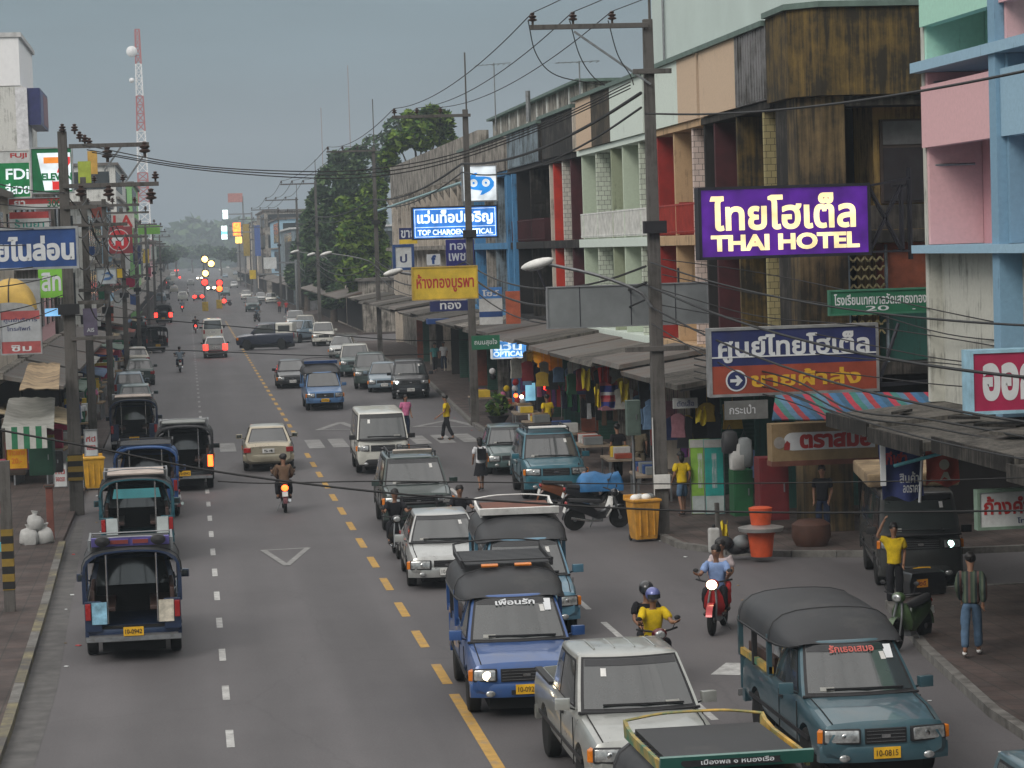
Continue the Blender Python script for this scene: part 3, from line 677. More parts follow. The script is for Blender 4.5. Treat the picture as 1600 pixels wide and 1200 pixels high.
q = MB(); q.box(-14.1, .15, -.1, 13.1, 19.8, 20.05, mat('roof cap', (.5, .5, .5), .7)); part(q, 'roof', t)
o = MB(); o.box(-.35, .35, -.1, 8.0, -1.0, 1.05, mat('navy sign face', (.03, .035, .12), .4)); o = o.build('sign_box', loc=(-8.1, 146.2, 15.9)); tag(o, 'navy and maroon sign box on the side of the white tower', 'sign')
q = MB(); q.box(.352, .37, 3.0, 7.8, -.85, .9, mat('maroon sign face', (.16, .03, .05), .4)); q.box(.352, .37, .1, 2.8, -.85, .9, mat('navy sign 2', (.05, .06, .2), .4)); q.build('panel', o)

# ================================================================ poles, cables, lamps, mast
INS = mat('brown insulator', (.05, .03, .025), .35, 0, .5)
BLACKY = bands('black yellow bands', [(.24, .16, .03), (.02, .02, .02)], 3.2, 'Z')
def insulator(par, x, y, z, s=1.0):
    m = MB(); m.lathe([(.03, 0), (.03, .08), (.1, .1), (.11, .13), (.05, .16), (.09, .18), (.1, .21), (.04, .24), (.06, .28), (.02, .3)], INS, (x, y, z), n=10)
    if s != 1: m.v = [(x + (a - x) * s, y + (b - y) * s, z + (c - z) * s) for a, b, c in m.v]
    return m.build('insulator', par, smooth=50)
def pole(label, x, y, zt, arms, group=None, w=.3, rod=0, braces=(), bandz=None, n_ins=3, wires=True):
    t = thing('power_pole', label, 'pole', (x, y, 0), 0, group)
    m = MB(); a, b = w / 2, w * .32
    m.loft([[(-a, -a * .8, 0), (a, -a * .8, 0), (a, a * .8, 0), (-a, a * .8, 0)], [(-b, -b * .8, zt), (b, -b * .8, zt), (b, b * .8, zt), (-b, b * .8, zt)]], CONC); m.build('shaft', t, bevel=.02)
    if bandz: m = MB(); m.box(-a - .01, a + .01, -a, a, bandz[0], bandz[1], BLACKY); m.build('warning_band', t)
    for (z, x0, x1, ins) in arms:
        m = MB(); m.box(x0 - x, x1 - x, -b - .1, -b - .003, z - .06, z + .06, CONC); m.build('crossarm', t, bevel=.01)
        for q in ins: insulator(t, q - x, -b - .05, z + .06)
    if rod: m = MB(); m.tube([(b * .5, 0, zt - .6), (b * .5, 0, zt + rod)], .035, CONC, 6); m.build('lightning_rod', t)
    for p, q in braces:
        m = MB(); m.bar((p[0] - x, -b - .06, p[1]), (q[0] - x, -b - .06, q[1]), .05, STEEL); m.build('brace', t)
    # street-light bracket, junction boxes and a bundle of service loops
    m = MB(); m.box(-a - .1, a + .1, -b - .2, -b, zt - 5.2, zt - 4.9, PLAST); m.build('cable_clamp', t)
    return t
PA = (11.35, 61.7); xa = lambda px, py=43: AY(px, py, PA[1]).x; za = lambda py, px=900: AY(px, py, PA[1]).z
pa = pole('concrete power pole with a long crossarm near the orange bin', *PA, za(30, 1012), [(za(42, 920), xa(826), xa(1010), [xa(831), xa(894), xa(955)]), (za(112, 1015), xa(985), xa(1045), []), (za(545, 1010), xa(975, 545), xa(1075, 545), [])],
          'power poles along the right pavement', .36, 1.5, braces=[((xa(895), za(50)), (xa(1012), za(135)))])
m = MB(); m.box(-.2, .2, -.24, -.2, 1.25, 1.6, PLATEW); m.build('notice', pa)
m = MB(); m.box(-.2, -.18, -.2, -.17, .1, 3.0, PLATEW); m.build('conduit', pa)
rows = [('concrete power pole standing behind the gold shop sign', 11.5, 104, 12.9, 2.3), ('leaning concrete power pole in front of the cream building', 12.75, 172, 14.2, 3.2), ('concrete power pole beside the tall green trees', 12.4, 243, 14.0, 2.0),
        ('twin concrete power pole beyond the trees', 12.4, 285, 13.4, 1.5), ('power pole beside the white roofed market hall', 12.5, 345, 13.4, 0), ('hazy power pole by the blue grey block', 12.5, 420, 13.2, 0), ('hazy power pole before the orange lit signs', 12.5, 500, 13, 0), ('faint farthest power pole on the right side', 12.5, 600, 13, 0)]
P_R = [PA]
for i, (lb, x, y, z, rod) in enumerate(rows):
    P_R.append((x, y)); L = 3.0 + .15 * i
    pole(lb, x, y, z, [(z - .25, x - L, x + .2, [x - L + .1, x - L * .66, x - L * .34])] + ([(z - 1.6, x - 2.2, x + 1.2, [x - 2, x - 1, x + 1])] if i > 2 else []), 'power poles along the right pavement', .34, rod)
PL = (-3.35, 74.0); xl = lambda px, py=230: AY(px, py, PL[1]).x; zl = lambda py, px=150: AY(px, py, PL[1]).z
pl = pole('old concrete power pole with two crossarms in front of the round yellow awning', *PL, zl(205, 105), [(zl(228), xl(108), xl(233), []), (zl(290), xl(96), xl(246), [xl(241)])], 'power poles along the left pavement', .4, 0,
          braces=[((xl(232), zl(235)), (xl(190), zl(292))), ((xl(190), zl(230)), (xl(162), zl(268)))], bandz=(1.0, 1.75))
for px, py in ((98, 210), (117, 210), (125, 222), (133, 227), (140, 232)): insulator(pl, xl(px, py) - PL[0], -.1, zl(py, px), 1.0)
for px, py in ((127, 300), (170, 300), (236, 305), (168, 240), (226, 232)): insulator(pl, xl(px, py) - PL[0], -.18, zl(py + 14, px), 1.5)
for py, x0, x1 in ((323, 95, 148), (472, 112, 160), (528, 100, 178)):
    m = MB(); m.box(xl(x0) - PL[0], xl(x1) - PL[0], -.2, -.1, zl(py) - .05, zl(py) + .05, CONC); m.build('crossarm', pl)
for i, (x, y, z) in enumerate(((-3.5, 92, 10.2), (-3.6, 118, 10), (-3.6, 150, 10.2), (-3.6, 190, 10), (-3.6, 240, 10.4), (-3.7, 300, 10.5), (-3.7, 380, 10.5))):
    pole(('square concrete pole just behind the old power pole on the left', 'grimy pole with a transformer frame in the left pavement clutter', 'concrete pole beside the white sign with a blue swirl', 'pole by the red elephant sign', 'pole in front of the pale grey block', 'thin pole before the lime green block', 'hazy farthest pole on the left side')[i], x, y, z,
         [(z - .3, x - .9, x + 1.6, [x - .7, x + .4, x + 1.4]), (z - 1.7, x - .4, x + 1.5, []), (z - 4, x - .3, x + 1.0, [])], 'power poles along the left pavement', .32)
# post with warning stripes at the left edge
o = thing('striped_post', 'short post with black and yellow warning stripes at the left edge', 'post', tuple(G(16, 955, .13)))
m = MB(); m.box(-.11, .11, -.11, .11, 0, 3.1, CONC); m.build('shaft', o); m = MB(); m.box(-.12, .12, -.12, .12, .45, 1.7, BLACKY); m.build('warning_band', o)

CABLE = mat('black cable', (.015, .015, .016), .6)
def catm(P, k=6):
    P = [Vector(p) for p in P]
    if len(P) < 3: return [P[0].lerp(P[-1], i / k) for i in range(k + 1)]
    Q = [2 * P[0] - P[1]] + P + [2 * P[-1] - P[-2]]; out = []
    for i in range(1, len(Q) - 2):
        a, b, c, d = Q[i - 1:i + 3]
        for j in range(k):
            t = j / k; out.append(.5 * (2 * b + (c - a) * t + (2 * a - 5 * b + 4 * c - d) * t * t + (3 * b - a - 3 * c + d) * t ** 3))
    return out + [P[-1]]
def cable(label, pts, r=.014, n=5):
    m = MB(); m.tube(catm(pts), r, CABLE, n)
    return tag(m.build('cable', smooth=60), label, 'cable', 'overhead cables')
def span(a, b, sag, k=8): 
    a, b = Vector(a), Vector(b); return [a.lerp(b, i / k) - Vector((0, 0, sag * 4 * (i / k) * (1 - i / k))) for i in range(k + 1)]
zi = za(42, 920) + .35
pos = ('outer', 'middle', 'inner')
for j in range(3):
    xs = (xa(831), xa(894), xa(955))[j]
    cable(f'{pos[j]} wire from the long crossarm towards the camera', span((xs, 61.6, zi), (xs - .1, 18, zi + .4), .5), .012)
    prev = (xs, 61.6, zi)
    for i, (lb, x, y, z, rod) in enumerate(rows[:5]):
        L = 3.0 + .15 * i; q = (x - L + .1 + L * .31 * j, y, z + .1)
        cable(f'{pos[j]} high wire between pole {i + 1} and pole {i + 2} along the right pavement', span(prev, q, .5), .014 + .003 * i); prev = q
    # jumper loops under the long crossarm
    p0 = AY((825, 890, 950)[j], 32, 61.5); p1 = AY((838, 905, 965)[j], 85, 61.5); p2 = AY((870, 925, 985)[j], 118, 61.5); p3 = AY((945, 945, 990)[j], 133, 61.5)
    cable(f'{pos[j]} jumper loop hanging under the long crossarm', [p0, p1, p2, p3], .014)
# bundles between the right hand poles
for j, (z, r) in enumerate(((10.9, .045), (10.55, .03), (7.0, .03), (6.6, .04), (6.2, .025))):
    prev = (11.1, 61.5, z - (0 if j < 2 else .3))
    for i, (lb, x, y, zz, rod) in enumerate(rows[:4]):
        q = (x - .2, y, z - (.2 if j < 2 else .3)); cable(f'{("thick upper", "thin upper", "lower", "thick lower", "lowest")[j]} cable bundle between pole {i + 1} and pole {i + 2} on the right', span(prev, q, .5 + .15 * j), r); prev = q
for j, (z, r) in enumerate(((10.7, .03), (7.1, .025), (6.5, .035), (6.0, .03), (5.6, .02))):
    cable(f'{("highest", "second highest", "middle", "second lowest", "lowest")[j]} cable running from the near right pole towards the camera', span((11.2, 61.5, z - .3), (13.5 + .15 * j, 18, z - .4), .7 + .2 * j), r * .8)
# crossing spans
for j in range(3):
    y0 = (226, 234, 238)[j]
    cable(f'{("upper", "middle", "lower")[j]} sagging cable crossing the street between the left and right poles', [AY(128 + 8 * j, y0, 73.5), AY(300, 258 + 3 * j, 71), AY(480, 268 + 5 * j, 69), AY(600, 262 + 6 * j, 67), AY(720, 238 + 5 * j, 65.5), AY(860, 188 + 4 * j, 63.5), AY(985, 128 + 5 * j, 61.7)], .016)
cable('low dark cable crossing in front of the traffic', [AY(0, 672, 26), AY(150, 700, 26), AY(340, 737, 26), AY(585, 768, 26), AY(800, 784, 26), AY(1040, 797, 26), AY(1300, 801, 26), AY(1640, 797, 26)], .011)
cable('thin low cable just above the dark crossing cable', [AY(340, 752, 27), AY(420, 755, 27), AY(585, 752, 27), AY(800, 754, 27), AY(1050, 756, 27), AY(1400, 752, 27), AY(1640, 745, 27)], .007)
cable('long cable crossing the street above the far side road', [AY(130, 545, 150), AY(300, 548, 152), AY(520, 556, 155), AY(700, 552, 160), AY(780, 545, 165)], .03)
cable('upper long cable crossing the street by the parked songthaews', [AY(110, 492, 120), AY(250, 500, 122), AY(480, 520, 125), AY(640, 532, 130), AY(760, 530, 135)], .025)
for j in range(6):
    cable(f'slanting service cable number {j + 1} in the tangle before the corner hotel', [AY(1035, 405 + 24 * j, 61.3), AY(1180, 425 + 26 * j + (j % 3) * 8, 58), AY(1330, 455 + 26 * j, 54), AY(1480, 488 + 20 * j + (j % 2) * 14, 49), AY(1640, 520 + 18 * j, 44)], .013)
for j in range(4):
    cable(f'sagging cable number {j + 1} lying over the near concrete awning', [AY(1085, 560 + 10 * j, 60), AY(1230, 590 + 12 * j, 54), AY(1330, 640 + 8 * j, 49), AY(1450, 655 + 12 * j, 45), AY(1640, 690 + 14 * j, 40)], .02 - .002 * j)
for j in range(9):
    x0 = 132 + (j * 37) % 60; y0 = 300 + (j * 53) % 190
    cable(f'service cable number {j + 1} in the tangle between the left poles', span((-3.3 + .08 * j, 74, zl(y0)), (-3.4 + .1 * j, 92, zl(y0) + .2), .3 + .05 * j) , .02)
    cable(f'cable number {j + 1} sagging further along the left poles', span((-3.4 + .1 * j, 92, zl(y0) + .2), (-3.5 + .1 * j, 118, zl(y0)), .5), .022)
    cable(f'far cable number {j + 1} strung along the left poles', span((-3.5 + .1 * j, 118, zl(y0)), (-3.5 + .1 * j, 190, zl(y0)), .8), .025)
    cable(f'cable number {j + 1} running from the old left pole towards the camera', span((-3.35 - .05 * j, 74, zl(y0)), (-5.5 - .1 * j, 30, zl(y0) + .6), .4), .015)

# street lamps on brackets
def lamp(label, px, py, Y, pxb, pyb):
    a, b = AY(px, py, Y), AY(pxb, pyb, Y)
    o = thing('street_lamp', label, 'street lamp', tuple(b), 0, 'street lamps over the right lane'); d = a - b
    m = MB(); m.tube(catm([(0, 0, 0), (d.x * .12, 0, d.z * .35), (d.x * .5, 0, d.z * .72), (d.x * .97, 0, d.z)]), .045, STEEL, 6); m.build('bracket', o, smooth=60)
    m = MB(); M = Matrix.Rotation(R(-14), 4, 'Y'); m.ell((d.x - .1, 0, d.z), (.42, .17, .12), mat('lamp housing', (.6, .6, .58), .45), M=M); m.build('housing', o, smooth=60)
    m = MB(); m.ell((d.x - .12, 0, d.z - .06), (.3, .13, .1), LENS, M=M); m.build('lens', o, smooth=60)
lamp('white street lamp on a long bracket in front of the grey blank board', 846, 412, 61.5, 1018, 480)
lamp('street lamp above the cream building shops', 618, 425, 104, 715, 450); lamp('street lamp among the trees reaching over the road', 512, 396, 172, 585, 415)
lamp('distant street lamp left of the twin pole', 462, 393, 243, 505, 405); lamp('small distant street lamp above the parked cars', 488, 397, 243, 512, 406)

# radio mast
Y = 700; b0 = AY(228, 330, Y); top = AY(215, 46, Y); cx = (b0.x + top.x) / 2 - .3
o = thing('radio_mast', 'tall red and white lattice radio mast far behind the left buildings', 'mast', (cx, Y, 0)); H = top.z
MR = mat('mast red', (.42, .07, .055), .6); MW = mat('mast white', (.8, .8, .8), .6)
bz = [0, 12, 22, AY(220, 270, Y).z, AY(220, 205, Y).z, AY(220, 150, Y).z, AY(220, 100, Y).z, H]
for k in range(7):
    z0, z1 = bz[k], bz[k + 1]; mt = (MR, MW, MR, MW, MR, MW, MR)[k]; wz = lambda z: 1.1 + (1 - z / H) * 2.6
    m = MB(); n = 4
    for i in range(n):
        za_, zb_ = z0 + (z1 - z0) * i / n, z0 + (z1 - z0) * (i + 1) / n; a, b = wz(za_) / 2, wz(zb_) / 2
        ca = [(-a, -a), (a, -a), (a, a), (-a, a)]; cb = [(-b, -b), (b, -b), (b, b), (-b, b)]
        for q in range(4):
            r = (q + 1) % 4
            m.bar((*ca[q], za_), (*cb[q], zb_), .34, mt); m.bar((*ca[q], za_), (*cb[r], zb_), .18, mt); m.bar((*ca[r], za_), (*cb[q], zb_), .18, mt); m.bar((*cb[q], zb_), (*cb[r], zb_), .18, mt)
    m.build('mast_section', o)
for px, py, s in ((206, 81, 1.5), (206, 126, .7)):
    p = AY(px, py, Y); m = MB(); m.lathe([(.05, -.3), (s * .8, -.1), (s, .25), (s * .95, .25), (.05, -.2)], MW, (p.x - cx, -1.2, p.z), 'Y', n=16); m.build('dish', o, smooth=50)

def antenna(label, px, py0, py1, Y, tv=False, r=.03, redw=False):
    a, b = AY(px, py1, Y), AY(px, py0, Y); o = thing('antenna', label, 'antenna', tuple(a)); h = b.z - a.z
    m = MB(); m.tube([(0, 0, 0), (0, 0, h)], r, STEEL if not redw else mat('faded mast rod', (.3, .24, .24), .6), 6); m.build('rod', o)
    if tv:
        m = MB(); m.bar((-.9, 0, h * .96), (.8, .2, h), .03, STEEL)
        for k in range(7): m.bar((-.8 + .25 * k, -.35, h * .97), (-.8 + .25 * k, .35, h * .97), .02, STEEL)
        m.build('dipoles', o)
antenna('thin television antenna on the roof behind the optician signs', 775, 98, 205, 118, True); antenna('spreading television antenna on the dark roof', 907, 95, 165, 95, True)
antenna('stubby rusty vent pipe on the ribbed roof', 826, 142, 190, 108, False, .11); antenna('faint tall radio rod above the trees', 551, 102, 330, 420, False, .07, True); antenna('faint shorter radio rod left of the tall one', 507, 168, 330, 420, False, .06, True)

# ================================================================ trees
BARK = mat('bark', (.085, .065, .05), .9, var=.35, scale=6, bump=.4)
def tree(label, base, H, blobs, mats, leaf, seed, group='trees beyond the cream building', nleaf=1.0):
    o = thing('tree', label, 'tree', (base[0], base[1], 0), 0, group); r = random.Random(seed)
    m = MB(); m.tube(catm([(0, 0, 0), (.1, 0, H * .2), (-.15, .1, H * .4), (.05, 0, H * .6)]), [.42, .4, .38, .36, .35, .34, .32, .3, .28, .27, .26, .25, .23, .2, .18, .17, .16, .15, .14], BARK, 8)
    for (c, rad, k) in blobs:
        m.tube([(0, 0, H * r.uniform(.3, .55)), (c[0] * .5, c[1] * .5, c[2] * .85), (c[0], c[1], c[2])], [.16, .1, .03], BARK, 6)
    m.build('trunk', o, smooth=60)
    leaf_clump_mass('crown', mats, [(c, rad, int(k * nleaf)) for c, rad, k in blobs], o, size=leaf, seed=seed)
def blobs_at(base, lst, Y):
    out = []
    for (px, py, rx, ry, k) in lst:
        c = AY(px, py, Y); s = Y / FPX; out.append(((c.x - base[0], (rnd.random() - .5) * 3, c.z), (rx * s, rx * s * 1.2, ry * s), k))
    return out
def T(label, px, Y, lst, mats, leaf, seed):
    b = AY(px, 500, Y); tree(label, (b.x, Y), AY(px, min(l[1] for l in lst), Y).z, blobs_at((b.x, Y), lst, Y), mats, leaf, seed)
YG = [LEAF[0], LEAF[1], LEAF[1], LEAF[2]]; DG = [LEAFD[0], LEAFD[1], LEAFD[2], LEAF[2]]
T('bright yellow green tree nearest the cream building', 572, 232, [(578, 330, 24, 42, 1700), (555, 370, 28, 38, 1700), (588, 395, 22, 40, 1200), (560, 425, 36, 26, 1400), (540, 330, 18, 24, 800), (590, 300, 14, 24, 600), (575, 455, 30, 20, 700)], YG, .42, 11)
T('tall dark tree left of the bright one', 522, 262, [(546, 262, 22, 30, 620), (518, 290, 26, 34, 900), (500, 335, 22, 44, 1300), (530, 350, 30, 50, 1500), (505, 410, 30, 40, 1300), (555, 290, 24, 30, 900), (490, 375, 16, 30, 600), (535, 440, 34, 26, 900), (524, 250, 12, 14, 160), (560, 240, 12, 14, 160)], DG, .42, 12)
T('dark bushy tree low over the parked cars', 480, 312, [(478, 400, 22, 38, 1200), (466, 430, 20, 24, 800), (492, 440, 22, 30, 900), (482, 350, 12, 24, 400)], DG, .45, 13)
T('feathery tree rising behind the cream roof', 665, 216, [(655, 212, 26, 24, 900), (690, 192, 20, 22, 700), (640, 190, 14, 18, 320), (620, 222, 18, 16, 380), (672, 180, 16, 14, 380), (605, 250, 12, 20, 300), (700, 222, 14, 20, 400)], YG, .4, 14)
T('sparse grey green tree between the pole and the cream roof', 600, 290, [(590, 230, 26, 22, 420), (575, 262, 26, 28, 600), (615, 200, 16, 18, 220), (605, 260, 22, 26, 500)], DG, .36, 15)
T('small dusty roadside tree in front of the far shops', 545, 250, [(540, 455, 30, 16, 700), (520, 470, 24, 12, 500)], DG, .34, 16)


# ================================================================ signs
def glow2(n, c, s): return glow('sign ' + n, c, s)
ALU = mat('aluminium frame', (.42, .43, .44), .4, .7); 
def sign(label, px0, px1, py0, py1, Y, face, texts=(), frame=ALU, dep=.28, fw=.05, extra=None, cat='sign', group=None, name='signboard', split=None):
    """board across the street direction; texts (string, cx, cy, w, h, material, bold) in fractions of the board"""
    a, b = AY(px0, (py0 + py1) / 2, Y), AY(px1, (py0 + py1) / 2, Y); pc = (px0 + px1) / 2
    z1, z0 = AY(pc, py0, Y).z, AY(pc, py1, Y).z; W, H = b.x - a.x, z1 - z0; cx, cz = (a.x + b.x) / 2, (z0 + z1) / 2
    m = MB()
    if split is None: m.box(-W / 2, W / 2, 0, dep, -H / 2, H / 2, face)
    else:
        q = -1; v = H / 2
        for fr, fm in split: m.box(-W / 2, W / 2, 0, dep, v - H * fr + .002, v, fm); v -= H * fr
    o = m.build(name, loc=(cx, Y, cz)); tag(o, label, cat, group)
    if frame is not None:
        m = MB()
        for s in (-1, 1): m.box(-W / 2 - fw, W / 2 + fw, -.03, dep + .03, min(s * H / 2, s * (H / 2 + fw)), max(s * H / 2, s * (H / 2 + fw)), frame); m.box(min(s * W / 2, s * (W / 2 + fw)), max(s * W / 2, s * (W / 2 + fw)), -.028, dep + .028, -H / 2, H / 2, frame)
        m.build('frame', o)
    by = {}
    for (s, u, v, w_, h_, mt, *bd) in texts:
        m = MB(); m.text(s, ((u - .5) * W, 0, (.5 - v) * H), w_ * W, h_ * H, mt, bold=bd[0] if bd else .02); m.build('lettering', o)
    if extra: extra(o, W, H)
    return o
def disc(m, cx, cz, r, mt, y=-.01, n=24, rx=None): m.add([(cx + (rx or r) * math.cos(2 * math.pi * k / n), y, cz + r * math.sin(2 * math.pi * k / n)) for k in range(n)], [tuple(range(n))], mt)
def poly(m, pts, mt, y=-.01):
    tri_ = tessellate_polygon([[Vector((a, b, 0)) for a, b in pts]]); m.add([(a, y, b) for a, b in pts], [tuple(t) for t in tri_], mt)
CRL = glow2('cream letters', (1, .8, .42), .85); PURP = glow2('purple face', (.05, .008, .15), 1.0); BLUEL = glow2('blue lit face', (.03, .17, .55), .85); WHL = glow2('white lit letters', (.8, .95, 1), 1.15); WHF = glow2('white lit face', (.62, .68, .72), .8)
NAVY = mat('navy board', (.02, .028, .11), .5, var=.3, scale=1.5, dirt=(.05, .05, .09), dirt_amt=.3); NAVY2 = mat('blue board', (.02, .06, .2), .5, var=.3, scale=1.5, dirt=(.05, .08, .14), dirt_amt=.3); REDB = mat('brick red board', (.28, .055, .03), .5, var=.3, scale=1.5, dirt=(.12, .04, .03), dirt_amt=.3); CRIM = mat('crimson board', (.36, .02, .075), .5, var=.12); GRB = mat('green board', (.02, .13, .07), .5, var=.15)
WTX = mat('white lettering', (.62, .64, .66), .6, var=.08); YTX = mat('gold lettering', (.62, .36, .03), .5, var=.1); RTX = mat('red lettering', (.42, .03, .03), .5, var=.1); YB = mat('yellow board', (.6, .42, .04), .5, var=.25, scale=1.5, dirt=(.38, .27, .05), dirt_amt=.35); OTX = mat('orange lettering', (.6, .16, .02), .5, var=.1)
WB = mat('white board', (.56, .58, .58), .6, var=.15, scale=2, dirt=(.3, .29, .27), dirt_amt=.35); GREYB = mat('grey blank board', (.17, .185, .19), .55, var=.2, scale=1.2, dirt=(.26, .27, .27), dirt_amt=.25); LIME = mat('lime board', (.2, .5, .06), .5, var=.1); DFR = mat('dark steel frame', (.03, .03, .04), .5, .4)

def truss(o, W, H):
    m = MB(); x0, x1 = W / 2 + .06, W / 2 + 1.05
    for y in (.05, .25):
        for a, b in (((x0, H / 2), (x1, H / 2 + .15)), ((x0, -H / 2), (x1, -H / 2)), ((x0, H / 2), (x1 - .2, -H / 2)), ((x0, -H / 2), (x1 - .2, H / 2)), ((x1 - .2, H / 2), (x1 - .2, -H / 2)), ((x1, H / 2 + .4), (x1, -H / 2 - .2))): m.bar((a[0], y, a[1]), (b[0], y, b[1]), .05, DFR)
    m.bar((x1, .25, H / 2), (x1, 1.6, H / 2), .06, DFR); m.bar((x1, .25, -H / 2), (x1, 1.6, -H / 2), .06, DFR); m.build('bracket', o)
sign('large lit purple hotel sign with cream lettering', 1096, 1356, 294, 398, 58.2, PURP, [('ไทยโฮเต็ล', .49, .35, .86, .5, CRL, .03), ('THAI HOTEL', .5, .80, .88, .22, CRL, .045)], DFR, .4, .07, truss)
def arrow(o, W, H):
    m = MB(); cx, cz = -.355 * W, -.29 * H
    disc(m, cx, cz, .17 * H, WTX, -.012); disc(m, cx, cz, .145 * H, NAVY, -.018)
    s = .1 * H; poly(m, [(cx - s, cz - .25 * s), (cx + .1 * s, cz - .25 * s), (cx - .2 * s, cz - .8 * s), (cx + .25 * s, cz - .8 * s), (cx + s, cz), (cx + .25 * s, cz + .8 * s), (cx - .2 * s, cz + .8 * s), (cx + .1 * s, cz + .25 * s), (cx - s, cz + .25 * s)], WTX, -.024); m.build('arrow_symbol', o)
    m = MB(); m.box(-W / 2, W / 2, -.02, .0, .068 * H, .09 * H, WTX); m.build('divider', o)
    m = MB(); m.bar((W / 2 + .1, .15, -H * .45), (W / 2 + 1.8, .8, -H * .45), .09, DFR); m.bar((W / 2 + .1, .15, -H * .4), (W / 2 + .7, .6, H * .5), .06, DFR); m.build('bracket', o)
sign('navy and brick red sign board with a white arrow in a circle', 1112, 1369, 513, 612, 55.6, NAVY, [('ศูนย์ไทยโฮเต็ล', .5, .29, .91, .42, WTX, .03), ('ขายผ้าส่ง', .57, .77, .66, .25, YTX, .03)], ALU, .3, .06, arrow, split=[(.56, NAVY), (.44, REDB)])
def outline(o, W, H):
    m = MB(); q = .06
    for a, b in (((-W / 2 + q, H / 2 - q), (W / 2 - q, H / 2 - q)), ((-W / 2 + q, -H / 2 + q), (W / 2 - q, -H / 2 + q)), ((-W / 2 + q, H / 2 - q), (-W / 2 + q, -H / 2 + q)), ((W / 2 - q, H / 2 - q), (W / 2 - q, -H / 2 + q)), ((-W / 2 + q, -.14 * H), (W / 2 - q, -.14 * H))): m.bar((a[0], -.01, a[1]), (b[0], -.01, b[1]), .018, WHL, .018)
    m.build('border', o)
sign('lit blue optician sign with white lettering behind a pole', 646, 776, 324, 371, 107, BLUEL, [('แว่นท็อปเจริญ', .5, .33, .9, .48, WHL, .03), ('TOP CHAROEN OPTICAL', .5, .81, .9, .17, WHL, .03)], DFR, .4, .06, outline)
def swirl(o, W, H):
    m = MB(); B = glow2('swirl blue', (.02, .22, .62), .8); s = W * .45
    c = [(-1, .15), (-.85, .5), (-.3, .85), (-.15, .86), (-.28, .55), (.3, .55), (.75, .45), (.98, .1), (.95, -.25), (.7, -.6), (.2, -.9), (.0, -.92), (.15, -.58), (-.4, -.5), (-.8, -.35), (-.98, -.1)]
    poly(m, [(a * s, b * s * .85) for a, b in c], B, -.012)
    for x in (-.42, .42): disc(m, x * s, .03 * s, .27 * s, WHF, -.02); disc(m, x * s, .03 * s, .08 * s, B, -.028)
    m.build('emblem', o)
sign('lit white square sign with a blue two eyed swirl', 724, 775, 260, 313, 107.4, WHF, (), ALU, .35, .05, swirl)
sign('yellow gold shop sign with red lettering over the kerb', 646, 745, 418, 466, 99, YB, [('ห้างทองบูรพา 2', .5, .5, .9, .58, RTX, .02)], mat('gold frame', (.45, .3, .05), .5), .3, .05)
def braces2(o, W, H):
    m = MB(); m.bar((W * .33, .15, H / 2), (W * .33, .15, H / 2 + .4), .05, DFR); m.bar((-W * .5, .1, H / 2 - .1), (-W * .5 - .3, .1, H / 2 + .7), .04, DFR); m.build('bracket', o)
    m = MB(); 
    for x in (-.3, .02, .3): m.box(x * W - .01, x * W + .01, -.008, .001, -H / 2, H / 2, DFR)
    m.build('seam', o)
sign('large blank grey board seen from behind beside the near right pole', 856, 1105, 446, 508, 64, GREYB, (), mat('grey frame', (.2, .21, .22), .5), .12, .03, braces2)
sign('green road sign with small white lettering near the pastel building', 1298, 1453, 454, 488, 52.6, GRB, [('โรงเรียนเทศบาลวัดเสาธงทอง', .5, .36, .93, .5, WTX, .02), ('20 ม. เลี้ยวขวา', .6, .8, .5, .22, WTX, .01)], mat('green frame', (.04, .16, .1), .5), .1, .04)
sign('crimson shop sign with pale blue edge at the right border', 1521, 1625, 551, 641, 43.6, CRIM, [('ออก', .55, .5, .78, .56, WTX, .05)], mat('pale blue edge', (.3, .5, .62), .5), .45, .06)
def fascia(o, W, H):
    m = MB(); n = 20
    pts = [(-W * .36 + .16 * W * 0, 0)]
    r = .24 * H; P = [(-W * .31 + r * math.cos(q) * 1.0, .02 * H + r * math.sin(q)) for q in [math.pi / 2 + math.pi * k / 10 for k in range(11)]] + [(W * .47, .02 * H - r), (W * .47, .02 * H + r)]
    poly(m, P, WTX, -.01); m.build('name_panel', o)
    m = MB(); m.text('ตราสมอ', (.1 * W, -.012, .02 * H), .66 * W, .34 * H, RTX, bold=.05); m.build('lettering', o)
    m = MB(); disc(m, -W * .43, .0, .16 * H, mat('emblem grey', (.3, .28, .26), .6), -.012); poly(m, [(-W * .39, -.2 * H), (-W * .335, -.2 * H), (-W * .33, -.02 * H), (-W * .36, .05 * H), (-W * .385, -.05 * H)], mat('emblem red', (.3, .03, .03), .6), -.014); m.build('emblem', o)
    m = MB(); m.box(-W / 2 - .02, W / 2 + .02, -.03, .5, -H / 2 - .12, -H / 2, mat('red brown trim', (.16, .06, .04), .6)); m.build('trim', o)
sign('tan fascia sign with an oval white panel and red lettering on the hotel corner', 1206, 1372, 660, 718, 59.2, mat('tan fascia', (.27, .19, .1), .6, var=.2, dirt=(.08, .05, .03), dirt_amt=.3), (), None, .5, .05, fascia)
sign('hanging white sign with red lettering and a green frame at the right border', 1531, 1625, 768, 822, 42, WB, [('ก้างคำ', .45, .38, .75, .5, RTX, .03), ('โทร', .72, .84, .2, .16, NAVY, .02)], mat('grey green frame', (.18, .26, .2), .5), .15, .05)
def stripbox(o, W, H): pass
sign('green and white enamel street sign on the pole by the gold shop', 737, 781, 524, 546, 96, GRB, [('ถนนสุขใจ', .5, .5, .8, .5, WTX, .01)], None, .06)
sign('lit blue and white optician box over the pavement', 770, 829, 533, 558, 112, glow2('azure face', (.1, .35, .8), .9), [('แว่น', .4, .3, .7, .5, WHL, .03), ('OPTICAL', .42, .78, .8, .3, WHL, .03)], WHF, .4, .06)
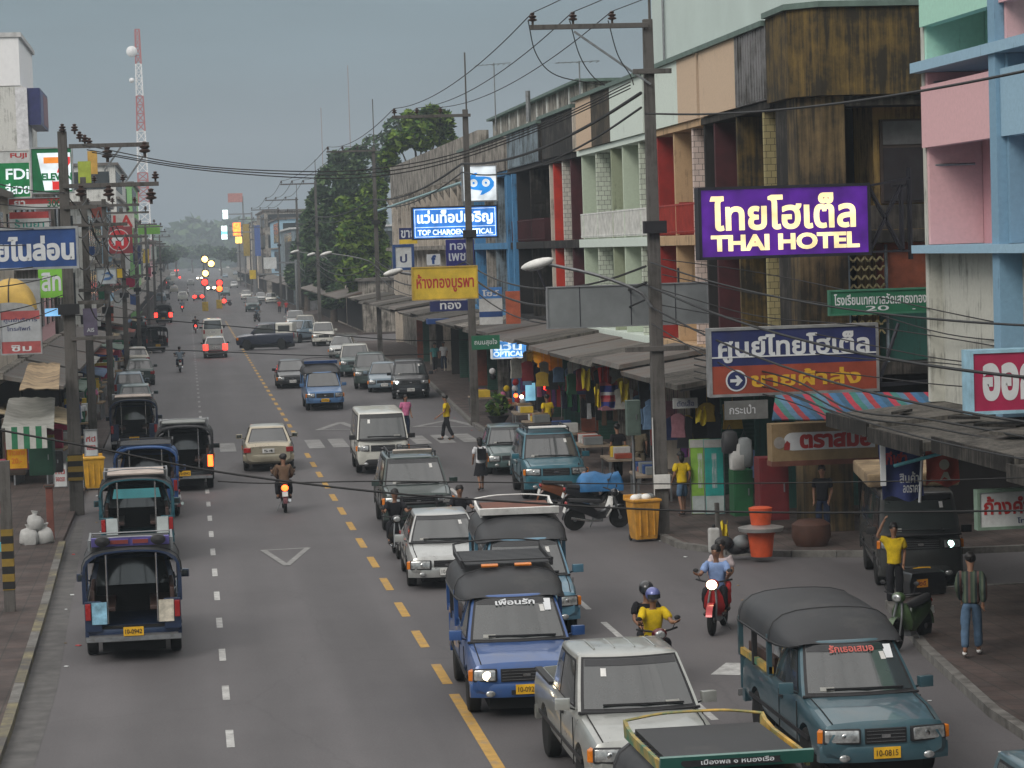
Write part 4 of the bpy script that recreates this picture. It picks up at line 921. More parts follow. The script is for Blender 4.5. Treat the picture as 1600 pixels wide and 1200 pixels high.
sign('tall light blue lit banner board beside the gold shop door', 821, 836, 566, 626, 108, glow2('pale blue face', (.22, .5, .66), .7), [('แว่น', .5, .3, .6, .14, NAVY2, .02)], None, .1)
sign('navy and yellow strip sign left of the optician sign', 624, 652, 356, 381, 112, NAVY, [('ขาย', .5, .38, .8, .45, WTX, .02)], None, .15, split=[(.72, NAVY), (.28, YB)])
sign('blue framed white shield sign on the cream building', 618, 643, 386, 418, 114, WB, [('ป', .5, .55, .4, .4, NAVY, .02)], mat('blue frame', (.03, .07, .2), .5), .15, .12)
sign('small white square sign with a dark letter on the cream building', 667, 688, 397, 414, 112, WB, [('f', .5, .5, .25, .7, NAVY2, .06)], None, .15)
sign('navy banner sign with white script under the optician sign', 697, 741, 374, 418, 110, mat('violet navy board', (.03, .03, .17), .5), [('ทอง', .5, .25, .7, .22, WTX, .02), ('เพชร', .5, .62, .8, .26, WTX, .02)], None, .12)
sign('blue and white picture board beside the blue pillar', 749, 785, 449, 507, 104, WB, [('โชว์', .5, .15, .7, .16, WTX, .03)], None, .12, split=[(.3, mat('azure board', (.06, .2, .5), .5)), (.35, WB), (.15, NAVY2), (.2, WB)])
sign('orange red upright sign beside the blue pillar', 791, 813, 455, 506, 103, mat('faded orange board', (.4, .1, .05), .6, var=.3), (), None, .2)
sign('blue hanging shop sign over the cream building pavement', 668, 712, 498, 506, 125, NAVY2, (), None, .8)
sign('small dark blue sign under the gold shop sign', 672, 736, 470, 486, 104, NAVY, [('ทอง', .5, .5, .5, .6, WTX, .02)], None, .1)
sign('narrow grey sign board over the green door', 1052, 1090, 622, 638, 63.5, mat('pale board', (.3, .31, .31), .6), [('ตัดเสื้อ', .5, .5, .7, .6, NAVY, .01)], None, .08)
sign('grey stall sign above the hanging bags', 1133, 1200, 626, 655, 62.5, mat('dull board', (.16, .165, .16), .6), [('กระเป๋า', .4, .45, .6, .5, WTX, .01)], None, .1)

# ---- left side
LSY = 66
sign('navy sign with white Thai lettering at the left edge', -40, 119, 359, 418, LSY, NAVY2, [('ด้ายไนล่อน', .47, .5, 1.0, .6, WTX, .045)], ALU, .3, .06)
def seven(o, W, H):
    m = MB(); Rm = glow2('seven red', (.72, .03, .03), .45); Om = glow2('seven orange', (.8, .25, .03), .45); Gm = mat('seven green', (.01, .2, .07), .5)
    P = lambda l: [((u - .5) * W, (.5 - v) * H) for u, v in l]
    poly(m, P([(.14, .1), (.98, .1), (.98, .96), (.3, .96)]), WHF, -.01)
    poly(m, P([(.3, .2), (.97, .2), (.97, .34), (.3, .34)]), Om, -.018)
    poly(m, P([(.78, .2), (.97, .2), (.97, .34), (.78, .56), (.62, .56)]), Rm, -.026); poly(m, P([(.5, .74), (.78, .74), (.78, .95), (.5, .95)]), Rm, -.018); poly(m, P([(.58, .56), (.79, .56), (.76, .76), (.52, .76)]), WHF, -.02)
    m.text('ELEVEN', (.12 * W, -.012, -.15 * H), .74 * W, .15 * H, Gm, bold=.05, lift=.03); m.build('emblem', o)
sign('white and green convenience store sign with a big red seven', 50, 112, 232, 300, 88, mat('store green', (.01, .16, .06), .5), (), ALU, .35, .05, seven)
sign('green and white photo shop sign at the left edge', -4, 46, 236, 308, 93, mat('photo green', (.01, .22, .07), .5), [('FUJI', .68, .11, .5, .12, RTX, .03), ('FDi', .62, .5, .7, .22, WHF, .02), ('สีสวย', .6, .82, .75, .22, WHF, .02)], mat('white lattice', (.55, .55, .53), .5), .3, .05, split=[(.26, WB), (.74, mat('photo green', (.01, .22, .07), .5))])
sign('narrow red and white strip sign under the photo shop sign', 14, 97, 310, 326, 90, WB, [('ยา', .2, .5, .2, .6, WTX, .02), ('300', .85, .5, .25, .7, GRB, .02)], ALU, .2, .03, split=[(.55, mat('dull red board', (.36, .05, .05), .5)), (.45, WB)])
sign('white sign with a red top band and green lettering on the left', 15, 76, 331, 357, 89, WB, [('ร้านยา', .5, .7, .75, .5, mat('teal lettering', (.05, .3, .25), .5), .02)], None, .2, .03, split=[(.4, mat('sign red', (.4, .06, .06), .5)), (.6, WB)])
sign('bright lime green sign with white lettering behind the old pole', 60, 108, 420, 465, 80, LIME, [('สิท', .42, .45, .6, .6, WTX, .03)], None, .2)
sign('pale billboard with a red foot below the round yellow awning', 1, 62, 438, 552, 79, mat('pale board grey', (.36, .38, .4), .6, var=.15), [('ศูนย์บริการ', .5, .55, .85, .07, NAVY, .01), ('โทรศัพท์', .45, .66, .6, .06, NAVY, .01), ('ซิม', .5, .93, .5, .08, WTX, .02)], ALU, .3, .04, split=[(.42, mat('pale board', (.3, .31, .31), .6)), (.12, mat('dusty red board', (.35, .08, .08), .5)), (.3, mat('pale board grey', (.36, .38, .4), .6)), (.16, mat('dusty red board', (.35, .08, .08), .5))])
def elephant(o, W, H):
    m = MB(); r = min(W * 1.1, H) * .43; cx = -.08 * W; disc(m, cx, 0, r, WB, -.01); disc(m, cx, 0, r * .92, mat('round red', (.5, .03, .04), .5), -.016)
    P = [(-.5, -.5), (-.32, -.5), (-.3, -.05), (.2, -.05), (.24, -.5), (.42, -.5), (.44, .1), (.36, .35), (.1, .42), (-.2, .5), (-.5, .4), (-.62, .1), (-.64, -.3), (-.52, -.3)]
    poly(m, [(cx + a * r, b * r) for a, b in P], WTX, -.022); m.build('emblem', o)
sign('red round sign with a white elephant on the left side', 170, 207, 354, 396, 125, mat('dull maroon board', (.22, .04, .05), .6), (), None, .25, .03, elephant)
sign('white sign with tall red letters above the elephant sign', 174, 210, 334, 357, 132, mat('cream white board', (.42, .42, .4), .6), [('LA', .5, .5, .8, .75, RTX, .03)], None, .2)
def swl(o, W, H):
    m = MB(); B = NAVY2; poly(m, [(-.3 * W, .1 * H), (.1 * W, .3 * H), (.38 * W, .05 * H), (.2 * W, -.25 * H), (-.2 * W, -.28 * H), (-.1 * W, -.1 * H), (.15 * W, -.08 * H), (.2 * W, .08 * H), (0, .15 * H)], mat('swirl board blue', (.08, .18, .4), .5), -.012); m.build('emblem', o)
sign('small pale sign with a blue swirl on the left pavement', 152, 181, 420, 443, 100, mat('sky white board', (.5, .55, .58), .5), (), ALU, .15, .03, swl)
sign('yellow orange upright sign beside the swirl sign', 183, 191, 420, 434, 102, YB, (), None, .15)
sign('yellow board with faded red lettering on the left pavement', 10, 42, 692, 732, 64, mat('amber board', (.6, .3, .01), .5), [('ข้าวแกง', .5, .35, .8, .25, OTX, .02), ('20.-', .5, .7, .5, .2, OTX, .02)], mat('dark red frame', (.12, .03, .03), .5), .06, .03)
sign('yellow green sign hanging behind the old left pole', 122, 142, 252, 286, 96, mat('yellow green board', (.35, .42, .06), .5), (), None, .2); sign('orange tan sign hanging behind the old left pole', 137, 152, 236, 272, 97, mat('tan orange board', (.55, .33, .08), .5), (), None, .2)
sign('small violet and white sign low between the left poles', 130, 152, 482, 524, 88, mat('grey violet board', (.14, .12, .18), .6), [('AIS', .5, .8, .5, .14, WTX, .03)], None, .15)
sign('small azure lit sign beside the lime green sign', 70, 94, 482, 494, 84, glow2('small azure', (.2, .45, .75), .6), (), None, .2)
sign('tall crimson and white board at the left border', -12, 10, 718, 802, 60, mat('crimson edge board', (.3, .03, .06), .5), [('ลด', .55, .7, .6, .14, WTX, .02)], None, .1); sign('small cyan board at the left border', -8, 9, 848, 862, 58, mat('cyan board', (.08, .38, .5), .5), (), None, .1)
# hazy far signs
def farsign(label, px0, px1, py0, py1, Y, m, **k):
    o = sign(label, px0, px1, py0, py1, Y, m, (), None, .4, .05, **k); c = o.location
    if c.x > 3:                                       # carried by a mast at the kerb and a cross arm
        q = MB(); q.tube([(12.75 - c.x, .7, -c.z), (12.75 - c.x, .7, .3)], .16, STEEL, 8); q.bar((12.75 - c.x, .7, 0), (0, .5, 0), .2, STEEL); q.build('mast', o)
    return o
NE = [glow2('neon orange', (1, .22, .03), 3), glow2('neon yellow', (1, .62, .12), 2.5), glow2('neon white', (.8, 1, .95), 2.0), glow2('neon cyan', (.2, .7, .8), 1.5), glow2('neon red', (1, .05, .03), 3)]
farsign('orange glowing far sign with a tall panel', 364, 376, 348, 368, 480, NE[0]); farsign('yellow glowing panel under the orange far sign', 368, 378, 370, 380, 482, NE[1]); farsign('white and cyan lit far sign with two stacked boxes', 346, 355, 353, 374, 470, NE[2], split=[(.4, NE[2]), (.25, NE[3]), (.35, NE[2])]); farsign('small round white lit far sign above the others', 348, 356, 328, 342, 490, NE[2])
farsign('blue violet far panel beside the orange sign', 398, 407, 352, 400, 470, mat('hazy blue board', (.05, .1, .3), .5)); farsign('dull yellow far panel beside the orange sign', 380, 390, 350, 400, 475, mat('hazy yellow board', (.35, .25, .05), .5)); farsign('pale red rooftop billboard in the haze', 356, 379, 302, 316, 560, mat('hazy red white board', (.45, .2, .18), .5))
farsign('small yellow road sign by the far parked cars', 390, 400, 422, 436, 330, YB); farsign('white far sign with teal letters on the right', 412, 432, 402, 420, 300, WB); farsign('pale green far sign on the left row', 216, 250, 352, 366, 290, LIME)
for i, (px, py, w_, h_, Y, m_) in enumerate([(128, 350, 14, 26, 150, WB), (152, 330, 18, 20, 160, REDB), (140, 392, 16, 14, 135, NAVY2), (196, 408, 14, 26, 200, WB), (214, 398, 12, 30, 240, NAVY), (204, 440, 14, 18, 190, CRIM), (160, 455, 12, 24, 140, GRB), (228, 400, 10, 22, 300, YB), (240, 395, 9, 20, 330, WB), (186, 470, 14, 16, 180, WB), (172, 490, 10, 24, 150, REDB), (232, 425, 8, 14, 310, CRIM), (150, 500, 14, 20, 130, WB), (208, 470, 9, 20, 220, NAVY2)]):
    farsign(('narrow white', 'brick red', 'blue', 'white upright', 'navy upright', 'crimson', 'green upright', 'yellow', 'small white', 'squat white', 'red upright', 'small crimson', 'dusty white', 'blue upright')[i] + ' hanging sign in the crowded left row, ' + ('above the round elephant sign', 'near the roofline by the old pole', 'left of the elephant sign', 'below the elephant sign', 'under the lime green block', 'over the angled songthaew', 'behind the lime sign', 'in the haze under the mast', 'farthest but one on that side', 'over the beige parked car', 'over the pavement stalls', 'low in the far haze', 'behind the violet sign', 'above the red tail lights')[i], px - w_ / 2, px + w_ / 2, py - h_ / 2, py + h_ / 2, Y, m_, group='signs hanging in the left row')

# ---- awnings, cloths
o = thing('round_awning', 'round yellow canvas awning at the left edge', 'awning', tuple(AY(18, 484, 70)))
m = MB(); AWY = mat('yellow canvas', (.5, .33, .08), .7, var=.2, scale=2, dirt=(.3, .2, .06), dirt_amt=.3)
rows_ = []
for i in range(9):
    q = math.pi * i / 8 / 1.0
    rows_.append([Vector((.68 * math.cos(k * math.pi / 12), -.75 * math.sin(q / 2) * 1.4, .85 * math.sin(k * math.pi / 12) * (1 - .75 * (i / 8) ** 2))) for k in range(13)])
m.grid(rows_, AWY); m.build('canvas', o, smooth=60)
m = MB()
for k in (0, 6, 12): m.tube([r[k] * 1.01 for r in rows_], .015, DFR, 5)
m.build('rib', o)
def cloth(label, pts, mt, name='awning', cat='awning', thick=.03, wav=.05, seed=1):
    """sagging sheet between four corner points (near-left, near-right, far-right, far-left)"""
    a, b, c, d = [Vector(p) for p in pts]; r = random.Random(seed); n = 10; m = MB(); rows_ = []
    for i in range(n + 1):
        rows_.append([(a.lerp(b, k / n)).lerp(d.lerp(c, k / n), i / n) - Vector((0, 0, wav * math.sin(math.pi * k / n) * math.sin(math.pi * i / n) + r.uniform(0, wav * .4))) for k in range(n + 1)])
    m.grid(rows_, mt); m.grid([[v - Vector((0, 0, thick)) for v in q] for q in rows_], mt, True)
    return tag(m.build(name, smooth=50), label, cat)
BRC = mat('brown canvas', (.3, .22, .13), .9, var=.4, scale=1.5, dirt=(.09, .06, .04), dirt_amt=.5); GRC = mat('grey tarp', (.2, .2, .18), .9, var=.35, scale=1.5, dirt=(.08, .08, .07), dirt_amt=.4)
cloth('stained brown canvas awning over the left pavement', [AY(30, 606, 66), AY(92, 606, 66), AY(94, 566, 80), AY(44, 566, 80)], BRC, seed=2, wav=.12)
cloth('grey tarpaulin stall roof over the left pavement', [AY(2, 668, 62), AY(84, 668, 62), AY(86, 620, 72), AY(14, 620, 72)], GRC, seed=3, wav=.12)
m = MB(); a, b = AY(8, 668, 62), AY(74, 700, 62); m.box(a.x, b.x, 62, 62.05, b.z, a.z, bands('green white stripes', [(.03, .16, .08), (.45, .45, .42)], 3.5, 'X')); tag(m.build('stall_valance'), 'green and white striped valance of the left stall', 'valance')
cloth('striped red and blue awning beside the hotel corner', [AY(1206, 655, 57), AY(1462, 655, 57), AY(1462, 612, 59.3), AY(1212, 612, 59.3)], bands('red blue stripes', [(.06, .16, .3), (.05, .12, .2), (.42, .05, .08), (.06, .2, .18), (.1, .2, .3), (.35, .05, .06)], 1.0, 'X'), seed=4, wav=.06)
def flag(label, px0, py0, px1, py1, Y, mt, seed=0, tilt=0, dep=.12, name='flag', cat='flag', extra=None):
    a, b = AY(px0, py0, Y), AY(px1, py1, Y); W, H = b.x - a.x, a.z - b.z; m = MB(); r = random.Random(seed); n = 8
    rw = [[Vector((W * k / n + tilt * W * i / n, dep * math.sin(k * 1.3 + i * .4 + seed), -H * i / n + .06 * math.sin(k * .9))) for k in range(n + 1)] for i in range(n + 1)]
    m.grid(rw, mt); m.grid([[v + Vector((0, .02, 0)) for v in q] for q in rw], mt, True); o = m.build(name, smooth=60, loc=tuple(a)); tag(o, label, cat)
    if extra: extra(o, W, H)
    return o
def bflag(o, W, H):
    m = MB(); m.text('กีฬา', (W * .35, -.14, -H * .28), W * .5, H * .2, mat('flag red', (.35, .04, .06), .7), bold=.04); m.text('สินค้า', (W * .65, -.14, -H * .62), W * .45, H * .18, WTX, bold=.02); m.text('ลดราคา', (W * .7, -.14, -H * .82), W * .4, H * .12, WTX, bold=.02); m.build('lettering', o)
    m = MB(); m.box(-.02, .1 * W, -.16, -.13, -H * .75, -H * .02, WTX); m.build('white_band', o)
flag('navy banner flag with white and red lettering under the near awning', 1373, 690, 1441, 778, 47.5, mat('navy cloth', (.035, .05, .17), .8), 2, .05, .06, 'banner', 'banner', bflag)
def rflag(o, W, H):
    m = MB(); c = (W * .5, -H * .45); disc(m, c[0], c[1], H * .14, mat('pale crest', (.45, .42, .35), .7), -.12); poly(m, [(c[0] - .16 * W, c[1] - .45 * H), (c[0] - .02 * W, c[1] - .2 * H), (c[0] + .1 * W, c[1] - .2 * H), (c[0] + .2 * W, c[1] - .45 * H), (c[0], c[1] - .33 * H)], mat('pale crest', (.45, .42, .35), .7), -.122); m.build('crest', o)
flag('red banner flag with a pale crest under the near awning', 1446, 700, 1499, 756, 47, mat('red cloth', (.42, .07, .05), .8), 3, 0, .05, 'banner', 'banner', rflag)
o = tag(MB().tube([AY(1397, 728, 47.3), AY(1488, 704, 46.6)], .035, mat('turquoise pole', (.1, .36, .42), .5)).tube([AY(1441, 710, 47.3), AY(1437, 785, 47.3)], .03, WTX).build('flag_rod', smooth=60), 'turquoise rod with a white drop holding the banners', 'rod')
for i, (a, b_, c, d, Y, k, n_) in enumerate([(908, 578, 922, 608, 84, 'yel', 'yellow flag leaning out of the clothing shop'), (934, 568, 952, 600, 80, 'red', 'red flag high among the hanging clothes'), (968, 598, 984, 630, 77, 'yel', 'yellow flag beside the grey traffic sign'), (928, 606, 938, 636, 79, 'yel', 'narrow yellow flag low among the hanging clothes'), (936, 598, 966, 636, 78, 'mix', 'folded blue and red flag among the hanging clothes'), (1086, 638, 1102, 662, 64, 'yel', 'yellow flag behind the near right pole')]):
    mt = {'yel': mat('yellow cloth', (.6, .46, .02), .8), 'red': mat('scarlet cloth', (.5, .02, .02), .8), 'mix': bands('flag cloth', [(.35, .03, .05), (.5, .5, .5), (.03, .04, .2), (.03, .04, .2), (.4, .1, .1)], 2, 'Z')}[k]
    flag(n_, a, b_, c, d, Y, mt, i, .1, .08)

V = Vector
# ================================================================ vehicles
_mesh = {}
def boolean_cut(o, cut):
    c = cut.build('cutter', o.parent); md = o.modifiers.new('b', 'BOOLEAN'); md.operation = 'DIFFERENCE'; md.object = c; md.solver = 'EXACT'; md.use_self = True
    dg = bpy.context.evaluated_depsgraph_get(); me = bpy.data.meshes.new_from_object(o.evaluated_get(dg))
    o.modifiers.clear(); old = o.data; o.data = me; bpy.data.objects.remove(c)
    me.polygons.foreach_set('use_smooth', [True] * len(me.polygons)); me.set_sharp_from_angle(angle=R(38))
def wheel(par, x, y, r, wd=.2, hub=RIM):
    key = ('w', r, wd, hub.name)
    if key not in _mesh:
        m = MB(); m.lathe([(r * .6, -wd * .5), (r * .9, -wd * .5), (r * .98, -wd * .4), (r, -wd * .2), (r, wd * .2), (r * .98, wd * .4), (r * .9, wd * .5), (r * .6, wd * .5)], RUBBER, (0, 0, 0), 'X', 28); t = m.build('wheel', smooth=40); 
        m = MB(); m.lathe([(.03, wd * .42), (r * .2, wd * .44), (r * .3, wd * .34), (r * .55, wd * .36), (r * .63, wd * .46), (r * .64, -wd * .4)], hub, (0, 0, 0), 'X', 24)
        for k in range(6): q = k * math.pi / 3; m.cbox((wd * .37, r * .42 * math.cos(q), r * .42 * math.sin(q)), (.02, r * .16, r * .1), DARK, rx=math.degrees(q))
        h = m.build('rim', smooth=40); _mesh[key] = (t.data, h.data); bpy.data.objects.remove(t); bpy.data.objects.remove(h)
    t, h = _mesh[key]
    w_ = link('wheel', t, par, (x, y, r), 0 if x > 0 else 180); link('rim', h, w_)
def section(hw, zb, zt, crown=.03):
    h = zt - zb
    half = [(hw * .78, zb), (hw * .95, zb + .07), (hw * .995, zb + .26 * h), (hw, zb + .5 * h), (hw * .99, zb + .72 * h), (hw * .965, zt - .07), (hw * .92, zt - .015), (hw * .8, zt + crown * .4), (hw * .4, zt + crown)]
    return half + [(0, zt + crown * 1.05)] + [(-a, b) for a, b in half[::-1]]
class House:
    """glasshouse of a vehicle: front, rear and side faces as functions, so the panes lie on the same surface"""
    def __init__(s, fb, rb, wb, zb, ft, rt, wt, zt, bf=.14, br=.06): s.__dict__.update(locals())
    def w(s, t): return s.wb + (s.wt - s.wb) * (t ** 1.15)
    def z(s, t): return s.zb + (s.zt - s.zb) * t
    def fr(s, u, t): return Vector((s.w(t) * u, s.fb + (s.ft - s.fb) * t + s.bf * (1 - u * u), s.z(t)))
    def re(s, u, t): return Vector((s.w(t) * u, s.rb + (s.rt - s.rb) * t - s.br * (1 - u * u), s.z(t)))
    def side(s, sg, v, t):
        a, b = s.fb + (s.ft - s.fb) * t, s.rb + (s.rt - s.rb) * t
        return Vector((sg * (s.w(t) + .02 * math.sin(math.pi * v)), a + (b - a) * v, s.z(t)))
    def shell(s, m, mt, crown=.05):
        rings = []
        for t in (0, .2, .5, .8, .95):
            rings.append([s.fr(u / 3, t) for u in range(-3, 4)] + [s.side(1, v / 5, t) for v in range(1, 5)] + [s.re(-u / 3, t) for u in range(-3, 4)] + [s.side(-1, 1 - v / 5, t) for v in range(1, 5)])
        cen = Vector((0, (s.ft + s.rt) / 2, 0)); top = rings[-1]
        for k, (f, dz) in enumerate(((.97, .75), (.9, 1.0), (.6, 1.0), (.25, 1.0))):
            zz = s.zt - (s.zt - s.zb) * .05 + dz * .05 * (s.zt - s.zb) + (crown * (1 - f * f))
            rings.append([Vector((v.x * f, cen.y + (v.y - cen.y) * f, zz)) for v in top])
        m.loft(rings, mt)
    def pane(s, m, mt, face, a, b, t0=.1, t1=.9, off=.008, sg=1, n=8):
        rows_ = []
        for i in range(5):
            t = t0 + (t1 - t0) * i / 4; r = []
            for k in range(n + 1):
                q = a + (b - a) * k / n
                if face == 'f': p = s.fr(q, t) + Vector((0, off, off * .5))
                elif face == 'r': p = s.re(q, t) + Vector((0, -off, off * .3))
                else: p = s.side(sg, q, t) + Vector((sg * off, 0, 0))
                r.append(p)
            rows_.append(r)
        m.grid(rows_, mt)
TYPES = {
    'pickup': dict(L=4.9, W=1.74, wb=2.95, ax=.02, rw=.345, st=[(2.45, .76, .42, .76), (2.38, .835, .36, .87), (1.9, .86, .33, .97), (1.1, .865, .33, 1.05), (.3, .87, .33, 1.08), (-2.3, .87, .40, 1.08), (-2.43, .845, .46, 1.05)], gh=(1.2, -.45, .81, 1.04, .5, -.34, .655, 1.7), win=[(.1, .92)]),
    'xcab': dict(L=5.1, W=1.76, wb=3.05, ax=.05, rw=.36, st=[(2.55, .74, .42, .8), (2.46, .84, .36, .93), (1.95, .87, .33, 1.03), (1.15, .875, .33, 1.1), (.3, .88, .33, 1.13), (-2.4, .88, .42, 1.13), (-2.53, .855, .48, 1.1)], gh=(1.25, -.95, .82, 1.1, .5, -.82, .67, 1.76), win=[(.1, .6), (.64, .93)], bed=True),
    'sedan': dict(L=4.4, W=1.7, wb=2.55, ax=.02, rw=.31, st=[(2.2, .7, .34, .6), (2.13, .79, .27, .7), (1.65, .84, .22, .82), (1.0, .85, .2, .92), (-.9, .85, .2, .96), (-1.5, .845, .22, .98), (-2.08, .8, .28, .95), (-2.2, .72, .36, .84)], gh=(1.15, -1.7, .775, .91, .35, -1.0, .57, 1.45), win=[(.1, .5), (.54, .84)], sedan=True),
    'suv': dict(L=4.7, W=1.83, wb=2.75, ax=.05, rw=.37, st=[(2.35, .78, .4, .8), (2.27, .87, .33, .98), (1.8, .905, .3, 1.08), (1.05, .915, .3, 1.14), (-2.2, .915, .34, 1.16), (-2.35, .88, .42, 1.12)], gh=(1.2, -2.3, .85, 1.1, .45, -2.05, .69, 1.8), win=[(.08, .36), (.39, .66), (.69, .94)]),
    'van': dict(L=4.7, W=1.72, wb=2.5, ax=.1, rw=.32, st=[(2.35, .76, .34, .98), (2.29, .835, .28, 1.1), (1.9, .86, .26, 1.18), (-2.2, .86, .3, 1.18), (-2.35, .83, .4, 1.12)], gh=(2.27, -2.33, .835, 1.12, 1.78, -2.2, .73, 1.98), win=[(.05, .24), (.27, .5), (.53, .74), (.77, .95)]),
    'hatch': dict(L=4.0, W=1.68, wb=2.45, ax=.05, rw=.3, st=[(2.0, .7, .34, .62), (1.92, .79, .27, .72), (1.5, .83, .22, .84), (.9, .84, .2, .93), (-1.8, .84, .24, .98), (-2.0, .78, .36, .92)], gh=(1.1, -1.95, .775, .91, .3, -1.6, .6, 1.48), win=[(.1, .5), (.54, .88)]),
}
def put(o, px, py, axle, yaw, z=0.0):
    """stand the vehicle so that the middle of its front or rear axle is at the photo pixel"""
    g = G(px, py, z); q = R(yaw); o.location = (g.x + math.sin(q) * axle, g.y - math.cos(q) * axle, z); o.rotation_euler.z = q
PLT = ['10-0472', '10-0815', 'กข 2714', '10-0339', 'บก 5168', '10-0926']
def vehicle(kind, name, label, cat, colour, px, py, ref='front', yaw=180.0, group=None, lights=None, tails=None, plate=PLATEW, glass=None, hi=True, bull=False, rack=None, roofm=None, extra=None, chrome=False, lampw=.34, lampz=None, lower=None, pos=None):
    T_ = TYPES[kind]; L, W, rw = T_['L'], T_['W'], T_['rw']; yf, yr = T_['ax'] + T_['wb'] / 2, T_['ax'] - T_['wb'] / 2
    t = thing(name, label, cat, group=group)
    if pos: t.location = (*pos, 0); t.rotation_euler.z = R(yaw)
    else: put(t, px, py, yf if ref == 'front' else yr, yaw)
    glass = glass or GLASS
    m = MB(); m.loft([[Vector((x, y, z)) for x, z in section(hw, zb, zt)] for y, hw, zb, zt in T_['st']], colour); body = m.build('body', t, smooth=38)
    cut = MB()
    for y in (yf, yr):
        for sx in (-1, 1): cut.lathe([(rw + .06, -.28), (rw + .06, .3)], DARK, (sx * (W / 2), y, rw), 'X', 24)
    if T_.get('bed') or extra == 'songthaew': cut.box(-.74, .74, -2.36 if T_.get('bed') else -2.6, -1.05 if T_.get('bed') else -.56, .66, 1.5, DARK)
    boolean_cut(body, cut)
    gh = House(*T_['gh']); m = MB(); gh.shell(m, roofm or colour); m.build('cab' if kind in ('pickup', 'xcab') else 'roof', t, smooth=40)
    g = MB(); gh.pane(g, glass, 'f', -.9, .9, .07, .92, .012); gh.pane(g, PLAST, 'f', -.95, .95, .03, .96, .006); ws = g.build('windshield', t, smooth=60)
    if hi:
        q = MB(); p0, p1, p2 = gh.fr(-.75, .1), gh.fr(-.1, .12), gh.fr(.6, .12); off = Vector((0, .03, .02))
        q.bar(p0 + off, p1 + off, .025, PLAST); q.bar(p1 + off, p2 + off, .025, PLAST); q.build('wiper', ws)
        q = MB(); gh.pane(q, mat('tint band', (.012, .014, .016), .08, 0, .6), 'f', -.89, .89, .8, .915, .016); q.build('tint_band', ws)
        q = MB(); e_ = .55 if len(bpy.data.objects) % 2 else -.6; gh.pane(q, WHITE, 'f', e_ - .05, e_ + .05, .62, .76, .017, n=2); gh.pane(q, mat('dash paper', (.3, .3, .28), .7), 'f', -e_ - .14, -e_ + .1, .1, .17, .017, n=3); q.build('sticker', ws)
    for sg in (-1, 1):
        for a, b in T_['win']:
            g = MB(); gh.pane(g, glass, 's', a + .0, b, .1, .86, .012, sg); gh.pane(g, PLAST, 's', a - .015, b + .015, .06, .9, .006, sg); g.build('side_window', t, smooth=60)
    g = MB(); gh.pane(g, glass, 'r', -.84, .84, .14, .86, .012); gh.pane(g, PLAST, 'r', -.89, .89, .09, .91, .006); g.build('rear_window', t, smooth=60)
    zn = lampz or T_['st'][1][3] - .16; xw = W / 2 - .1 - lampw / 2
    for sg in (-1, 1):
        q = MB(); q.cbox((sg * (xw + .03), L / 2 - .075, zn), (lampw, .2, .17), LENS, rz=-sg * 12, rx=8); h = q.build('headlight', t, smooth=40, bevel=.03)
        q = MB(); q.cbox((sg * (xw + .03), L / 2 - .083, zn), (lampw + .04, .19, .205), PLAST, rz=-sg * 12, rx=8); q.build('surround', h, bevel=.03)
        q = MB(); q.ell((sg * (xw - .0), L / 2 + .022, zn), (.085, .022, .075) if lights else (.06, .012, .06), lights if lights else CHROME, 12, 6); q.build('bulb', h, smooth=60)
        q = MB(); q.cbox((sg * (W / 2 - .045), L / 2 - .17, zn), (.09, .18, .17), LENSA, rz=-sg * 22); q.build('indicator', t, bevel=.02)
    q = MB(); gw = (xw - lampw / 2) * 2 - .06; q.cbox((0, L / 2 - .025, zn), (gw, .09, .2), PLAST)
    for k in range(4): q.cbox((0, L / 2 + .024, zn - .07 + .046 * k), (gw - .03, .014, .016), CHROME if chrome else STEEL)
    q.cbox((0, L / 2 + .03, zn + .0), (.13, .012, .06), CHROME)
    q.build('grille', t, bevel=.008)
    q = MB(); zb = T_['st'][1][2] + .12; q.loft([[Vector((x, L / 2 - .14 * abs(x / (W / 2)) ** 3 + dy, zb + dz)) for dy, dz in ((-.12, -.12), (.03, -.11), (.055, 0), (.03, .1), (-.12, .11))] for x in [W / 2 * k / 6 for k in range(-6, 7)]], lower or colour); bp = q.build('front_bumper', t, smooth=50)
    q = MB(); q.cbox((0, L / 2 + .055, zb - .03), (gw * .62, .02, .07), PLAST); q.build('air_intake', bp)
    q = MB(); q.cbox((0, L / 2 + .07, zb + .015), (.36, .012, .15), plate); q.text(PLT[len(bpy.data.objects) % 6], (0, L / 2 + .077, zb + .015), .29, .08, PLAST, right=(-1, 0, 0), nrm=(0, 1, 0), bold=.01); q.build('number_plate', t)
    # rear
    zt = T_['st'][-2][3]
    for sg in ((-1, 1) if extra != 'songthaew' else ()):
        q = MB(); q.cbox((sg * (W / 2 - .15), -L / 2 + .05, zt - .2), (.24 if kind == 'sedan' else .14 if not tails else .34, .14, .17 if kind == 'sedan' else .34 if not tails else .44), tails if tails else LENSR, rz=sg * 10); q.build('tail_light', t, bevel=.02)  # lit lenses oversized so their glare is part of the shape
    q = MB(); q.loft([[Vector((x, -L / 2 + .14 * abs(x / (W / 2)) ** 3 - dy, .5 + dz)) for dy, dz in ((-.12, -.1), (.03, -.1), (.05, 0), (.03, .09), (-.12, .1))] for x in [W / 2 * k / 6 for k in range(-6, 7)]], lower or colour); q.build('rear_bumper', t, smooth=50)
    if extra != 'songthaew':
        q = MB(); q.cbox((0, -L / 2 - .025 - (.03 if kind != 'sedan' else .0), zt - .22 if kind != 'sedan' else .72), (.4, .02, .15), plate); q.text('กค 54', (0, -L / 2 - .06, zt - .22 if kind != 'sedan' else .72), .3, .08, PLAST, bold=.01); q.build('number_plate', t)
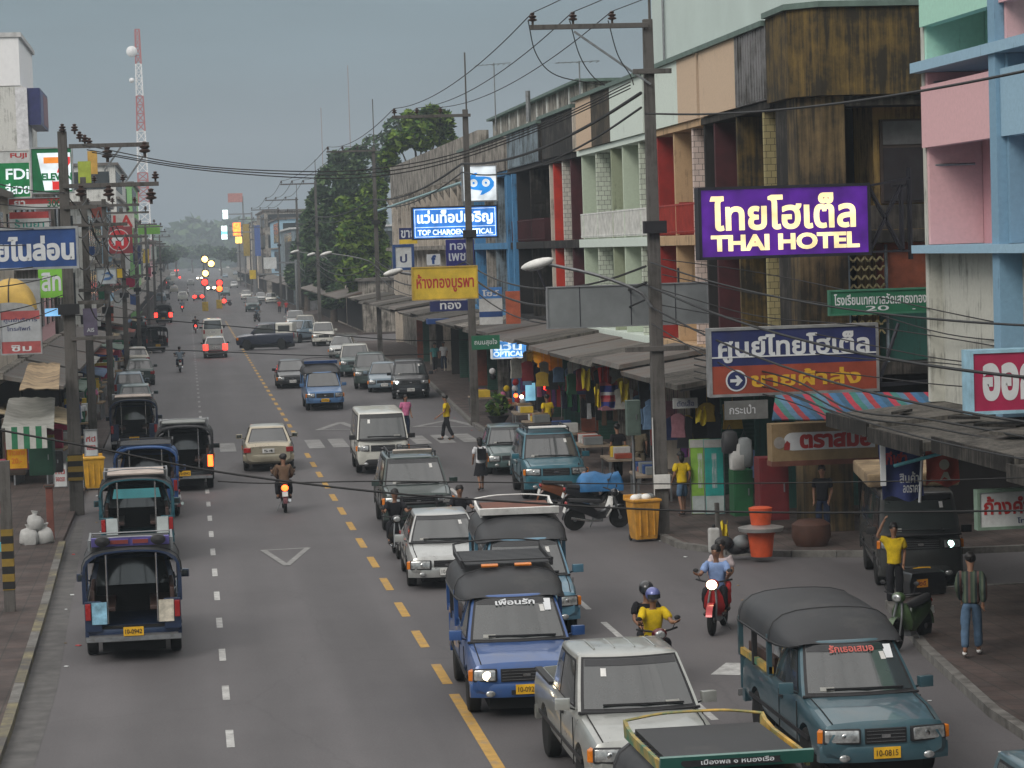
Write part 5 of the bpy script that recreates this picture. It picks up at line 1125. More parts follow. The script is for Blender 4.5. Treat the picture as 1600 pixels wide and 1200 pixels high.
    for sg in (-1, 1):
        wheel(t, sg * (W / 2 - .11), yf, rw); wheel(t, sg * (W / 2 - .11), yr, rw)
        q = MB(); y = gh.fb - .22; q.cbox((sg * (W / 2 + .11), y, gh.zb + .1), (.2, .1, .15), colour if kind != 'van' else PLAST, rz=-sg * 12); q.cbox((sg * (W / 2 + .11), y - .055, gh.zb + .1), (.17, .012, .12), GLASS, rz=-sg * 12); q.bar((sg * (W / 2 - .06), y, gh.zb + .02), (sg * (W / 2 + .06), y, gh.zb + .06), .035, PLAST); q.build('wing_mirror', t, smooth=40, bevel=.02)
        if hi:
            q = MB(); seams = [gh.fb - .1, gh.fb - 1.15] + ([gh.rb + .35] if kind in ('sedan', 'suv', 'van', 'hatch') else [])
            for y in seams: q.box(sg * W / 2 - .006, sg * W / 2 + .006, y - .008, y + .008, T_['st'][3][2] + .08, gh.zb - .06, DARK)
            q.box(sg * W / 2 - .006, sg * W / 2 + .012, -L / 2 + .6, L / 2 - .7, .56, .62, PLAST); q.build('door_trim', t)
            q = MB(); q.cbox((sg * (W / 2 + .005), gh.fb - 1.02, gh.zb - .14), (.03, .16, .035), PLAST); q.build('door_handle', t)
    if hi:
        zs = T_['st']; q = MB(); hood = [(y, hw, zt_) for y, hw, zb_, zt_ in zs if y > gh.fb - .1]
        for sg in (-1, 1): q.tube([(sg * (hw * .83), y, zt_ + .012) for y, hw, zt_ in hood[1:]] + [(sg * zs[3][1] * .83, gh.fb + .02, gh.zb + .02)], .009, DARK, 4)
        q.tube([gh.fr(u / 5, .015) + Vector((0, .035, .0)) for u in range(-5, 6)], .022, PLAST, 5); q.build('hood_seam', t)
        for sg in (-1, 1): q = MB(); q.ell((sg * (W / 2 - .3), L / 2 + .055, zb - .04), (.075, .02, .05), LENS, 10, 6); q.build('fog_lamp', bp, smooth=60)
    q = MB(); q.box(-W / 2 + .3, W / 2 - .3, -L / 2 + .25, L / 2 - .25, .15, .4, DARK); q.build('chassis', t)  # reaches low on purpose, deepening the shade under the vehicle
    if rack:
        q = MB(); z = gh.zt + .13; y0, y1 = gh.rt + .15, gh.ft - .1; x = gh.wt - .08
        for sg in (-1, 1):
            q.tube([(sg * x, y0, z), (sg * x, y1, z)], .025, PLAST, 6)
            for y in (y0, (y0 + y1) / 2, y1): q.tube([(sg * x, y, z - .12), (sg * x, y, z)], .02, PLAST, 6)
        for k in range(5): y = y0 + (y1 - y0) * k / 4; q.tube([(-x, y, z), (x, y, z)], .015, PLAST, 6)
        q.build('roof_rack', t, smooth=50)
        if rack == 'wind': q = MB(); q.cbox((0, y1 + .1, z + .03), (x * 1.7, .05, .13), mat('pale deflector', (.5, .45, .4), .4), rx=-40); q.build('wind_deflector', t, bevel=.02)
        if rack == 'white': q = MB(); q.cbox((0, y1 - .1, z + .03), (x * 1.8, .35, .05), WHITE); q.build('roof_tray', t, bevel=.02)
    if bull:
        q = MB(); y = L / 2 + .14
        for z in (.62, .78, .94): q.tube([(-.6, y - .08, z), (-.5, y, z), (.5, y, z), (.6, y - .08, z)], .03, PLAST, 6)
        for x in (-.45, .45): q.tube([(x, y, .45), (x, y, .98)], .035, PLAST, 6)
        q.build('bull_bar', t, smooth=50)
    return t, gh, T_
def songthaew(label, colour, px, py, ref, yaw, canopy=VINYL, board=None, boardm=None, btext=None, lights=None, tails=None, hi=True, rear_ads=None, rackm=PLAST, group='songthaew pickup buses', window=None, pos=None, wtext=None, sidetrim=None, rearboard=None, amber=False, tray=None, mats_in=None, lampw=.34):
    t, gh, T_ = vehicle('pickup', 'songthaew', label, 'songthaew', colour, px, py, ref, yaw, group, lights, tails, PLATEY, None, hi, extra='songthaew', pos=pos, lampw=lampw)
    # canopy: bulging vinyl shell from over the windscreen to the tail, open at the back
    secs = [(.64, .7, 1.68, 1.72), (.5, .8, 1.63, 1.83), (.25, .845, 1.6, 1.97), (-.05, .87, 1.58, 2.1), (-.4, .89, 1.58, 2.19), (-1.4, .9, 1.6, 2.24), (-2.3, .9, 1.6, 2.24), (-2.52, .88, 1.6, 2.2)]
    half = lambda w, zl, zt, d: [(w - d, zl), (w - .015 - d, zl + .34 * (zt - zl)), (w - .07 - d, zl + .62 * (zt - zl) - d), (w - .2 - d, zl + .84 * (zt - zl) - d), (w * .55, zt - .025 - d), (w * .28, zt + .005 - d)]
    arc = lambda w, zl, zt, d=0: [(-a, b) for a, b in half(w, zl, zt, d)] + [(0, zt + .015 - d)] + half(w, zl, zt, d)[::-1]
    o_ = [[Vector((x, y, z)) for x, z in arc(w, zl, zt)] for y, w, zl, zt in secs]; i_ = [[Vector((x, y, z)) for x, z in arc(w, zl, zt, .05)] for y, w, zl, zt in secs[4:]]
    i_[-1] = [v + Vector((0, .0, 0)) for v in i_[-1]]
    q = MB(); q.grid(o_, canopy); q.grid(i_, mats_in or DARK); q.grid([o_[-1], i_[-1]], colour if tails is None else canopy)
    q.grid([[Vector((-.6, .62, 1.69)), Vector((.6, .62, 1.69))], [Vector((-.86, -.42, 1.57)), Vector((.86, -.42, 1.57))]], DARK)
    for k in (4, 6): q.tube([v + Vector((0, 0, .004)) for v in o_[k]], .012, PLAST, 5)
    for sx in (0, -1): q.tube([r_[sx] for r_ in o_], .02, PLAST, 5)
    q.build('canopy', t, smooth=45)
    q = MB(); q.box(-.735, .735, -.6, -.565, .66, 1.16, DARK); q.build('front_shade_panel', t)  # near-black panel paints the interior's shade over the cab back
    fr_ = sidetrim or colour
    for sx in (-1, 1):
        for y in (-.54, -1.5, -2.44):
            q = MB(); q.box(sx * .86 - .035, sx * .86 + .035, y - .04, y + .04, 1.07, 1.66, colour if y != -1.5 else PLAST); q.build('post', t)
        q = MB(); q.box(sx * .84 - .03, sx * .84 + .035, -2.48, -.5, 1.09, 1.19, fr_); q.build('side_rail', t)
        q = MB(); q.box(sx * .5 - .19, sx * .5 + .19, -2.35, -.62, .9, .98, mat('brown bench vinyl', (.06, .035, .03), .5)); q.box(sx * .72 - .04, sx * .72 + .04, -2.35, -.62, .98, 1.3, mat('brown bench vinyl', (.06, .035, .03), .5)); q.build('bench_seat', t, bevel=.02)
        q = MB(); q.box(min(sx * .56, sx * .865), max(sx * .56, sx * .865), -2.5, -2.43, .56, 1.12, colour); cp = q.build('corner_panel', t, bevel=.015)
        q = MB(); hot = tails and tails[(sx + 1) // 2] is not LENSR; q.cbox((sx * .8, -2.53, .93), ((.16 if hi else .36) if hot else .1, .08, (.36 if hi else .5) if hot else .3), tails[(sx + 1) // 2] if tails else LENSR); q.build('tail_light', t, bevel=.015)  # burning lamps built oversize, the extra area stands for glare
        if rear_ads: q = MB(); q.cbox((sx * .6, -2.535, .9), (.27, .02, .4), rear_ads[(sx + 1) // 2]); q.build('poster', cp)
        q = MB(); q.tube([(sx * .45, -2.46, .7), (sx * .45, -2.46, 2.1)], .018, CHROME, 6); q.build('grab_rail', t, smooth=60)
    q = MB(); q.box(-.74, .74, -2.45, -.58, .6, .655, DARK); q.build('floor', t)
    q = MB(); q.box(-.8, .8, -2.72, -2.5, .44, .5, mat('step plate', (.12, .12, .12), .5, .4)); q.box(-.86, .86, -2.74, -2.7, .4, .5, STEEL); q.build('rear_step', t, bevel=.01)
    q = MB(); q.cbox((0, -2.75, .58), (.36, .015, .16), PLATEY); q.text('10-0942', (0, -2.76, .58), .3, .08, PLAST, bold=.012); q.build('number_plate', t)
    rk = None
    if rackm is not None:
        q = MB(); x, z = .74, 2.36
        for sx in (-1, 1):
            q.loft([[V((sx * (x + dx), y, zz)) for dx, zz in ((-.02, 2.2), (.02, 2.2), (.03, z + dz), (-.01, z + dz))] for y, dz in ((-2.4, .12), (-2.25, .05), (-1.9, 0), (-.7, 0), (-.45, .03))], rackm)
        q.tube(catm([(-x, -2.38, 2.47), (-x * .5, -2.42, 2.53), (0, -2.43, 2.54), (x * .5, -2.42, 2.53), (x, -2.38, 2.47)], 4), .022, rackm, 6)
        q.tube([(-x, -.47, z), (x, -.47, z)], .02, rackm, 6); rk = q.build('roof_rack', t, smooth=40)
        q = MB()
        for k in range(11): y = -2.3 + .175 * k; q.box(-.7, .7, y, y + .13, 2.275, 2.3, VINYL)
        q.build('slat', rk)
    if tray: q = MB(); q.cbox((0, -1.4, 2.34), (1.34, 1.7, .05), tray); q.build('rack_tray', t)
    if board:
        q = MB(); q.cbox((0, -.4, 2.36), (1.56, .05, .2), boardm or board, rx=-14); q.prism([(.44 * math.cos(k * math.pi / 8) ** 3 if 0 else (.5 + .07 * math.cos(k * math.pi / 8)) * (1 if math.cos(k * math.pi / 8) >= 0 else -1) if abs(math.cos(k * math.pi / 8)) > .01 else .5 * (1 if k < 8 else -1), 2.36 + .065 * math.sin(k * math.pi / 8)) for k in range(16) if k not in (4, 12)], -.372, -.366, PLAST) if btext else None
        if btext: q.text(btext, (0, -.362, 2.365), .74, .07, WTX, right=(-1, 0, 0), nrm=(0, 1, 0), bold=.02)
        q.build('sign_board', rk, bevel=.01)
    if rearboard:
        q = MB(); q.cbox((0, -2.4, 2.42), (1.4, .05, .24), rearboard[0], rx=12); q.cbox((-.2, -2.44, 2.42), (.34, .02, .13), rearboard[1], rx=12); q.cbox((.18, -2.44, 2.42), (.3, .02, .13), rearboard[1], rx=12); q.build('sign_board', rk, bevel=.01)
        for sx in (-.5, .5): q = MB(); q.lathe([(.02, -.1), (.13, -.06), (.14, .02), (.03, .05)], PLAST, (sx, -2.5, 2.45), 'Y', 14); q.build('loudspeaker', rk, smooth=50)
    if amber:
        for sx in (-.25, .3): q = MB(); q.cbox((sx, -.32, 2.27), (.28, .1, .05), LENSA, rx=-20); q.build('amber_lamp', t, bevel=.015)
    if wtext:
        q = MB(); p = gh.fr(0, .84); dy = (gh.ft - gh.fb); dz = gh.zt - gh.zb; up = Vector((0, dy, dz)).normalized(); nn = Vector((0, dz, -dy)).normalized()
        q.text(wtext[0], p + nn * .01, .62, .12, wtext[1], right=(-1, 0, 0), up=up, nrm=nn, bold=.03, lift=.012); q.build('windshield_lettering', t)
        q = MB(); p = gh.fr(-.72, .75); q.add([p + nn * .02 + a * Vector((1, 0, 0)) + b * up for a, b in ((-.07, -.12), (.07, -.12), (.07, .12), (-.07, .12))], [(0, 1, 2, 3)], WTX); q.build('tax_sticker', t)
    for c in t.children_recursive:
        if c.name.split('.')[0] in ('canopy', 'roof_rack', 'slat', 'sign_board', 'loudspeaker', 'rack_tray', 'amber_lamp', 'grab_rail'):
            for v in c.data.vertices:
                if v.co.z > 1.6: v.co.z = 1.6 + (v.co.z - 1.6) * .7
    if window: q = MB(); gh.pane(q, window, 'r', -.8, .8, .5, .85, .02); q.build('rear_window_glow', t)  # emissive pane puts the light seen through the cab onto its rear glass
    return t
PB = lambda n, c, r=.32, me=.25: paint(n, c, r, me)
DKBLUE = PB('dark blue', (.014, .03, .075)); BLUE = PB('blue', (.03, .085, .25)); MIDBLUE = PB('mid blue', (.07, .17, .35)); TEAL = PB('teal', (.02, .1, .13)); DTEAL = PB('dusty teal', (.045, .1, .125)); SILVER = PB('silver', (.42, .43, .42), .3, .5); SGREEN = PB('dark green grey', (.03, .05, .045)); BLACK = PB('black', (.012, .013, .016)); GOLD = PB('gold beige', (.4, .36, .27), .3, .45); WHITEP = PB('off white', (.55, .55, .5), .4, 0); SUVT = PB('blue teal', (.03, .135, .18)); GREEN2 = PB('sea green', (.03, .14, .11)); PGREEN = PB('grey green', (.06, .1, .1)); BEIGEP = PB('beige', (.4, .38, .32), .4, 0); NAVYP = PB('navy', (.015, .022, .045)); STEELB = PB('steel blue', (.16, .22, .27))
ADS = [mat('pale blue poster', (.22, .42, .55), .5, var=.5, scale=6), mat('grey cream poster', (.5, .46, .38), .5, var=.5, scale=6), mat('pale poster', (.45, .5, .5), .5, var=.2)]
WARMTRIM = mat('painted mustard trim', (.45, .27, .05), .5, var=.5, scale=4, dirt=(.04, .16, .1), dirt_amt=.7)
# ---- left queue
songthaew('dark blue songthaew nearest on the left with a purple roof sign board', DKBLUE, 211, 1019, 'rear', 1, rear_ads=[ADS[0], ADS[1]], rackm=STEEL, rearboard=(mat('violet board', (.13, .11, .34), .5), mat('dull red lettering panel', (.3, .07, .06), .5)))
songthaew('teal songthaew behind the nearest one with two pale boards on its tail', TEAL, 217, 872, 'rear', 1, rear_ads=[ADS[2], ADS[2]], rackm=STEEL, tray=mat('pale rack boards', (.42, .36, .32), .7), window=glow('teal cab window glow', (.12, .42, .45), .35))
songthaew('blue roofed songthaew squeezed into the left queue', BLUE, 232, 806, 'rear', 0, canopy=mat('blue roof sheet', (.03, .1, .28), .5), hi=False)
songthaew('black songthaew double parked with one glowing orange tail lamp', BLACK, 291, 763, 'rear', -1, rackm=STEEL, tails=[LENSR, TAILHOT], tray=mat('grey rack tray', (.2, .21, .2), .6))
songthaew('blue songthaew with a pale roof tray in the middle of the left queue', DKBLUE, 211, 706, 'rear', 1, rackm=STEEL, tray=mat('cream rack tray', (.5, .42, .36), .6), hi=False)
songthaew('dark songthaew standing askew far down the left queue', BLACK, 240, 551, 'rear', 17, hi=False)
vehicle('hatch', 'parked_car', 'dark teal hatchback parked in the left row behind the songthaews', 'car', PGREEN, 213, 652, 'rear', 1, 'cars parked along the left kerb', hi=False)
vehicle('hatch', 'parked_car', 'pale roofed car parked ahead of the teal hatchback on the left', 'car', STEELB, 203, 628, 'rear', 2, 'cars parked along the left kerb', hi=False)
vehicle('sedan', 'parked_car', 'dark grey saloon parked on the left near the crossing pickup', 'car', SGREEN, 219, 602, 'rear', 2, 'cars parked along the left kerb', hi=False)
vehicle('sedan', 'parked_car', 'beige roofed saloon with an amber lamp parked on the left', 'car', BEIGEP, 214, 578, 'rear', 2, 'cars parked along the left kerb', hi=False)
vehicle('hatch', 'parked_car', 'teal grey hatchback far down the left row', 'car', PGREEN, 217, 518, 'rear', 0, 'cars parked along the left kerb', hi=False)
# ---- moving away
vehicle('sedan', 'saloon_car', 'gold beige saloon driving away in the left lane', 'car', GOLD, 420, 734, 'rear', -1)
songthaew('small distant songthaew driving away with red tail lamps', BLACK, 256, 505, 'rear', -1, hi=False, tails=[TAILLIT, TAILLIT])
vehicle('van', 'minibus', 'white van driving away ahead of the braking silver car', 'van', WHITEP, 333, 536, 'rear', 0, hi=False)
vehicle('hatch', 'hatchback', 'silver hatchback braking with two glowing red tail lamps', 'car', SILVER, 337, 559, 'rear', 0, hi=False, tails=TAILLIT, lower=PB('dark red', (.12, .02, .02)))
vehicle('sedan', 'saloon_car', 'silver roofed car at the bottom edge of the picture in the left lane', 'car', SILVER, 0, 0, pos=(2.25, 27.6), yaw=0)
# ---- turning across the street
vehicle('xcab', 'pickup_truck', 'dark navy pickup with a white canopy turning across the street', 'pickup', NAVYP, 386, 547, 'front', 76, hi=False, roofm=NAVYP)
nv = [o for o in bpy.data.objects if o.get('label', '').startswith('dark navy pickup')][0]; nv.scale = (1, .88, 1.14); q = MB(); q.loft([[V((a * x_, y, z)) for x_, z in ((-1, 1.1), (-.94, 1.72), (-.8, 1.78), (.8, 1.78), (.94, 1.72), (1, 1.1))] for y, a in ((-.98, .82), (-2.45, .82))], WHITEP); cn = q.build('canopy', nv, smooth=40)
for sx in (-1, 1): q = MB(); q.box(min(sx * .8, sx * .825), max(sx * .8, sx * .825), -2.2, -1.2, 1.2, 1.6, GLASSP); q.build('window', cn)

vehicle('xcab', 'pickup_truck', 'pale grey pickup waiting behind the crossing pickup', 'pickup', STEELB, 455, 536, 'front', 150, hi=False)
# ---- oncoming queue
P1 = vehicle('xcab', 'pickup_truck', 'pale silver pickup with an open bed in the near queue', 'pickup', PB('pearl silver', (.37, .38, .36), .3, .45), 0, 0, pos=(5.72, 34.45), yaw=180.5, lampw=.34)[0]
gq = House(*TYPES['xcab']['gh']); q = MB()
for x in (-.42, -.14, .14, .42): q.tube([(x, -.55, 1.79), (x, -.2, 1.805), (x, .3, 1.795)], .014, PB('pearl silver', (.37, .38, .36), .3, .45), 6)
q.build('roof_rib', P1, smooth=60)
for sx in (-1, 1): q = MB(); q.box(sx * .81 - .05, sx * .81 + .05, -2.4, -1.05, 1.1, 1.15, PLAST); q.build('bed_rail', P1, bevel=.01)
songthaew('green roofed songthaew at the bottom edge with a painted rack board', BLACK, 0, 0, 'front', 181, pos=(5.25, 24.35), board=GREEN2, btext='เมืองพล ๑ หนองเรือ', rackm=WARMTRIM, tray=VINYL)
songthaew('blue songthaew with black canopy and an amber indicator lit in the near queue', BLUE, 816, 1108, 'front', 178, amber=True, rackm=PLAST, lights=HEADLIT, wtext=('เพื่อนรัก', WTX))
songthaew('teal blue songthaew with a white roof tray behind the blue one', PB('teal blue', (.08, .19, .27)), 829, 990, 'front', 177, rackm=WHITE, tray=mat('red brown tray', (.14, .05, .03), .7), board=WHITE, btext=None)
songthaew('dusty teal songthaew with a black vinyl roof parked at the near right kerb', DTEAL, 0, 0, 'front', 180, pos=(8.9, 35.0), rackm=None, lampw=.46, wtext=('รักเธอเสมอ', mat('coral lettering', (.55, .12, .1), .5)), sidetrim=WARMTRIM)
vehicle('suv', 'parked_car', 'teal roofed car cut off by the bottom right corner', 'car', DTEAL, 0, 0, pos=(9.05, 24.0), yaw=180)
vehicle('sedan', 'saloon_car', 'silver saloon with rectangular headlamps ahead of two motorbike riders', 'car', SILVER, 697, 913, 'front', 178, lampw=.42, chrome=True)
vehicle('suv', 'suv', 'dark green grey off-roader with a roof rack in the oncoming queue', 'car', SGREEN, 652, 826, 'front', 179, rack='wind', bull=True, lampw=.38)
vehicle('van', 'minibus', 'white minivan with black bumper coming over the zebra crossing', 'van', WHITEP, 597, 737, 'front', 179, lampz=.86, lower=PLAST, plate=PLATEW)
songthaew('bright blue songthaew coming down the street beyond the zebra crossing', MIDBLUE, 507, 640, 'front', 180, hi=False, board=BLUE)
vehicle('sedan', 'saloon_car', 'black saloon beside the bright blue songthaew', 'car', BLACK, 457, 606, 'front', 180, hi=False)
# ---- parked on the right
vehicle('suv', 'parked_car', 'blue teal off-roader parked at the right kerb with a white roof box', 'car', SUVT, 865, 777, 'front', 178, 'cars parked along the right kerb', rack='white', lampw=.4)
vehicle('sedan', 'parked_car', 'grey green car tucked in behind the blue teal off-roader', 'car', PGREEN, 800, 739, 'front', 178, 'cars parked along the right kerb')
vehicle('suv', 'parked_car', 'black off-roader parked with one headlamp shining beyond the crossing', 'car', BLACK, 642, 622, 'front', 176, 'cars parked along the right kerb', lights=HEADWHITE)
vehicle('sedan', 'parked_car', 'steel blue saloon parked behind the black off-roader', 'car', STEELB, 601, 612, 'front', 176, 'cars parked along the right kerb', hi=False)
vehicle('suv', 'parked_car', 'dark grey off-roader third in the far right parked row', 'car', SGREEN, 581, 607, 'front', 177, 'cars parked along the right kerb', hi=False)
vehicle('suv', 'parked_car', 'grey people carrier with a white roof in the right parked row', 'car', PGREEN, 556, 588, 'front', 177, 'cars parked along the right kerb', hi=False, roofm=WHITEP)
vehicle('sedan', 'parked_car', 'silver saloon at the corner of the far side road', 'car', SILVER, 534, 559, 'front', 172, 'cars parked along the right kerb', hi=False)
vehicle('xcab', 'parked_pickup', 'white pickup facing us beyond the far side road', 'pickup', WHITEP, 506, 540, 'front', 178, 'vehicles standing past the far side road', hi=False)
vehicle('suv', 'parked_car', 'beige off-roader half hidden behind the white pickup', 'car', BEIGEP, 478, 526, 'front', 178, 'vehicles standing past the far side road', hi=False)
vehicle('xcab', 'parked_pickup', 'grey pickup left of the beige off-roader', 'pickup', SILVER, 462, 515, 'front', 178, 'vehicles standing past the far side road', hi=False)
for i, (px, py, k, c, lb) in enumerate([(395, 487, 'suv', PGREEN, 'grey green people carrier at the head of the far parked row'), (385, 468, 'sedan', WHITEP, 'white saloon far down the right row'), (408, 472, 'sedan', SILVER, 'silver saloon beside the white one far down the right row'), (424, 474, 'hatch', WHITEP, 'white hatchback far down the right row'), (376, 440, 'van', WHITEP, 'tiny white van in the far haze'), (368, 430, 'sedan', STEELB, 'tiny steel blue car in the far haze')]):
    vehicle(k, 'parked_car', lb, 'car', c, px, py, 'front', 179, 'cars parked far down the street', hi=False)
vehicle('van', 'minibus', 'pale van parked far down the left side', 'van', WHITEP, 247, 448, 'rear', 0, hi=False)
vehicle('xcab', 'pickup_truck', 'dark pickup far down the left lane', 'pickup', SGREEN, 266, 452, 'rear', 0, hi=False)
vehicle('sedan', 'saloon_car', 'far oncoming car with bright yellow headlamps', 'car', BLACK, 322, 432, 'front', 180, hi=False, lights=HEADLIT)
vehicle('sedan', 'saloon_car', 'far car with red tail lamps at the end of the street', 'car', BLACK, 290, 412, 'rear', 0, hi=False, tails=TAILLIT)
vehicle('hatch', 'hatchback', 'tiny far car with white headlamps near the road end', 'car', SILVER, 309, 408, 'front', 180, hi=False, lights=HEADWHITE)
# truck nosing out of the side street with one lamp lit
tk, gh_, _ = vehicle('van', 'box_truck', 'dark truck with one greenish headlamp nosing out of the side street', 'truck', PB('grubby grey', (.022, .024, .024), .6, 0), 1432, 912, 'front', 170, lights=glow('greenish headlamp', (.6, 1, .85), 10), plate=PLATEY)
q = MB(); q.box(-.95, .95, -2.4, 1.2, 2.02, 2.3, BRC); q.build('roof_load', tk, bevel=.05)

def lit_one_side(start, keep):
    """only the lamp on one side burns"""
    t = [o for o in bpy.data.objects if o.get('label', '').startswith(start)][0]
    for h in [c for c in t.children if c.name.startswith('headlight')]:
        if (h.data.vertices[0].co.x > 0) != (keep > 0):
            for b_ in h.children:
                if b_.name.startswith('bulb'): b_.data.materials[0] = CHROME
lit_one_side('dark truck with one', -1); lit_one_side('blue songthaew with black canopy', 1); lit_one_side('black off-roader parked with one', 1)

# ================================================================ people
def skin_mesh(name, verts, edges, radii, mt, par, root=0, sub=1):
    me = bpy.data.meshes.new(name); me.from_pydata(verts, edges, []); o = bpy.data.objects.new(name, me); COL.objects.link(o)
    md = o.modifiers.new('s', 'SKIN'); md.use_smooth_shade = True; md.branch_smoothing = .4
    for i, d in enumerate(me.skin_vertices[0].data):
        r = radii[i]; d.radius = r if isinstance(r, tuple) else (r, r); d.use_root = (i == root)
    sb = o.modifiers.new('u', 'SUBSURF'); sb.levels = sub; sb.render_levels = sub
    dg = bpy.context.evaluated_depsgraph_get(); m2 = bpy.data.meshes.new_from_object(o.evaluated_get(dg)); bpy.data.objects.remove(o)
    m2.materials.clear(); m2.materials.append(mt); m2.polygons.foreach_set('use_smooth', [True] * len(m2.polygons))
    return link(name, m2, par)
def lump(q, a, seed):
    from mathutils import noise
    c = sum((Vector(v) for v in q.v), Vector()) / len(q.v); sc_ = 1.8 / max((Vector(v) - c).length for v in q.v)
    q.v = [tuple(c + (Vector(v) - c) * (1 + a * 2 * noise.noise((Vector(v) - c) * sc_ + Vector((seed * 3.1, 0, 0))))) for v in q.v]
def fabric(n, c): return mat('fabric ' + n, c, .85, 0, .2, 0, .2, 9, bump=.2)
V = Vector
def person(label, loc, rz, shirt, trousers, pose='stand', sc=1.0, shorts=False, skirt=None, helmet=None, bag=None, sleeves='short', shoes=None, group=None, hair=HAIR, held=None, female=False, skin=SKIN):
    """one continuous skinned body; clothes and hair lie over it as its children"""
    t = thing('person', label, 'person', loc, rz, group, sc)
    ride = pose in ('ride', 'pillion'); sit = ride or pose == 'sit'
    hz = .92 if not sit else .0
    lean = .12 if pose == 'ride' else .02
    P = {'pel': V((0, 0, hz)), 'wai': V((0, .01 + lean * .3, hz + .16)), 'che': V((0, .02 + lean * .8, hz + .36)), 'nek': V((0, .0 + lean, hz + .52)), 'hd0': V((0, .02 + lean, hz + .6)), 'hd1': V((0, .035 + lean, hz + .69)), 'hd2': V((0, .03 + lean, hz + .77))}
    stepf = {'walk': .2, 'stroll': .12}.get(pose, .02)
    for s, n in ((-1, 'l'), (1, 'r')):
        f = s * stepf
        P['hip' + n] = V((s * .09, 0, hz - .04))
        if sit:
            P['kne' + n] = V((s * (.17 if ride else .12), .40, hz - .02 if pose != 'pillion' else hz + .0)); P['ank' + n] = V((s * .17, .30 if ride else .38, hz - .42)); P['toe' + n] = V((s * .18, .45 if ride else .5, hz - .47))
        else:
            P['kne' + n] = V((s * .095, f * .55 + .03, .5)); P['ank' + n] = V((s * .1, f - (.06 if f < 0 else 0), .09 + (.05 if f < -.1 else 0))); P['toe' + n] = V((s * .11, f + .13, .03))
        P['sho' + n] = V((s * .17, lean, hz + .47))
        if pose == 'ride': e, h = V((s * .27, .2 + lean, hz + .27)), V((s * .3, .46, hz + .3))
        elif pose == 'pillion' or pose == 'sit': e, h = V((s * .23, .1, hz + .22)), V((s * .16, .33, hz + .12))
        elif pose == 'raise' and s > 0: e, h = V((.34, .08, hz + .55)), V((.22, .12, hz + .82))
        elif pose == 'carry': e, h = V((s * .23, .03, hz + .2)), V((s * .14, .26, hz + .22))
        else: e, h = V((s * .215, -.04 - f * .35, hz + .2)), V((s * (.2 if s > 0 else .17), .1 - f * .75 + (.05 if s < 0 else 0), hz - .0))
        P['elb' + n], P['wri' + n] = e, h
        d = (h - e).normalized(); side = V((-s * .3, .9, 0)); side = (side - side.dot(d) * d).normalized(); nrm = d.cross(side)
        P['pal' + n] = h + d * .07; P['kn' + n] = h + d * .1
        for k, (w_, ln) in enumerate(((.03, .062), (.01, .075), (-.01, .07), (-.03, .052))):
            a = h + d * .1 + side * w_; P[f'f{k}a{n}'] = a + d * ln * .5 + nrm * s * .01; P[f'f{k}b{n}'] = a + d * ln + nrm * s * .03
        P['th' + n] = h + d * .05 + side * .045; P['tt' + n] = h + d * .085 + side * .06
    RAD = {'pel': (.125, .095), 'wai': (.115, .085), 'che': (.135, .1), 'nek': .048, 'hd0': .066, 'hd1': (.084, .1), 'hd2': (.066, .08)}
    for n in 'lr':
        RAD.update({'hip' + n: .082, 'kne' + n: .056, 'ank' + n: .036, 'toe' + n: (.04, .025), 'sho' + n: .055, 'elb' + n: .039, 'wri' + n: .027, 'pal' + n: (.038, .018), 'kn' + n: (.036, .014), 'th' + n: .011, 'tt' + n: .009})
        for k in range(4): RAD[f'f{k}a{n}'] = .0095; RAD[f'f{k}b{n}'] = .008
    E = [('pel', 'wai'), ('wai', 'che'), ('che', 'nek'), ('nek', 'hd0'), ('hd0', 'hd1'), ('hd1', 'hd2')]
    for n in 'lr':
        E += [('pel', 'hip' + n), ('hip' + n, 'kne' + n), ('kne' + n, 'ank' + n), ('ank' + n, 'toe' + n), ('che', 'sho' + n), ('sho' + n, 'elb' + n), ('elb' + n, 'wri' + n), ('wri' + n, 'pal' + n), ('pal' + n, 'kn' + n), ('pal' + n, 'th' + n), ('th' + n, 'tt' + n)]
        for k in range(4): E += [('kn' + n, f'f{k}a{n}'), (f'f{k}a{n}', f'f{k}b{n}')]
    def chain(name, edges, mt, grow=0.0, over=None, sub=1):
        keys = []
        for e in edges:
            for k in e:
                if k not in keys: keys.append(k)
        rr = []
        for k in keys:
            r = (over or {}).get(k, RAD.get(k, .04)); rr.append(tuple(a + grow for a in r) if isinstance(r, tuple) else r + grow)
        o = skin_mesh(name, [P[k] for k in keys], [(keys.index(a), keys.index(b)) for a, b in edges], rr, mt, t, 0, sub if name == 'body' else 2)
        if name != 'body':                               # creases in the cloth
            from mathutils import noise
            sd_ = Vector((loc[0] * 1.7, loc[1] * .9, 0))
            for v in o.data.vertices: v.co += v.normal * (.016 * noise.noise(Vector((v.co.x * 11, v.co.y * 11, v.co.z * 6)) + sd_) + .009 * noise.noise(v.co * 27 + sd_))
        return o
    # face: nose vertex, ears
    P['nos'] = P['hd1'] + V((0, .105, -.01)); RAD['nos'] = .014; E.append(('hd1', 'nos'))
    for s, n in ((-1, 'l'), (1, 'r')): P['ear' + n] = P['hd1'] + V((s * .085, -.005, 0)); RAD['ear' + n] = (.012, .024); E.append(('hd1', 'ear' + n))
    full = dict(RAD); tor = {k: tuple(a * .66 for a in RAD[k]) for k in ('pel', 'wai', 'che')}; tor.update({'hipl': .06, 'hipr': .06, 'shol': .042, 'shor': .042})
    chain('body', E, skin, 0.0, tor)
    for n in 'lr': P['slv' + n] = P['sho' + n].lerp(P['elb' + n], .75)
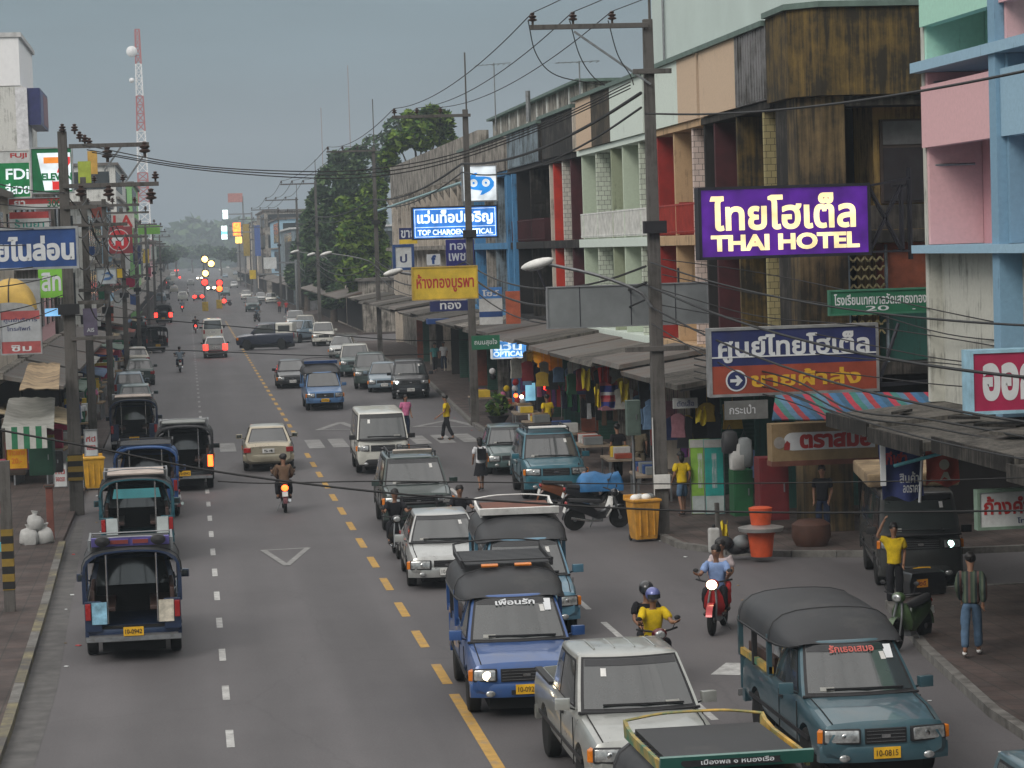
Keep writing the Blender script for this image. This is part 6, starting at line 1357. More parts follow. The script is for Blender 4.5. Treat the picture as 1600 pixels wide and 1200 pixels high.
    se = [('pel', 'wai'), ('wai', 'che')] + [e for n in 'lr' for e in ([('che', 'sho' + n), ('sho' + n, 'slv' + n)] if sleeves == 'short' else [('che', 'sho' + n), ('sho' + n, 'elb' + n), ('elb' + n, 'wri' + n)])]
    P['shb'] = P['pel'] + V((0, 0, -.03)); RAD['shb'] = (.13, .12); P['col'] = P['che'].lerp(P['nek'], .55); RAD['col'] = .07
    se = [('shb', 'pel')] + se + [('che', 'col')]
    chain('shirt', se, shirt, .026, {'slvl': .05, 'slvr': .05, 'pel': (.135, .12), 'wai': (.13, .115), 'che': (.145, .125)})
    P['wst'] = P['pel'] + V((0, 0, .08)); RAD['wst'] = (.115, .088)
    if skirt is None:
        for n in 'lr': P['cuf' + n] = P['kne' + n] if shorts else P['ank' + n].lerp(P['kne' + n], .1)
        te = [('wst', 'pel')] + [e for n in 'lr' for e in ([('pel', 'hip' + n), ('hip' + n, 'cuf' + n)] if shorts else [('pel', 'hip' + n), ('hip' + n, 'kne' + n), ('kne' + n, 'cuf' + n)])]
        chain('shorts' if shorts else 'trousers', te, trousers, .022, {'cufl': .075 if shorts else .05, 'cufr': .075 if shorts else .05})
    else:
        q = MB(); q.lathe([(.12, hz + .1), (.15, hz), (.19, hz - .2), (.24, hz - .42), (.22, hz - .42), (.1, hz)], skirt, n=20); q.v = [(a, b * .8, c + .012 * math.sin(9 * math.atan2(b, a)) * (1 if c < hz - .1 else 0)) for a, b, c in q.v]; q.build('skirt', t, smooth=60)
    for n in 'lr':
        q = MB(); p = P['ank' + n].lerp(P['toe' + n], .5); q.ell((p.x, p.y + .01, max(p.z - .0, .035) if not sit else p.z), (.045, .13, .042), shoes or mat('dark shoes', (.03, .025, .025), .6)); q.build('shoe', t, smooth=60)
    h = P['hd1']
    q = MB()
    for s in (-1, 1): q.ell((s * .032, h.y + .088, h.z + .012), (.014, .008, .009), HAIR, 8, 6)
    q.ell((0, h.y + .088, h.z - .05), (.024, .008, .007), mat('lips', (.16, .06, .05), .5), 8, 6); q.build('face_detail', t, smooth=60)
    q = MB()
    if helmet is None:
        q.ell((0, h.y - .024, h.z + .046), (.097, .11, .09), hair, 16, 12); lump(q, .1, loc[1])
        if female: q.ell((0, h.y - .07, h.z - .05), (.085, .06, .13), hair)
        q.build('hair', t, smooth=60)
    else:
        q.ell((0, h.y - .005, h.z + .035), (.125, .145, .125), helmet, 16, 10); q.build('helmet', t, smooth=60)
        q = MB(); q.grid([[V((.128 * math.sin(a) , h.y - .005 + .15 * math.cos(a), h.z + z)) for a in [k * .2 for k in range(-5, 6)]] for z in (-.02, .05)], mat('visor', (.03, .035, .04), .1)); q.build('visor', t, smooth=60)
    if bag is not None:
        b = tag(MB().box(-.14, .14, -.26, -.13, hz + .1, hz + .46, bag).box(-.1, -.07, -.14, .14, hz + .42, hz + .5, bag).box(.07, .1, -.14, .14, hz + .42, hz + .5, bag).build('backpack', bevel=.03), 'black school backpack worn by the girl walking in the road', 'backpack'); b.location = loc; b.rotation_euler.z = R(rz); b.scale = (sc,) * 3
    return t
YEL = fabric('yellow', (.6, .42, .015)); BLK = fabric('black', (.014, .014, .017)); BLUJ = fabric('denim', (.07, .12, .19)); PNK = fabric('pink', (.55, .16, .3)); WHT = fabric('white', (.6, .61, .63)); BRN = fabric('brown', (.13, .08, .05)); LBL = fabric('light blue', (.2, .29, .5)); GRS = fabric('grey blue', (.16, .2, .24)); PLAID = bands('plaid cloth', [(.03, .05, .035), (.07, .09, .06), (.02, .03, .03), (.1, .05, .045)], 7, 'X'); DBR = fabric('dull brown', (.12, .1, .07)); REDC = fabric('red', (.4, .03, .03)); DKB = fabric('dark blue', (.02, .03, .06))
def stand(label, px, py, rz, *a, z=0.0, **k): 
    g = G(px, py, z); return person(label, tuple(g), rz, *a, **k)
stand('person in a yellow shirt and black trousers walking over the zebra crossing', 699, 688, 75, YEL, BLK, 'walk')
stand('person in a pink top beside the white minivan', 635, 684, 200, PNK, DKB, 'stand', .97, female=True)
stand('schoolgirl in a white blouse and black skirt walking away with a backpack', 752, 767, 8, WHT, BLK, 'walk', .93, skirt=BLK, bag=fabric('bag black', (.01, .01, .012)), female=True)
stand('person in a yellow shirt standing by the gold shop', 857, 690, 20, YEL, BLK, 'stand', z=.13)
stand('person in black clothes walking under the long awning', 967, 752, 10, BLK, BLK, 'stroll', z=.13)
stand('person in a brown shirt beside the person in black under the awning', 1001, 752, -10, DBR, DBR, 'stand', z=.13)
stand('person in a yellow shirt and denim shorts beside the tall banners', 1067, 806, 15, YEL, BLUJ, 'stroll', .97, z=.13, shorts=True, female=True)
stand('person in a yellow shirt shading the eyes with a raised arm in the side street', 1399, 950, 170, YEL, BLK, 'raise', .97, z=0)
stand('person in a plaid shirt and jeans walking away on the near pavement', 1519, 1026, -20, PLAID, BLUJ, 'walk', 1.02, z=.13, sleeves='long', shoes=WHITE)
stand('shop person in dark clothes inside the corner shop', 1287, 840, 160, BLK, DKB, 'stand', z=.13)
stand('far person in white on the left side of the road', 294, 464, 90, WHT, BLK, 'walk'); stand('person in a white shirt under the cream building awning', 694, 580, 170, WHT, DKB, 'stand', z=.13); stand('person in teal walking under the far awning', 680, 582, 190, fabric('teal', (.05, .2, .2)), BLK, 'stroll', z=.13)
stand('first of two people in red standing beyond the far side road', 437, 490, 180, REDC, BLK, 'stand'); stand('second person in red near the far side road, beside a motorbike', 448, 492, 150, REDC, DKB, 'stroll')
ps = [o for o in bpy.data.objects if o.get('label', '').startswith('dusty teal songthaew')][0].location
person('seated passenger in a white shirt inside the dusty teal songthaew', (ps.x - .5, ps.y + 1.35, .99), -90, WHT, DKB, 'sit', .97)

# ================================================================ motorbikes
def motorbike(label, colour, loc, rz, lit=None, tail=None, group=None, lean=0.0, seatm=None, shield=None, cover=None):
    t = thing('motorbike', label, 'motorbike', loc, rz, group); t.rotation_euler.y = R(lean); sm = seatm or PLAST
    for y, n_ in ((.62, 'front'), (-.6, 'rear')):
        q = MB(); q.lathe([(.2, -.03), (.26, -.045), (.285, -.02), (.285, .02), (.26, .045), (.2, .03)], RUBBER, (0, 0, 0), 'X', 24); w_ = q.build('wheel', t, smooth=45, loc=(0, y, .285))
        q = MB(); q.lathe([(.19, -.02), (.21, -.02), (.21, .02), (.19, .02)], CHROME, (0, 0, 0), 'X', 24); q.lathe([(.01, -.05), (.05, -.05), (.05, .05), (.01, .05)], STEEL, (0, 0, 0), 'X', 12)
        for k in range(9): a = k * 2 * math.pi / 9; q.bar((0, .04 * math.cos(a), .04 * math.sin(a)), (0, .2 * math.cos(a + .3), .2 * math.sin(a + .3)), .008, CHROME)
        q.build('rim', w_)
    q = MB()
    for sx in (-.075, .075): q.tube([(sx, .62, .285), (sx, .5, .62), (sx * .6, .42, .85)], .022, STEEL, 6)
    q.build('fork', t, smooth=60)
    for y, a0, a1 in ((.62, .1, .85), (-.6, .35, 1.0)):
        q = MB(); rr = [[V((sx, y + .325 * math.cos(math.pi * a), .285 + .325 * math.sin(math.pi * a))) for sx in (-.06, 0, .06)] for a in [a0 + (a1 - a0) * k / 8 for k in range(9)]]; q.grid(rr, colour); q.build('mudguard', t, smooth=60)
    q = MB(); q.loft([[V((w_ * sx, y, z)) for sx, z in ((-1, z0), (-1, z1 - .04), (-.6, z1), (.6, z1), (1, z1 - .04), (1, z0))] for y, w_, z0, z1 in ((.34, .05, .42, .62), (.2, .09, .3, .5), (0, .1, .28, .48), (-.2, .1, .36, .66), (-.5, .12, .5, .74), (-.82, .06, .62, .76))], colour); q.build('body', t, smooth=50)
    q = MB(); q.loft([[V((x, y - .25 * abs(x) / .3 * .5, z)) for x in (-w_, -w_ * .5, 0, w_ * .5, w_)] + [V((x, y - .04 - .25 * abs(x) / .3 * .5, z)) for x in (w_, w_ * .5, 0, -w_ * .5, -w_)] for y, w_, z in ((.42, .1, .82), (.44, .17, .68), (.4, .2, .5), (.3, .14, .34))], shield or colour); q.build('leg_shield', t, smooth=50)
    q = MB(); q.loft([[V((w_ * sx, y, z + dz)) for sx, dz in ((-1, 0), (-.8, .06), (0, .08), (.8, .06), (1, 0))] for y, w_, z in ((.08, .07, .7), (-.15, .12, .72), (-.5, .13, .75), (-.78, .08, .78))], sm); q.build('seat', t, smooth=60)
    q = MB(); q.tube([(-.34, .28, 1.0), (-.2, .38, .98), (0, .42, .95), (.2, .38, .98), (.34, .28, 1.0)], .018, PLAST, 6); hb = q.build('handlebar', t, smooth=60)
    for sx in (-1, 1):
        q = MB(); q.tube([(sx * .24, .36, .98), (sx * .3, .4, 1.14)], .008, PLAST, 5); q.ell((sx * .32, .4, 1.18), (.055, .015, .04), PLAST, 10, 6); q.build('mirror', hb, smooth=60)
    q = MB(); q.ell((0, .46, .93), (.13, .1, .1), colour); q.build('cowl', t, smooth=60)
    q = MB(); q.ell((0, .545, .93), (.085 if lit is None else .1, .03, .07 if lit is None else .09), lit or LENS); q.build('headlight', t, smooth=60)
    q = MB(); q.ell((0, -.84, .72), (.075 if tail is None else .1, .04, .05 if tail is None else .09), tail or LENSR); q.build('tail_light', t, smooth=60)
    q = MB(); q.tube([(.1, .1, .24), (.12, -.2, .25), (.13, -.75, .36)], [.02, .03, .045], CHROME, 8); q.build('exhaust', t, smooth=60)
    q = MB(); q.cbox((0, 0.02, .3), (.16, .26, .2), STEEL); q.build('engine', t, bevel=.02)
    q = MB(); q.cbox((0, -.88, .55), (.16, .012, .14), PLATEW, rx=-15); q.build('number_plate', t)
    q = MB(); q.tube([(-.1, -.05, .25), (-.22, -.1, .0)], .012, STEEL, 5); q.build('stand', t)
    return t
def rider(label, t, shirt, trousers, pose='ride', dy=-.1, dz=.8, **k):
    q = t.rotation_euler.z; x, y = -math.sin(q) * dy, math.cos(q) * dy
    return person(label, (t.location.x + x, t.location.y + y, t.location.z + dz), math.degrees(q), shirt, trousers, pose, **k)
def bike_at(label, colour, px, py, rz, ref=.62, **k):
    g = G(px, py); q = R(rz); return motorbike(label, colour, (g.x + math.sin(q) * ref, g.y - math.cos(q) * ref, 0), rz, **k)
MAROON = PB('maroon', (.1, .01, .015)); REDP = PB('red', (.35, .012, .015))
mats_h = PB('blue violet helmet', (.12, .14, .36))
b = bike_at('maroon motorbike with a yellow shirted rider in the queue', MAROON, 1036, 1082, 182); rider('rider in a yellow polo shirt and blue violet helmet', b, YEL, BLK, helmet=mats_h); rider('pillion in a dark helmet behind the yellow shirted rider', b, BLK, BLK, 'pillion', -.5, .84, helmet=BLACK)
b = bike_at('red motorbike with a glowing headlamp crossing to the side street', REDP, 1113, 993, 158, lit=HEADLIT); rider('bareheaded rider in a light blue shirt on the red motorbike', b, LBL, BLK); rider('pillion in a pale shirt behind the light blue rider', b, fabric('pale rose', (.5, .42, .42)), REDC, 'pillion', -.5, .84)
b = bike_at('motorbike with a bright red tail lamp riding away in the left lane', MAROON, 446, 801, 0, -.6, tail=TAILHOT); rider('rider in a brown jacket seen from behind', b, BRN, BLK, sleeves='long'); rider('pillion in brown behind the brown jacketed rider', b, BRN, BLK, 'pillion', -.5, .84, sleeves='long')
b = bike_at('dark motorbike riding away near the white dashes', BLACK, 282, 582, 2, -.6); rider('rider in a grey blue shirt far down the left lane', b, GRS, DKB)
b = bike_at('motorbike with a red tail lamp beside the distant white van', MAROON, 306, 521, 0, -.6, tail=TAILLIT); rider('rider in dark clothes beside the distant white van', b, BLK, BLK)
b = bike_at('distant motorbike with a red tail lamp ahead of the vans', BLACK, 285, 488, 0, -.6, tail=TAILLIT); rider('rider in grey on the distant motorbike', b, GRS, BLK)
AMB = glow('amber signal', (1, .62, .16), 7)
for i, (px, py, lamps, nm) in enumerate([(321, 486, [(320, 405, AMB), (330, 412, AMB), (321, 427, AMB), (320, 441, TAILLIT)], 'traffic signal with amber lamps over a red one at the far junction'), (343, 482, [(343, 442, TAILLIT), (343, 451, TAILHOT)], 'traffic signal with two red lamps at the far junction')]):
    g = G(px, py); o = thing('traffic_signal', nm, 'traffic signal', tuple(g)); zt = AY(px, lamps[0][1] - 6, g.y).z
    q = MB(); q.tube([(0, 0, 0), (0, 0, zt)], .09, STEEL, 8); q.build('pole', o, smooth=60); q = MB(); q.box(-.4, .4, -.4, .4, 0, 1.2, mat('yellow base', (.5, .33, .04), .6)); q.build('base', o, bevel=.03)
    for lx, ly, m_ in lamps:
        c = AY(lx, ly, g.y - .3); q = MB(); q.box(c.x - g.x - .45, c.x - g.x + .45, -.2, .05, c.z - .48, c.z + .48, PLAST); h_ = q.build('lamp_housing', o, bevel=.03)
        q = MB(); q.ell((c.x - g.x, -.22, c.z), (.4, .12, .4), m_, 16, 8); q.build('lamp_lens', h_, smooth=60); q = MB(); q.tube([(c.x - g.x, 0, c.z), (0, 0, c.z)], .05, STEEL); q.build('bracket', h_)  # lens larger than a real one, the lamp's bloom built into it
for i, (px, py, lit, tl, nm) in enumerate([(281, 437, None, TAILLIT, 'pair of red dots'), (262, 446, None, TAILLIT, 'single red dot by the left kerb'), (350, 478, None, TAILLIT, 'red dot under the traffic signal')]):
    b = bike_at('faint far motorbike with a ' + nm, BLACK, px, py, 180 if lit else 0, lit=lit, tail=tl, group='far motorbikes'); rider('faint far rider above the ' + nm, b, (BLK, GRS, BRN)[i], BLK)
    if tl or lit: 
        c = [o for o in b.children if o.name.startswith('tail_light' if tl else 'headlight')][0]; k_ = 3.3; m_ = c.data; cc = sum((v.co for v in m_.vertices), V()) / len(m_.vertices)  # lens scaled up, lamp glare put into its size
        for v in m_.vertices: v.co = cc + (v.co - cc) * k_
for i, (px, py, rz, c, nm, sh) in enumerate([(346, 478, 80, PNK, 'pink shirt', PNK), (393, 478, 100, WHT, 'white shirt', WHT), (405, 503, 200, GRS, 'grey shirt', GRS), (500, 470, 170, BLK, 'black shirt', BLK)]):
    b = bike_at(f'small motorbike at the far junction ridden by a person in a {nm}', BLACK, px, py, rz, group='motorbikes at the far junction'); rider(f'small far rider in a {nm} at the junction', b, sh, BLK)
# two riders close behind the silver saloon
b = motorbike('black motorbike on the outer side behind the silver saloon', BLACK, (4.72, 60.7, 0), 180); rider('rider in dark clothes at the outer side behind the silver saloon', b, BLK, BLK)
b = motorbike('black motorbike on the inner side behind the silver saloon', BLACK, (6.3, 60.9, 0), 180); rider('rider in a black top at the inner side behind the silver saloon', b, BLK, DKB)
# parked by the right kerb
bike_at('white and black motorbike on its stand beside the orange bin', BLACK, 968, 824, -80, shield=WHITE, lean=8)
b2 = bike_at('black motorbike under a blue cover behind the white one', BLACK, 962, 800, -82, lean=8); bike_at('motorbike with orange stripes farthest left in the parked trio', PB('orange striped', (.2, .07, .03)), 921, 793, -78, lean=8)
g = b2.location; TARP = mat('blue tarp', (.03, .14, .32), .5, 0, .4, 0, .3, 4, bump=.4)
q = MB(); q.loft([[V((x + .1, y * 1.0, z)) for y, z in ((-.38, .62), (-.4, .8), (-.25, 1.02 + dz), (0, 1.1 + dz), (.25, 1.02 + dz), (.4, .8), (.38, .6))] for x, dz in ((-.55, -.1), (-.45, .0), (-.1, .05), (.2, -.05), (.55, .02), (.62, -.1))], TARP); o = q.build('tarp_cover', smooth=60, loc=(g.x + .05, g.y, .0)); tag(o, 'crumpled blue tarpaulin draped over a parked motorbike', 'tarpaulin')
bike_at('motorbike wedged in the left queue beside the blue roofed songthaew', MAROON, 277, 806, 10, -.6); bike_at('dull green motorbike half hidden behind the dusty teal songthaew', PB('violet green', (.05, .09, .035)), 1400, 1018, 140)
# small three-wheeler with an orange plate
tt = thing('three_wheeler', 'low black three wheeler with an orange plate behind the person in yellow', 'three wheeler', tuple(G(1449, 940)), 10, sc=.62)
q = MB(); q.loft([[V((x, y, z)) for x, z in ((-.62, .25), (-.66, .6), (-.55, .95), (.55, .95), (.66, .6), (.62, .25))] for y in (-.1, 0, .9, 1.0)], BLACK); q.build('body', tt, smooth=40, bevel=.03)
q = MB(); q.cbox((-.22, -.125, .62), (.38, .02, .26), mat('orange plate', (.7, .3, .03), .5)); q.text('๒๕', (-.22, -.137, .62), .24, .14, REDB, bold=.02); q.build('number_plate', tt)
for x in (-.55, .55): wheel(tt, x, .3, .26, .14)
wheel(tt, 0.0, 1.5, .26, .14); q = MB(); q.bar((0, .95, .55), (0, 1.5, .35), .08, BLACK); q.tube([(-.35, 1.35, .95), (0, 1.45, .9), (.35, 1.35, .95)], .02, PLAST); q.build('handlebar', tt)

# ================================================================ stalls, bins, goods
BINO = mat('orange bin plastic', (.5, .24, .03), .6, dirt=(.14, .08, .03), dirt_amt=.4); BINY = mat('yellow bin plastic', (.6, .33, .03), .6, dirt=(.2, .12, .04), dirt_amt=.3)
def bin_(label, px, py, mt, full=True, z=0.0, sc=1.0):
    o = thing('wheeled_bin', label, 'bin', tuple(G(px, py, z)), 10, sc=sc)
    q = MB(); q.loft([[V((-a, -b, z_)), V((a, -b, z_)), V((a, b, z_)), V((-a, b, z_))] for a, b, z_ in ((.27, .24, .06), (.34, .32, .98))], mt)
    for x in (-.18, 0, .18): q.box(x - .02, x + .02, -.32, -.26, .15, .9, mt)
    q.build('bin_body', o, bevel=.02)
    q = MB(); q.box(-.37, .37, -.35, .35, .98, 1.04, mt); q.box(-.37, .37, .3, .4, .98, 1.12, mt); q.build('rim', o, bevel=.015)
    if full: 
        for k in range(4): q = MB(); q.ell((-.2 + .13 * k, -.05 + .08 * (k % 2), 1.06), (.14, .13, .1), (WHITE, BAGW, WHITE, GREYB)[k]); q.build('rubbish_bag', o, smooth=60)
    for x in (-.25, .25): wheel(o, x, .25, .08, .05)
BAGW = mat('white plastic bag', (.42, .42, .41), .5, 0, .4, 0, .15, 5, bump=.3)
bin_('stained orange wheeled bin full of rubbish at the foot of the pole', 1006, 845, BINO); bin_('yellow orange wheeled bin on the left pavement', 146, 765, BINY, False, .0)
bin_('half hidden green lidded bin on the left pavement', 122, 760, mat('green bin', (.03, .12, .06), .6), False, .13, .8)
# pots and buckets of the corner vendor
o = thing('bucket', 'tall red orange bucket stand on the side street corner', 'bucket', tuple(G(1190, 869, .13))); RB = mat('orange red plastic', (.5, .07, .02), .5); 
q = MB(); q.lathe([(.24, 0), (.3, .5), (.32, .5), (.32, .55), (.22, .56)], RB, n=20); q.build('lower_bucket', o, smooth=50); q = MB(); q.lathe([(.5, .58), (.52, .66), (.3, .7), (.2, .72)], mat('steel tray', (.35, .35, .34), .4, .6), n=20); q.build('tray', o, smooth=50); q = MB(); q.lathe([(.22, .72), (.27, 1.1), (.2, 1.12)], RB, n=18); q.build('upper_bucket', o, smooth=50)
o = thing('jerrycan', 'white plastic jerrycan beside the yellow bag on the corner', 'jerrycan', tuple(G(1116, 864, .0))); q = MB(); q.cbox((0, 0, .3), (.26, .2, .58), BAGW); q.build('can', o, bevel=.05); q = MB(); q.lathe([(.04, .6), (.04, .66), (.02, .67)], PLAST); q.build('cap', o)
flag('yellow plastic bag hanging on the corner post', 1126, 816, 1138, 848, 57.6, mat('yellow cloth', (.6, .46, .02), .8), 9, .1, .1, 'bag', 'bag')
p = G(1122, 858); tag(MB().box(-.05, .05, -.05, .05, 0, 1.1, CONC).build('low_post', loc=tuple(p), bevel=.01), 'short dark post beside the white jerrycan', 'post')
p = G(1160, 866, .13); q = MB(); r = random.Random(2)
for k in range(7): q.ell((r.uniform(-.5, .3), r.uniform(-.2, .2), .16 + .14 * (k % 2)), (.22, .2, .16), (VINYL, PLAST, GREYB)[k % 3])
tag(q.build('sack_heap', smooth=60, loc=tuple(p)), 'dark heap of sacks beside the red orange bucket', 'sacks')
q = MB(); q.lathe([(.36, 0), (.46, .2), (.45, .5), (.3, .6)], mat('brown pot', (.07, .032, .022), .6), n=20); tag(q.build('large_pot', smooth=50, loc=tuple(G(1268, 852, .13))), 'large brown pot in front of the corner shop', 'pot')
# tall two-tone banners
for px, c1, c2, nm in ((1096, (.22, .42, .06), (.24, .5, .1), 'lime green'), (1118, (.02, .3, .27), (.03, .36, .3), 'turquoise')):
    p = G(px, 804, .13); o = thing('pavement_banner', f'tall {nm} pavement banner with pale foot', 'banner', tuple(p), -6)
    q = MB(); q.box(-.24, .24, 0, .03, .5, 1.75, mat(nm + ' banner', c1, .6)); q.box(-.24, .24, 0, .03, .02, .5, mat('pale banner foot', (.4, .45, .45), .6)); q.box(-.27, .27, -.01, .04, 1.75, 1.98, BAGW); q.build('panel', o, bevel=.01)
    q = MB(); q.text('ลดราคา', (0, -.012, 1.15), .12, .9, WTX, bold=.01); q.build('lettering', o)
    for x in (-.26, .26): q = MB(); q.tube([(x, .04, 0), (x, .04, 1.95)], .015, STEEL); q.build('pole', o)
def crate(label, px0, px1, py0, py1, Y, mt, dep=.6, name='cabinet', cat='cabinet'):
    a, b = AY(px0, py0, Y), AY(px1, py1, Y); o = thing(name, label, cat, ((a.x + b.x) / 2, Y, b.z)); W, H = b.x - a.x, a.z - b.z
    q = MB(); q.box(-W / 2, W / 2, 0, dep, 0, H, mt); q.build('case', o, bevel=.015)
    q = MB(); q.box(-W / 2 + .04, W / 2 - .04, -.015, 0, .06, H - .06, mt); q.build('door', o); q = MB(); q.bar((W / 2 - .12, -.03, H * .45), (W / 2 - .12, -.03, H * .6), .03, STEEL); q.build('handle', o)
    return o
crate('dark red cabinet at the hotel corner', 1186, 1234, 716, 812, 60.2, mat('dark red cabinet', (.12, .012, .015), .5)); crate('dark green cabinet behind the hanging bags', 1146, 1178, 735, 806, 62.5, mat('dark green cabinet', (.015, .09, .035), .5)); crate('grey green junction box on a post by the clothing shop', 979, 1002, 626, 680, 66.5, mat('grey green box', (.1, .14, .12), .5), .3, 'junction_box', 'box')
p = AY(990, 680, 66.6); tag(MB().tube([(p.x, 66.7, .13), (p.x, 66.7, p.z + .3)], .04, STEEL).build('box_post', smooth=60), 'steel post carrying the grey green junction box', 'post')
for i, (px, py, s, m_, nm) in enumerate([(1152, 712, 1.0, BAGW, 'white'), (1163, 706, 1.05, GREYB, 'grey'), (1140, 690, .8, VINYL, 'black')]):
    c = AY(px, py, 61.8); q = MB(); q.loft([[V((a * x_, b * y_, z)) for x_, y_ in ((-1, -.6), (-.7, -1), (.7, -1), (1, -.6), (1, .6), (.7, 1), (-.7, 1), (-1, .6))] for a, b, z in ((.12, .08, -.36 * s), (.19, .12, -.33 * s), (.2, .13, 0), (.17, .11, .28 * s), (.08, .05, .34 * s))], m_); q.tube([(-.08, 0, .3 * s), (0, 0, .52 * s), (.08, 0, .3 * s)], .012, PLAST, 5); tag(q.build('hanging_bag', smooth=60, loc=tuple(c)), f'{nm} bag hanging at the bag stall beside the green cabinet', 'bag', 'bags hanging at the stall')
# glowing lamps of the gold shop and its yellow front
q = MB(); a, b = AY(832, 543, 104), AY(884, 578, 104); q.box(a.x, b.x, 104, 106, b.z, a.z, mat('mustard shop front', (.42, .25, .01), .5)); tag(q.build('shop_canopy'), 'mustard yellow canopy front of the gold shop', 'canopy')
for i, (px, py, r, c) in enumerate([(833, 571, .11, HEADLIT), (848, 576, .1, TAILHOT), (847, 600, .1, TAILHOT), (853, 606, .1, TAILLIT), (834, 594, .08, HEADLIT), (806, 618, .09, TAILHOT), (815, 620, .08, HEADLIT)]):
    q = MB(); q.ell((0, 0, 0), (r, r, r), c, 10, 8); q.lathe([(.03, r), (.03, r + .1), (.01, r + .11)], PLAST, n=8); tag(q.build('bulb', smooth=60, loc=tuple(AY(px, py, 103.7))), ('uppermost yellow lamp of the gold shop', 'small orange lamp right of the uppermost yellow one', 'orange lamp halfway down the gold shop door', 'red lamp lowest at the gold shop door', 'yellow lamp left of the gold shop door', 'orange lamp among the wreaths', 'yellow lamp among the wreaths')[i], 'lamp', 'lamps at the gold shop')
# clothes rails, tables and goods under the awning
r = random.Random(12); CL = [REDC, YEL, DKB, PNK, WHT, LBL, BLK, fabric('green cloth', (.03, .2, .08)), fabric('violet cloth', (.15, .05, .2)), BRN]
CN = ['red', 'yellow', 'dark blue', 'pink', 'white', 'light blue', 'black', 'green', 'violet', 'brown']
for i in range(11):
    y = 67.6 + i * 4.35 + r.uniform(-.3, .3); x = F + .3 + r.uniform(-.3, .3); a, b_ = r.sample(range(10), 2)
    o = thing('clothes_rail', f'rail of {CN[a]} and {CN[b_]} clothes under the long awning, rail {i + 1}', 'clothes rail', (x, y, .13), r.uniform(-8, 8), 'clothes rails under the long awning')
    q = MB(); q.tube([(-.7, 0, 0), (-.7, 0, 1.5), (.7, 0, 1.5), (.7, 0, 0)], .018, CHROME, 6); q.build('frame', o)
    for k in range(7):
        cx = -.6 + .2 * k; q = MB(); h = r.uniform(.55, .85); m_ = CL[(a, b_)[k % 2]]
        q.loft([[V((cx - w_, -.2, z)), V((cx + w_, -.2, z)), V((cx + w_, .2, z)), V((cx - w_, .2, z))] for w_, z in ((.03, 1.46), (.07, 1.36), (.09, 1.46 - h))], m_); q.build('garment', o, bevel=.02)
for i in range(8):
    y = 70 + i * 5.6; o = thing('goods_table', f'low table of boxes and folded goods at the pavement edge, table {i + 1} from the hotel', 'table', (12.6 + r.uniform(-.2, .3), y, .13), r.uniform(-6, 6), 'goods tables along the pavement')
    q = MB(); q.box(-.5, .5, -.9, .9, .68, .74, mat('table top', (.25, .2, .15), .7)); q.build('table_top', o)
    for sx in (-.45, .45):
        for sy in (-.82, .82): q = MB(); q.box(sx - .025, sx + .025, sy - .025, sy + .025, 0, .68, STEEL); q.build('leg', o)
    for k in range(5): 
        c = MB(); z = .74 + r.uniform(.12, .35); yy = -.7 + .33 * k; c.box(-.3 + r.uniform(-.1, .1), .25, yy, yy + .28, .745, z, r.choice([BAGW, REDB, NAVY2, YB, GREYB, BRC])); c.build('box', o, bevel=.02)
# goods hanging from the long awning
r = random.Random(55); HC = ['dark red', 'mustard', 'navy', 'dusty pink', 'off white', 'sky blue', 'charcoal', 'bottle green']; HM = [fabric('h' + str(i), c) for i, c in enumerate([(.16, .02, .025), (.3, .2, .03), (.02, .03, .08), (.3, .14, .17), (.36, .35, .32), (.12, .2, .32), (.03, .03, .035), (.02, .08, .04)])]
for i in range(46):
    k = r.randrange(8); y = 64.5 + i * .95 + r.uniform(-.3, .3); x = r.uniform(12.9, 14.4); z = r.uniform(2.3, 3.1); w_ = r.uniform(.16, .3); h = r.uniform(.45, .95)
    q = MB(); q.loft([[V((-w_ * a_, -.06, zz)), V((w_ * a_, -.06, zz)), V((w_ * a_, .06, zz)), V((-w_ * a_, .06, zz))] for a_, zz in ((.4, .0), (1, -.08), (.9, -h * .6), (1.05, -h))], HM[k]); q.tube([(0, 0, 0), (0, 0, 3.75 - z)], .008, PLAST, 4)
    tag(q.build('hanging_garment', bevel=.015, loc=(x, y, z), rz=r.uniform(-25, 25)), f'{HC[k]} garment hanging from the long awning among the others', 'garment', 'garments hanging from the long awning')
# flower pot by the pole
o = thing('planter', 'leafy plant in a dark pot on the pavement before the gold shop', 'plant', tuple(G(779, 664, .13))); q = MB(); q.lathe([(.2, 0), (.42, .34), (.45, .38), (.3, .38)], PLAST, n=16); q.build('pot', o, smooth=40); leaf_clump_mass('foliage', LEAF, [((0, 0, .75), (.4, .4, .5), 160)], o, size=.2, seed=8)
o = thing('wreath_stand', 'stand of colourful wreaths in front of the optician', 'wreaths', (13.3, 108.5, .13)); r = random.Random(9)
for k in range(14): q = MB(); c = r.choice([REDC, WHT, YEL, BLK, PNK]); q.ell((r.uniform(-1, 1), r.uniform(-.4, .4), .3 + .26 * (k % 7)), (.14, .08, .14), c, 10, 6); q.build('wreath', o, smooth=60)
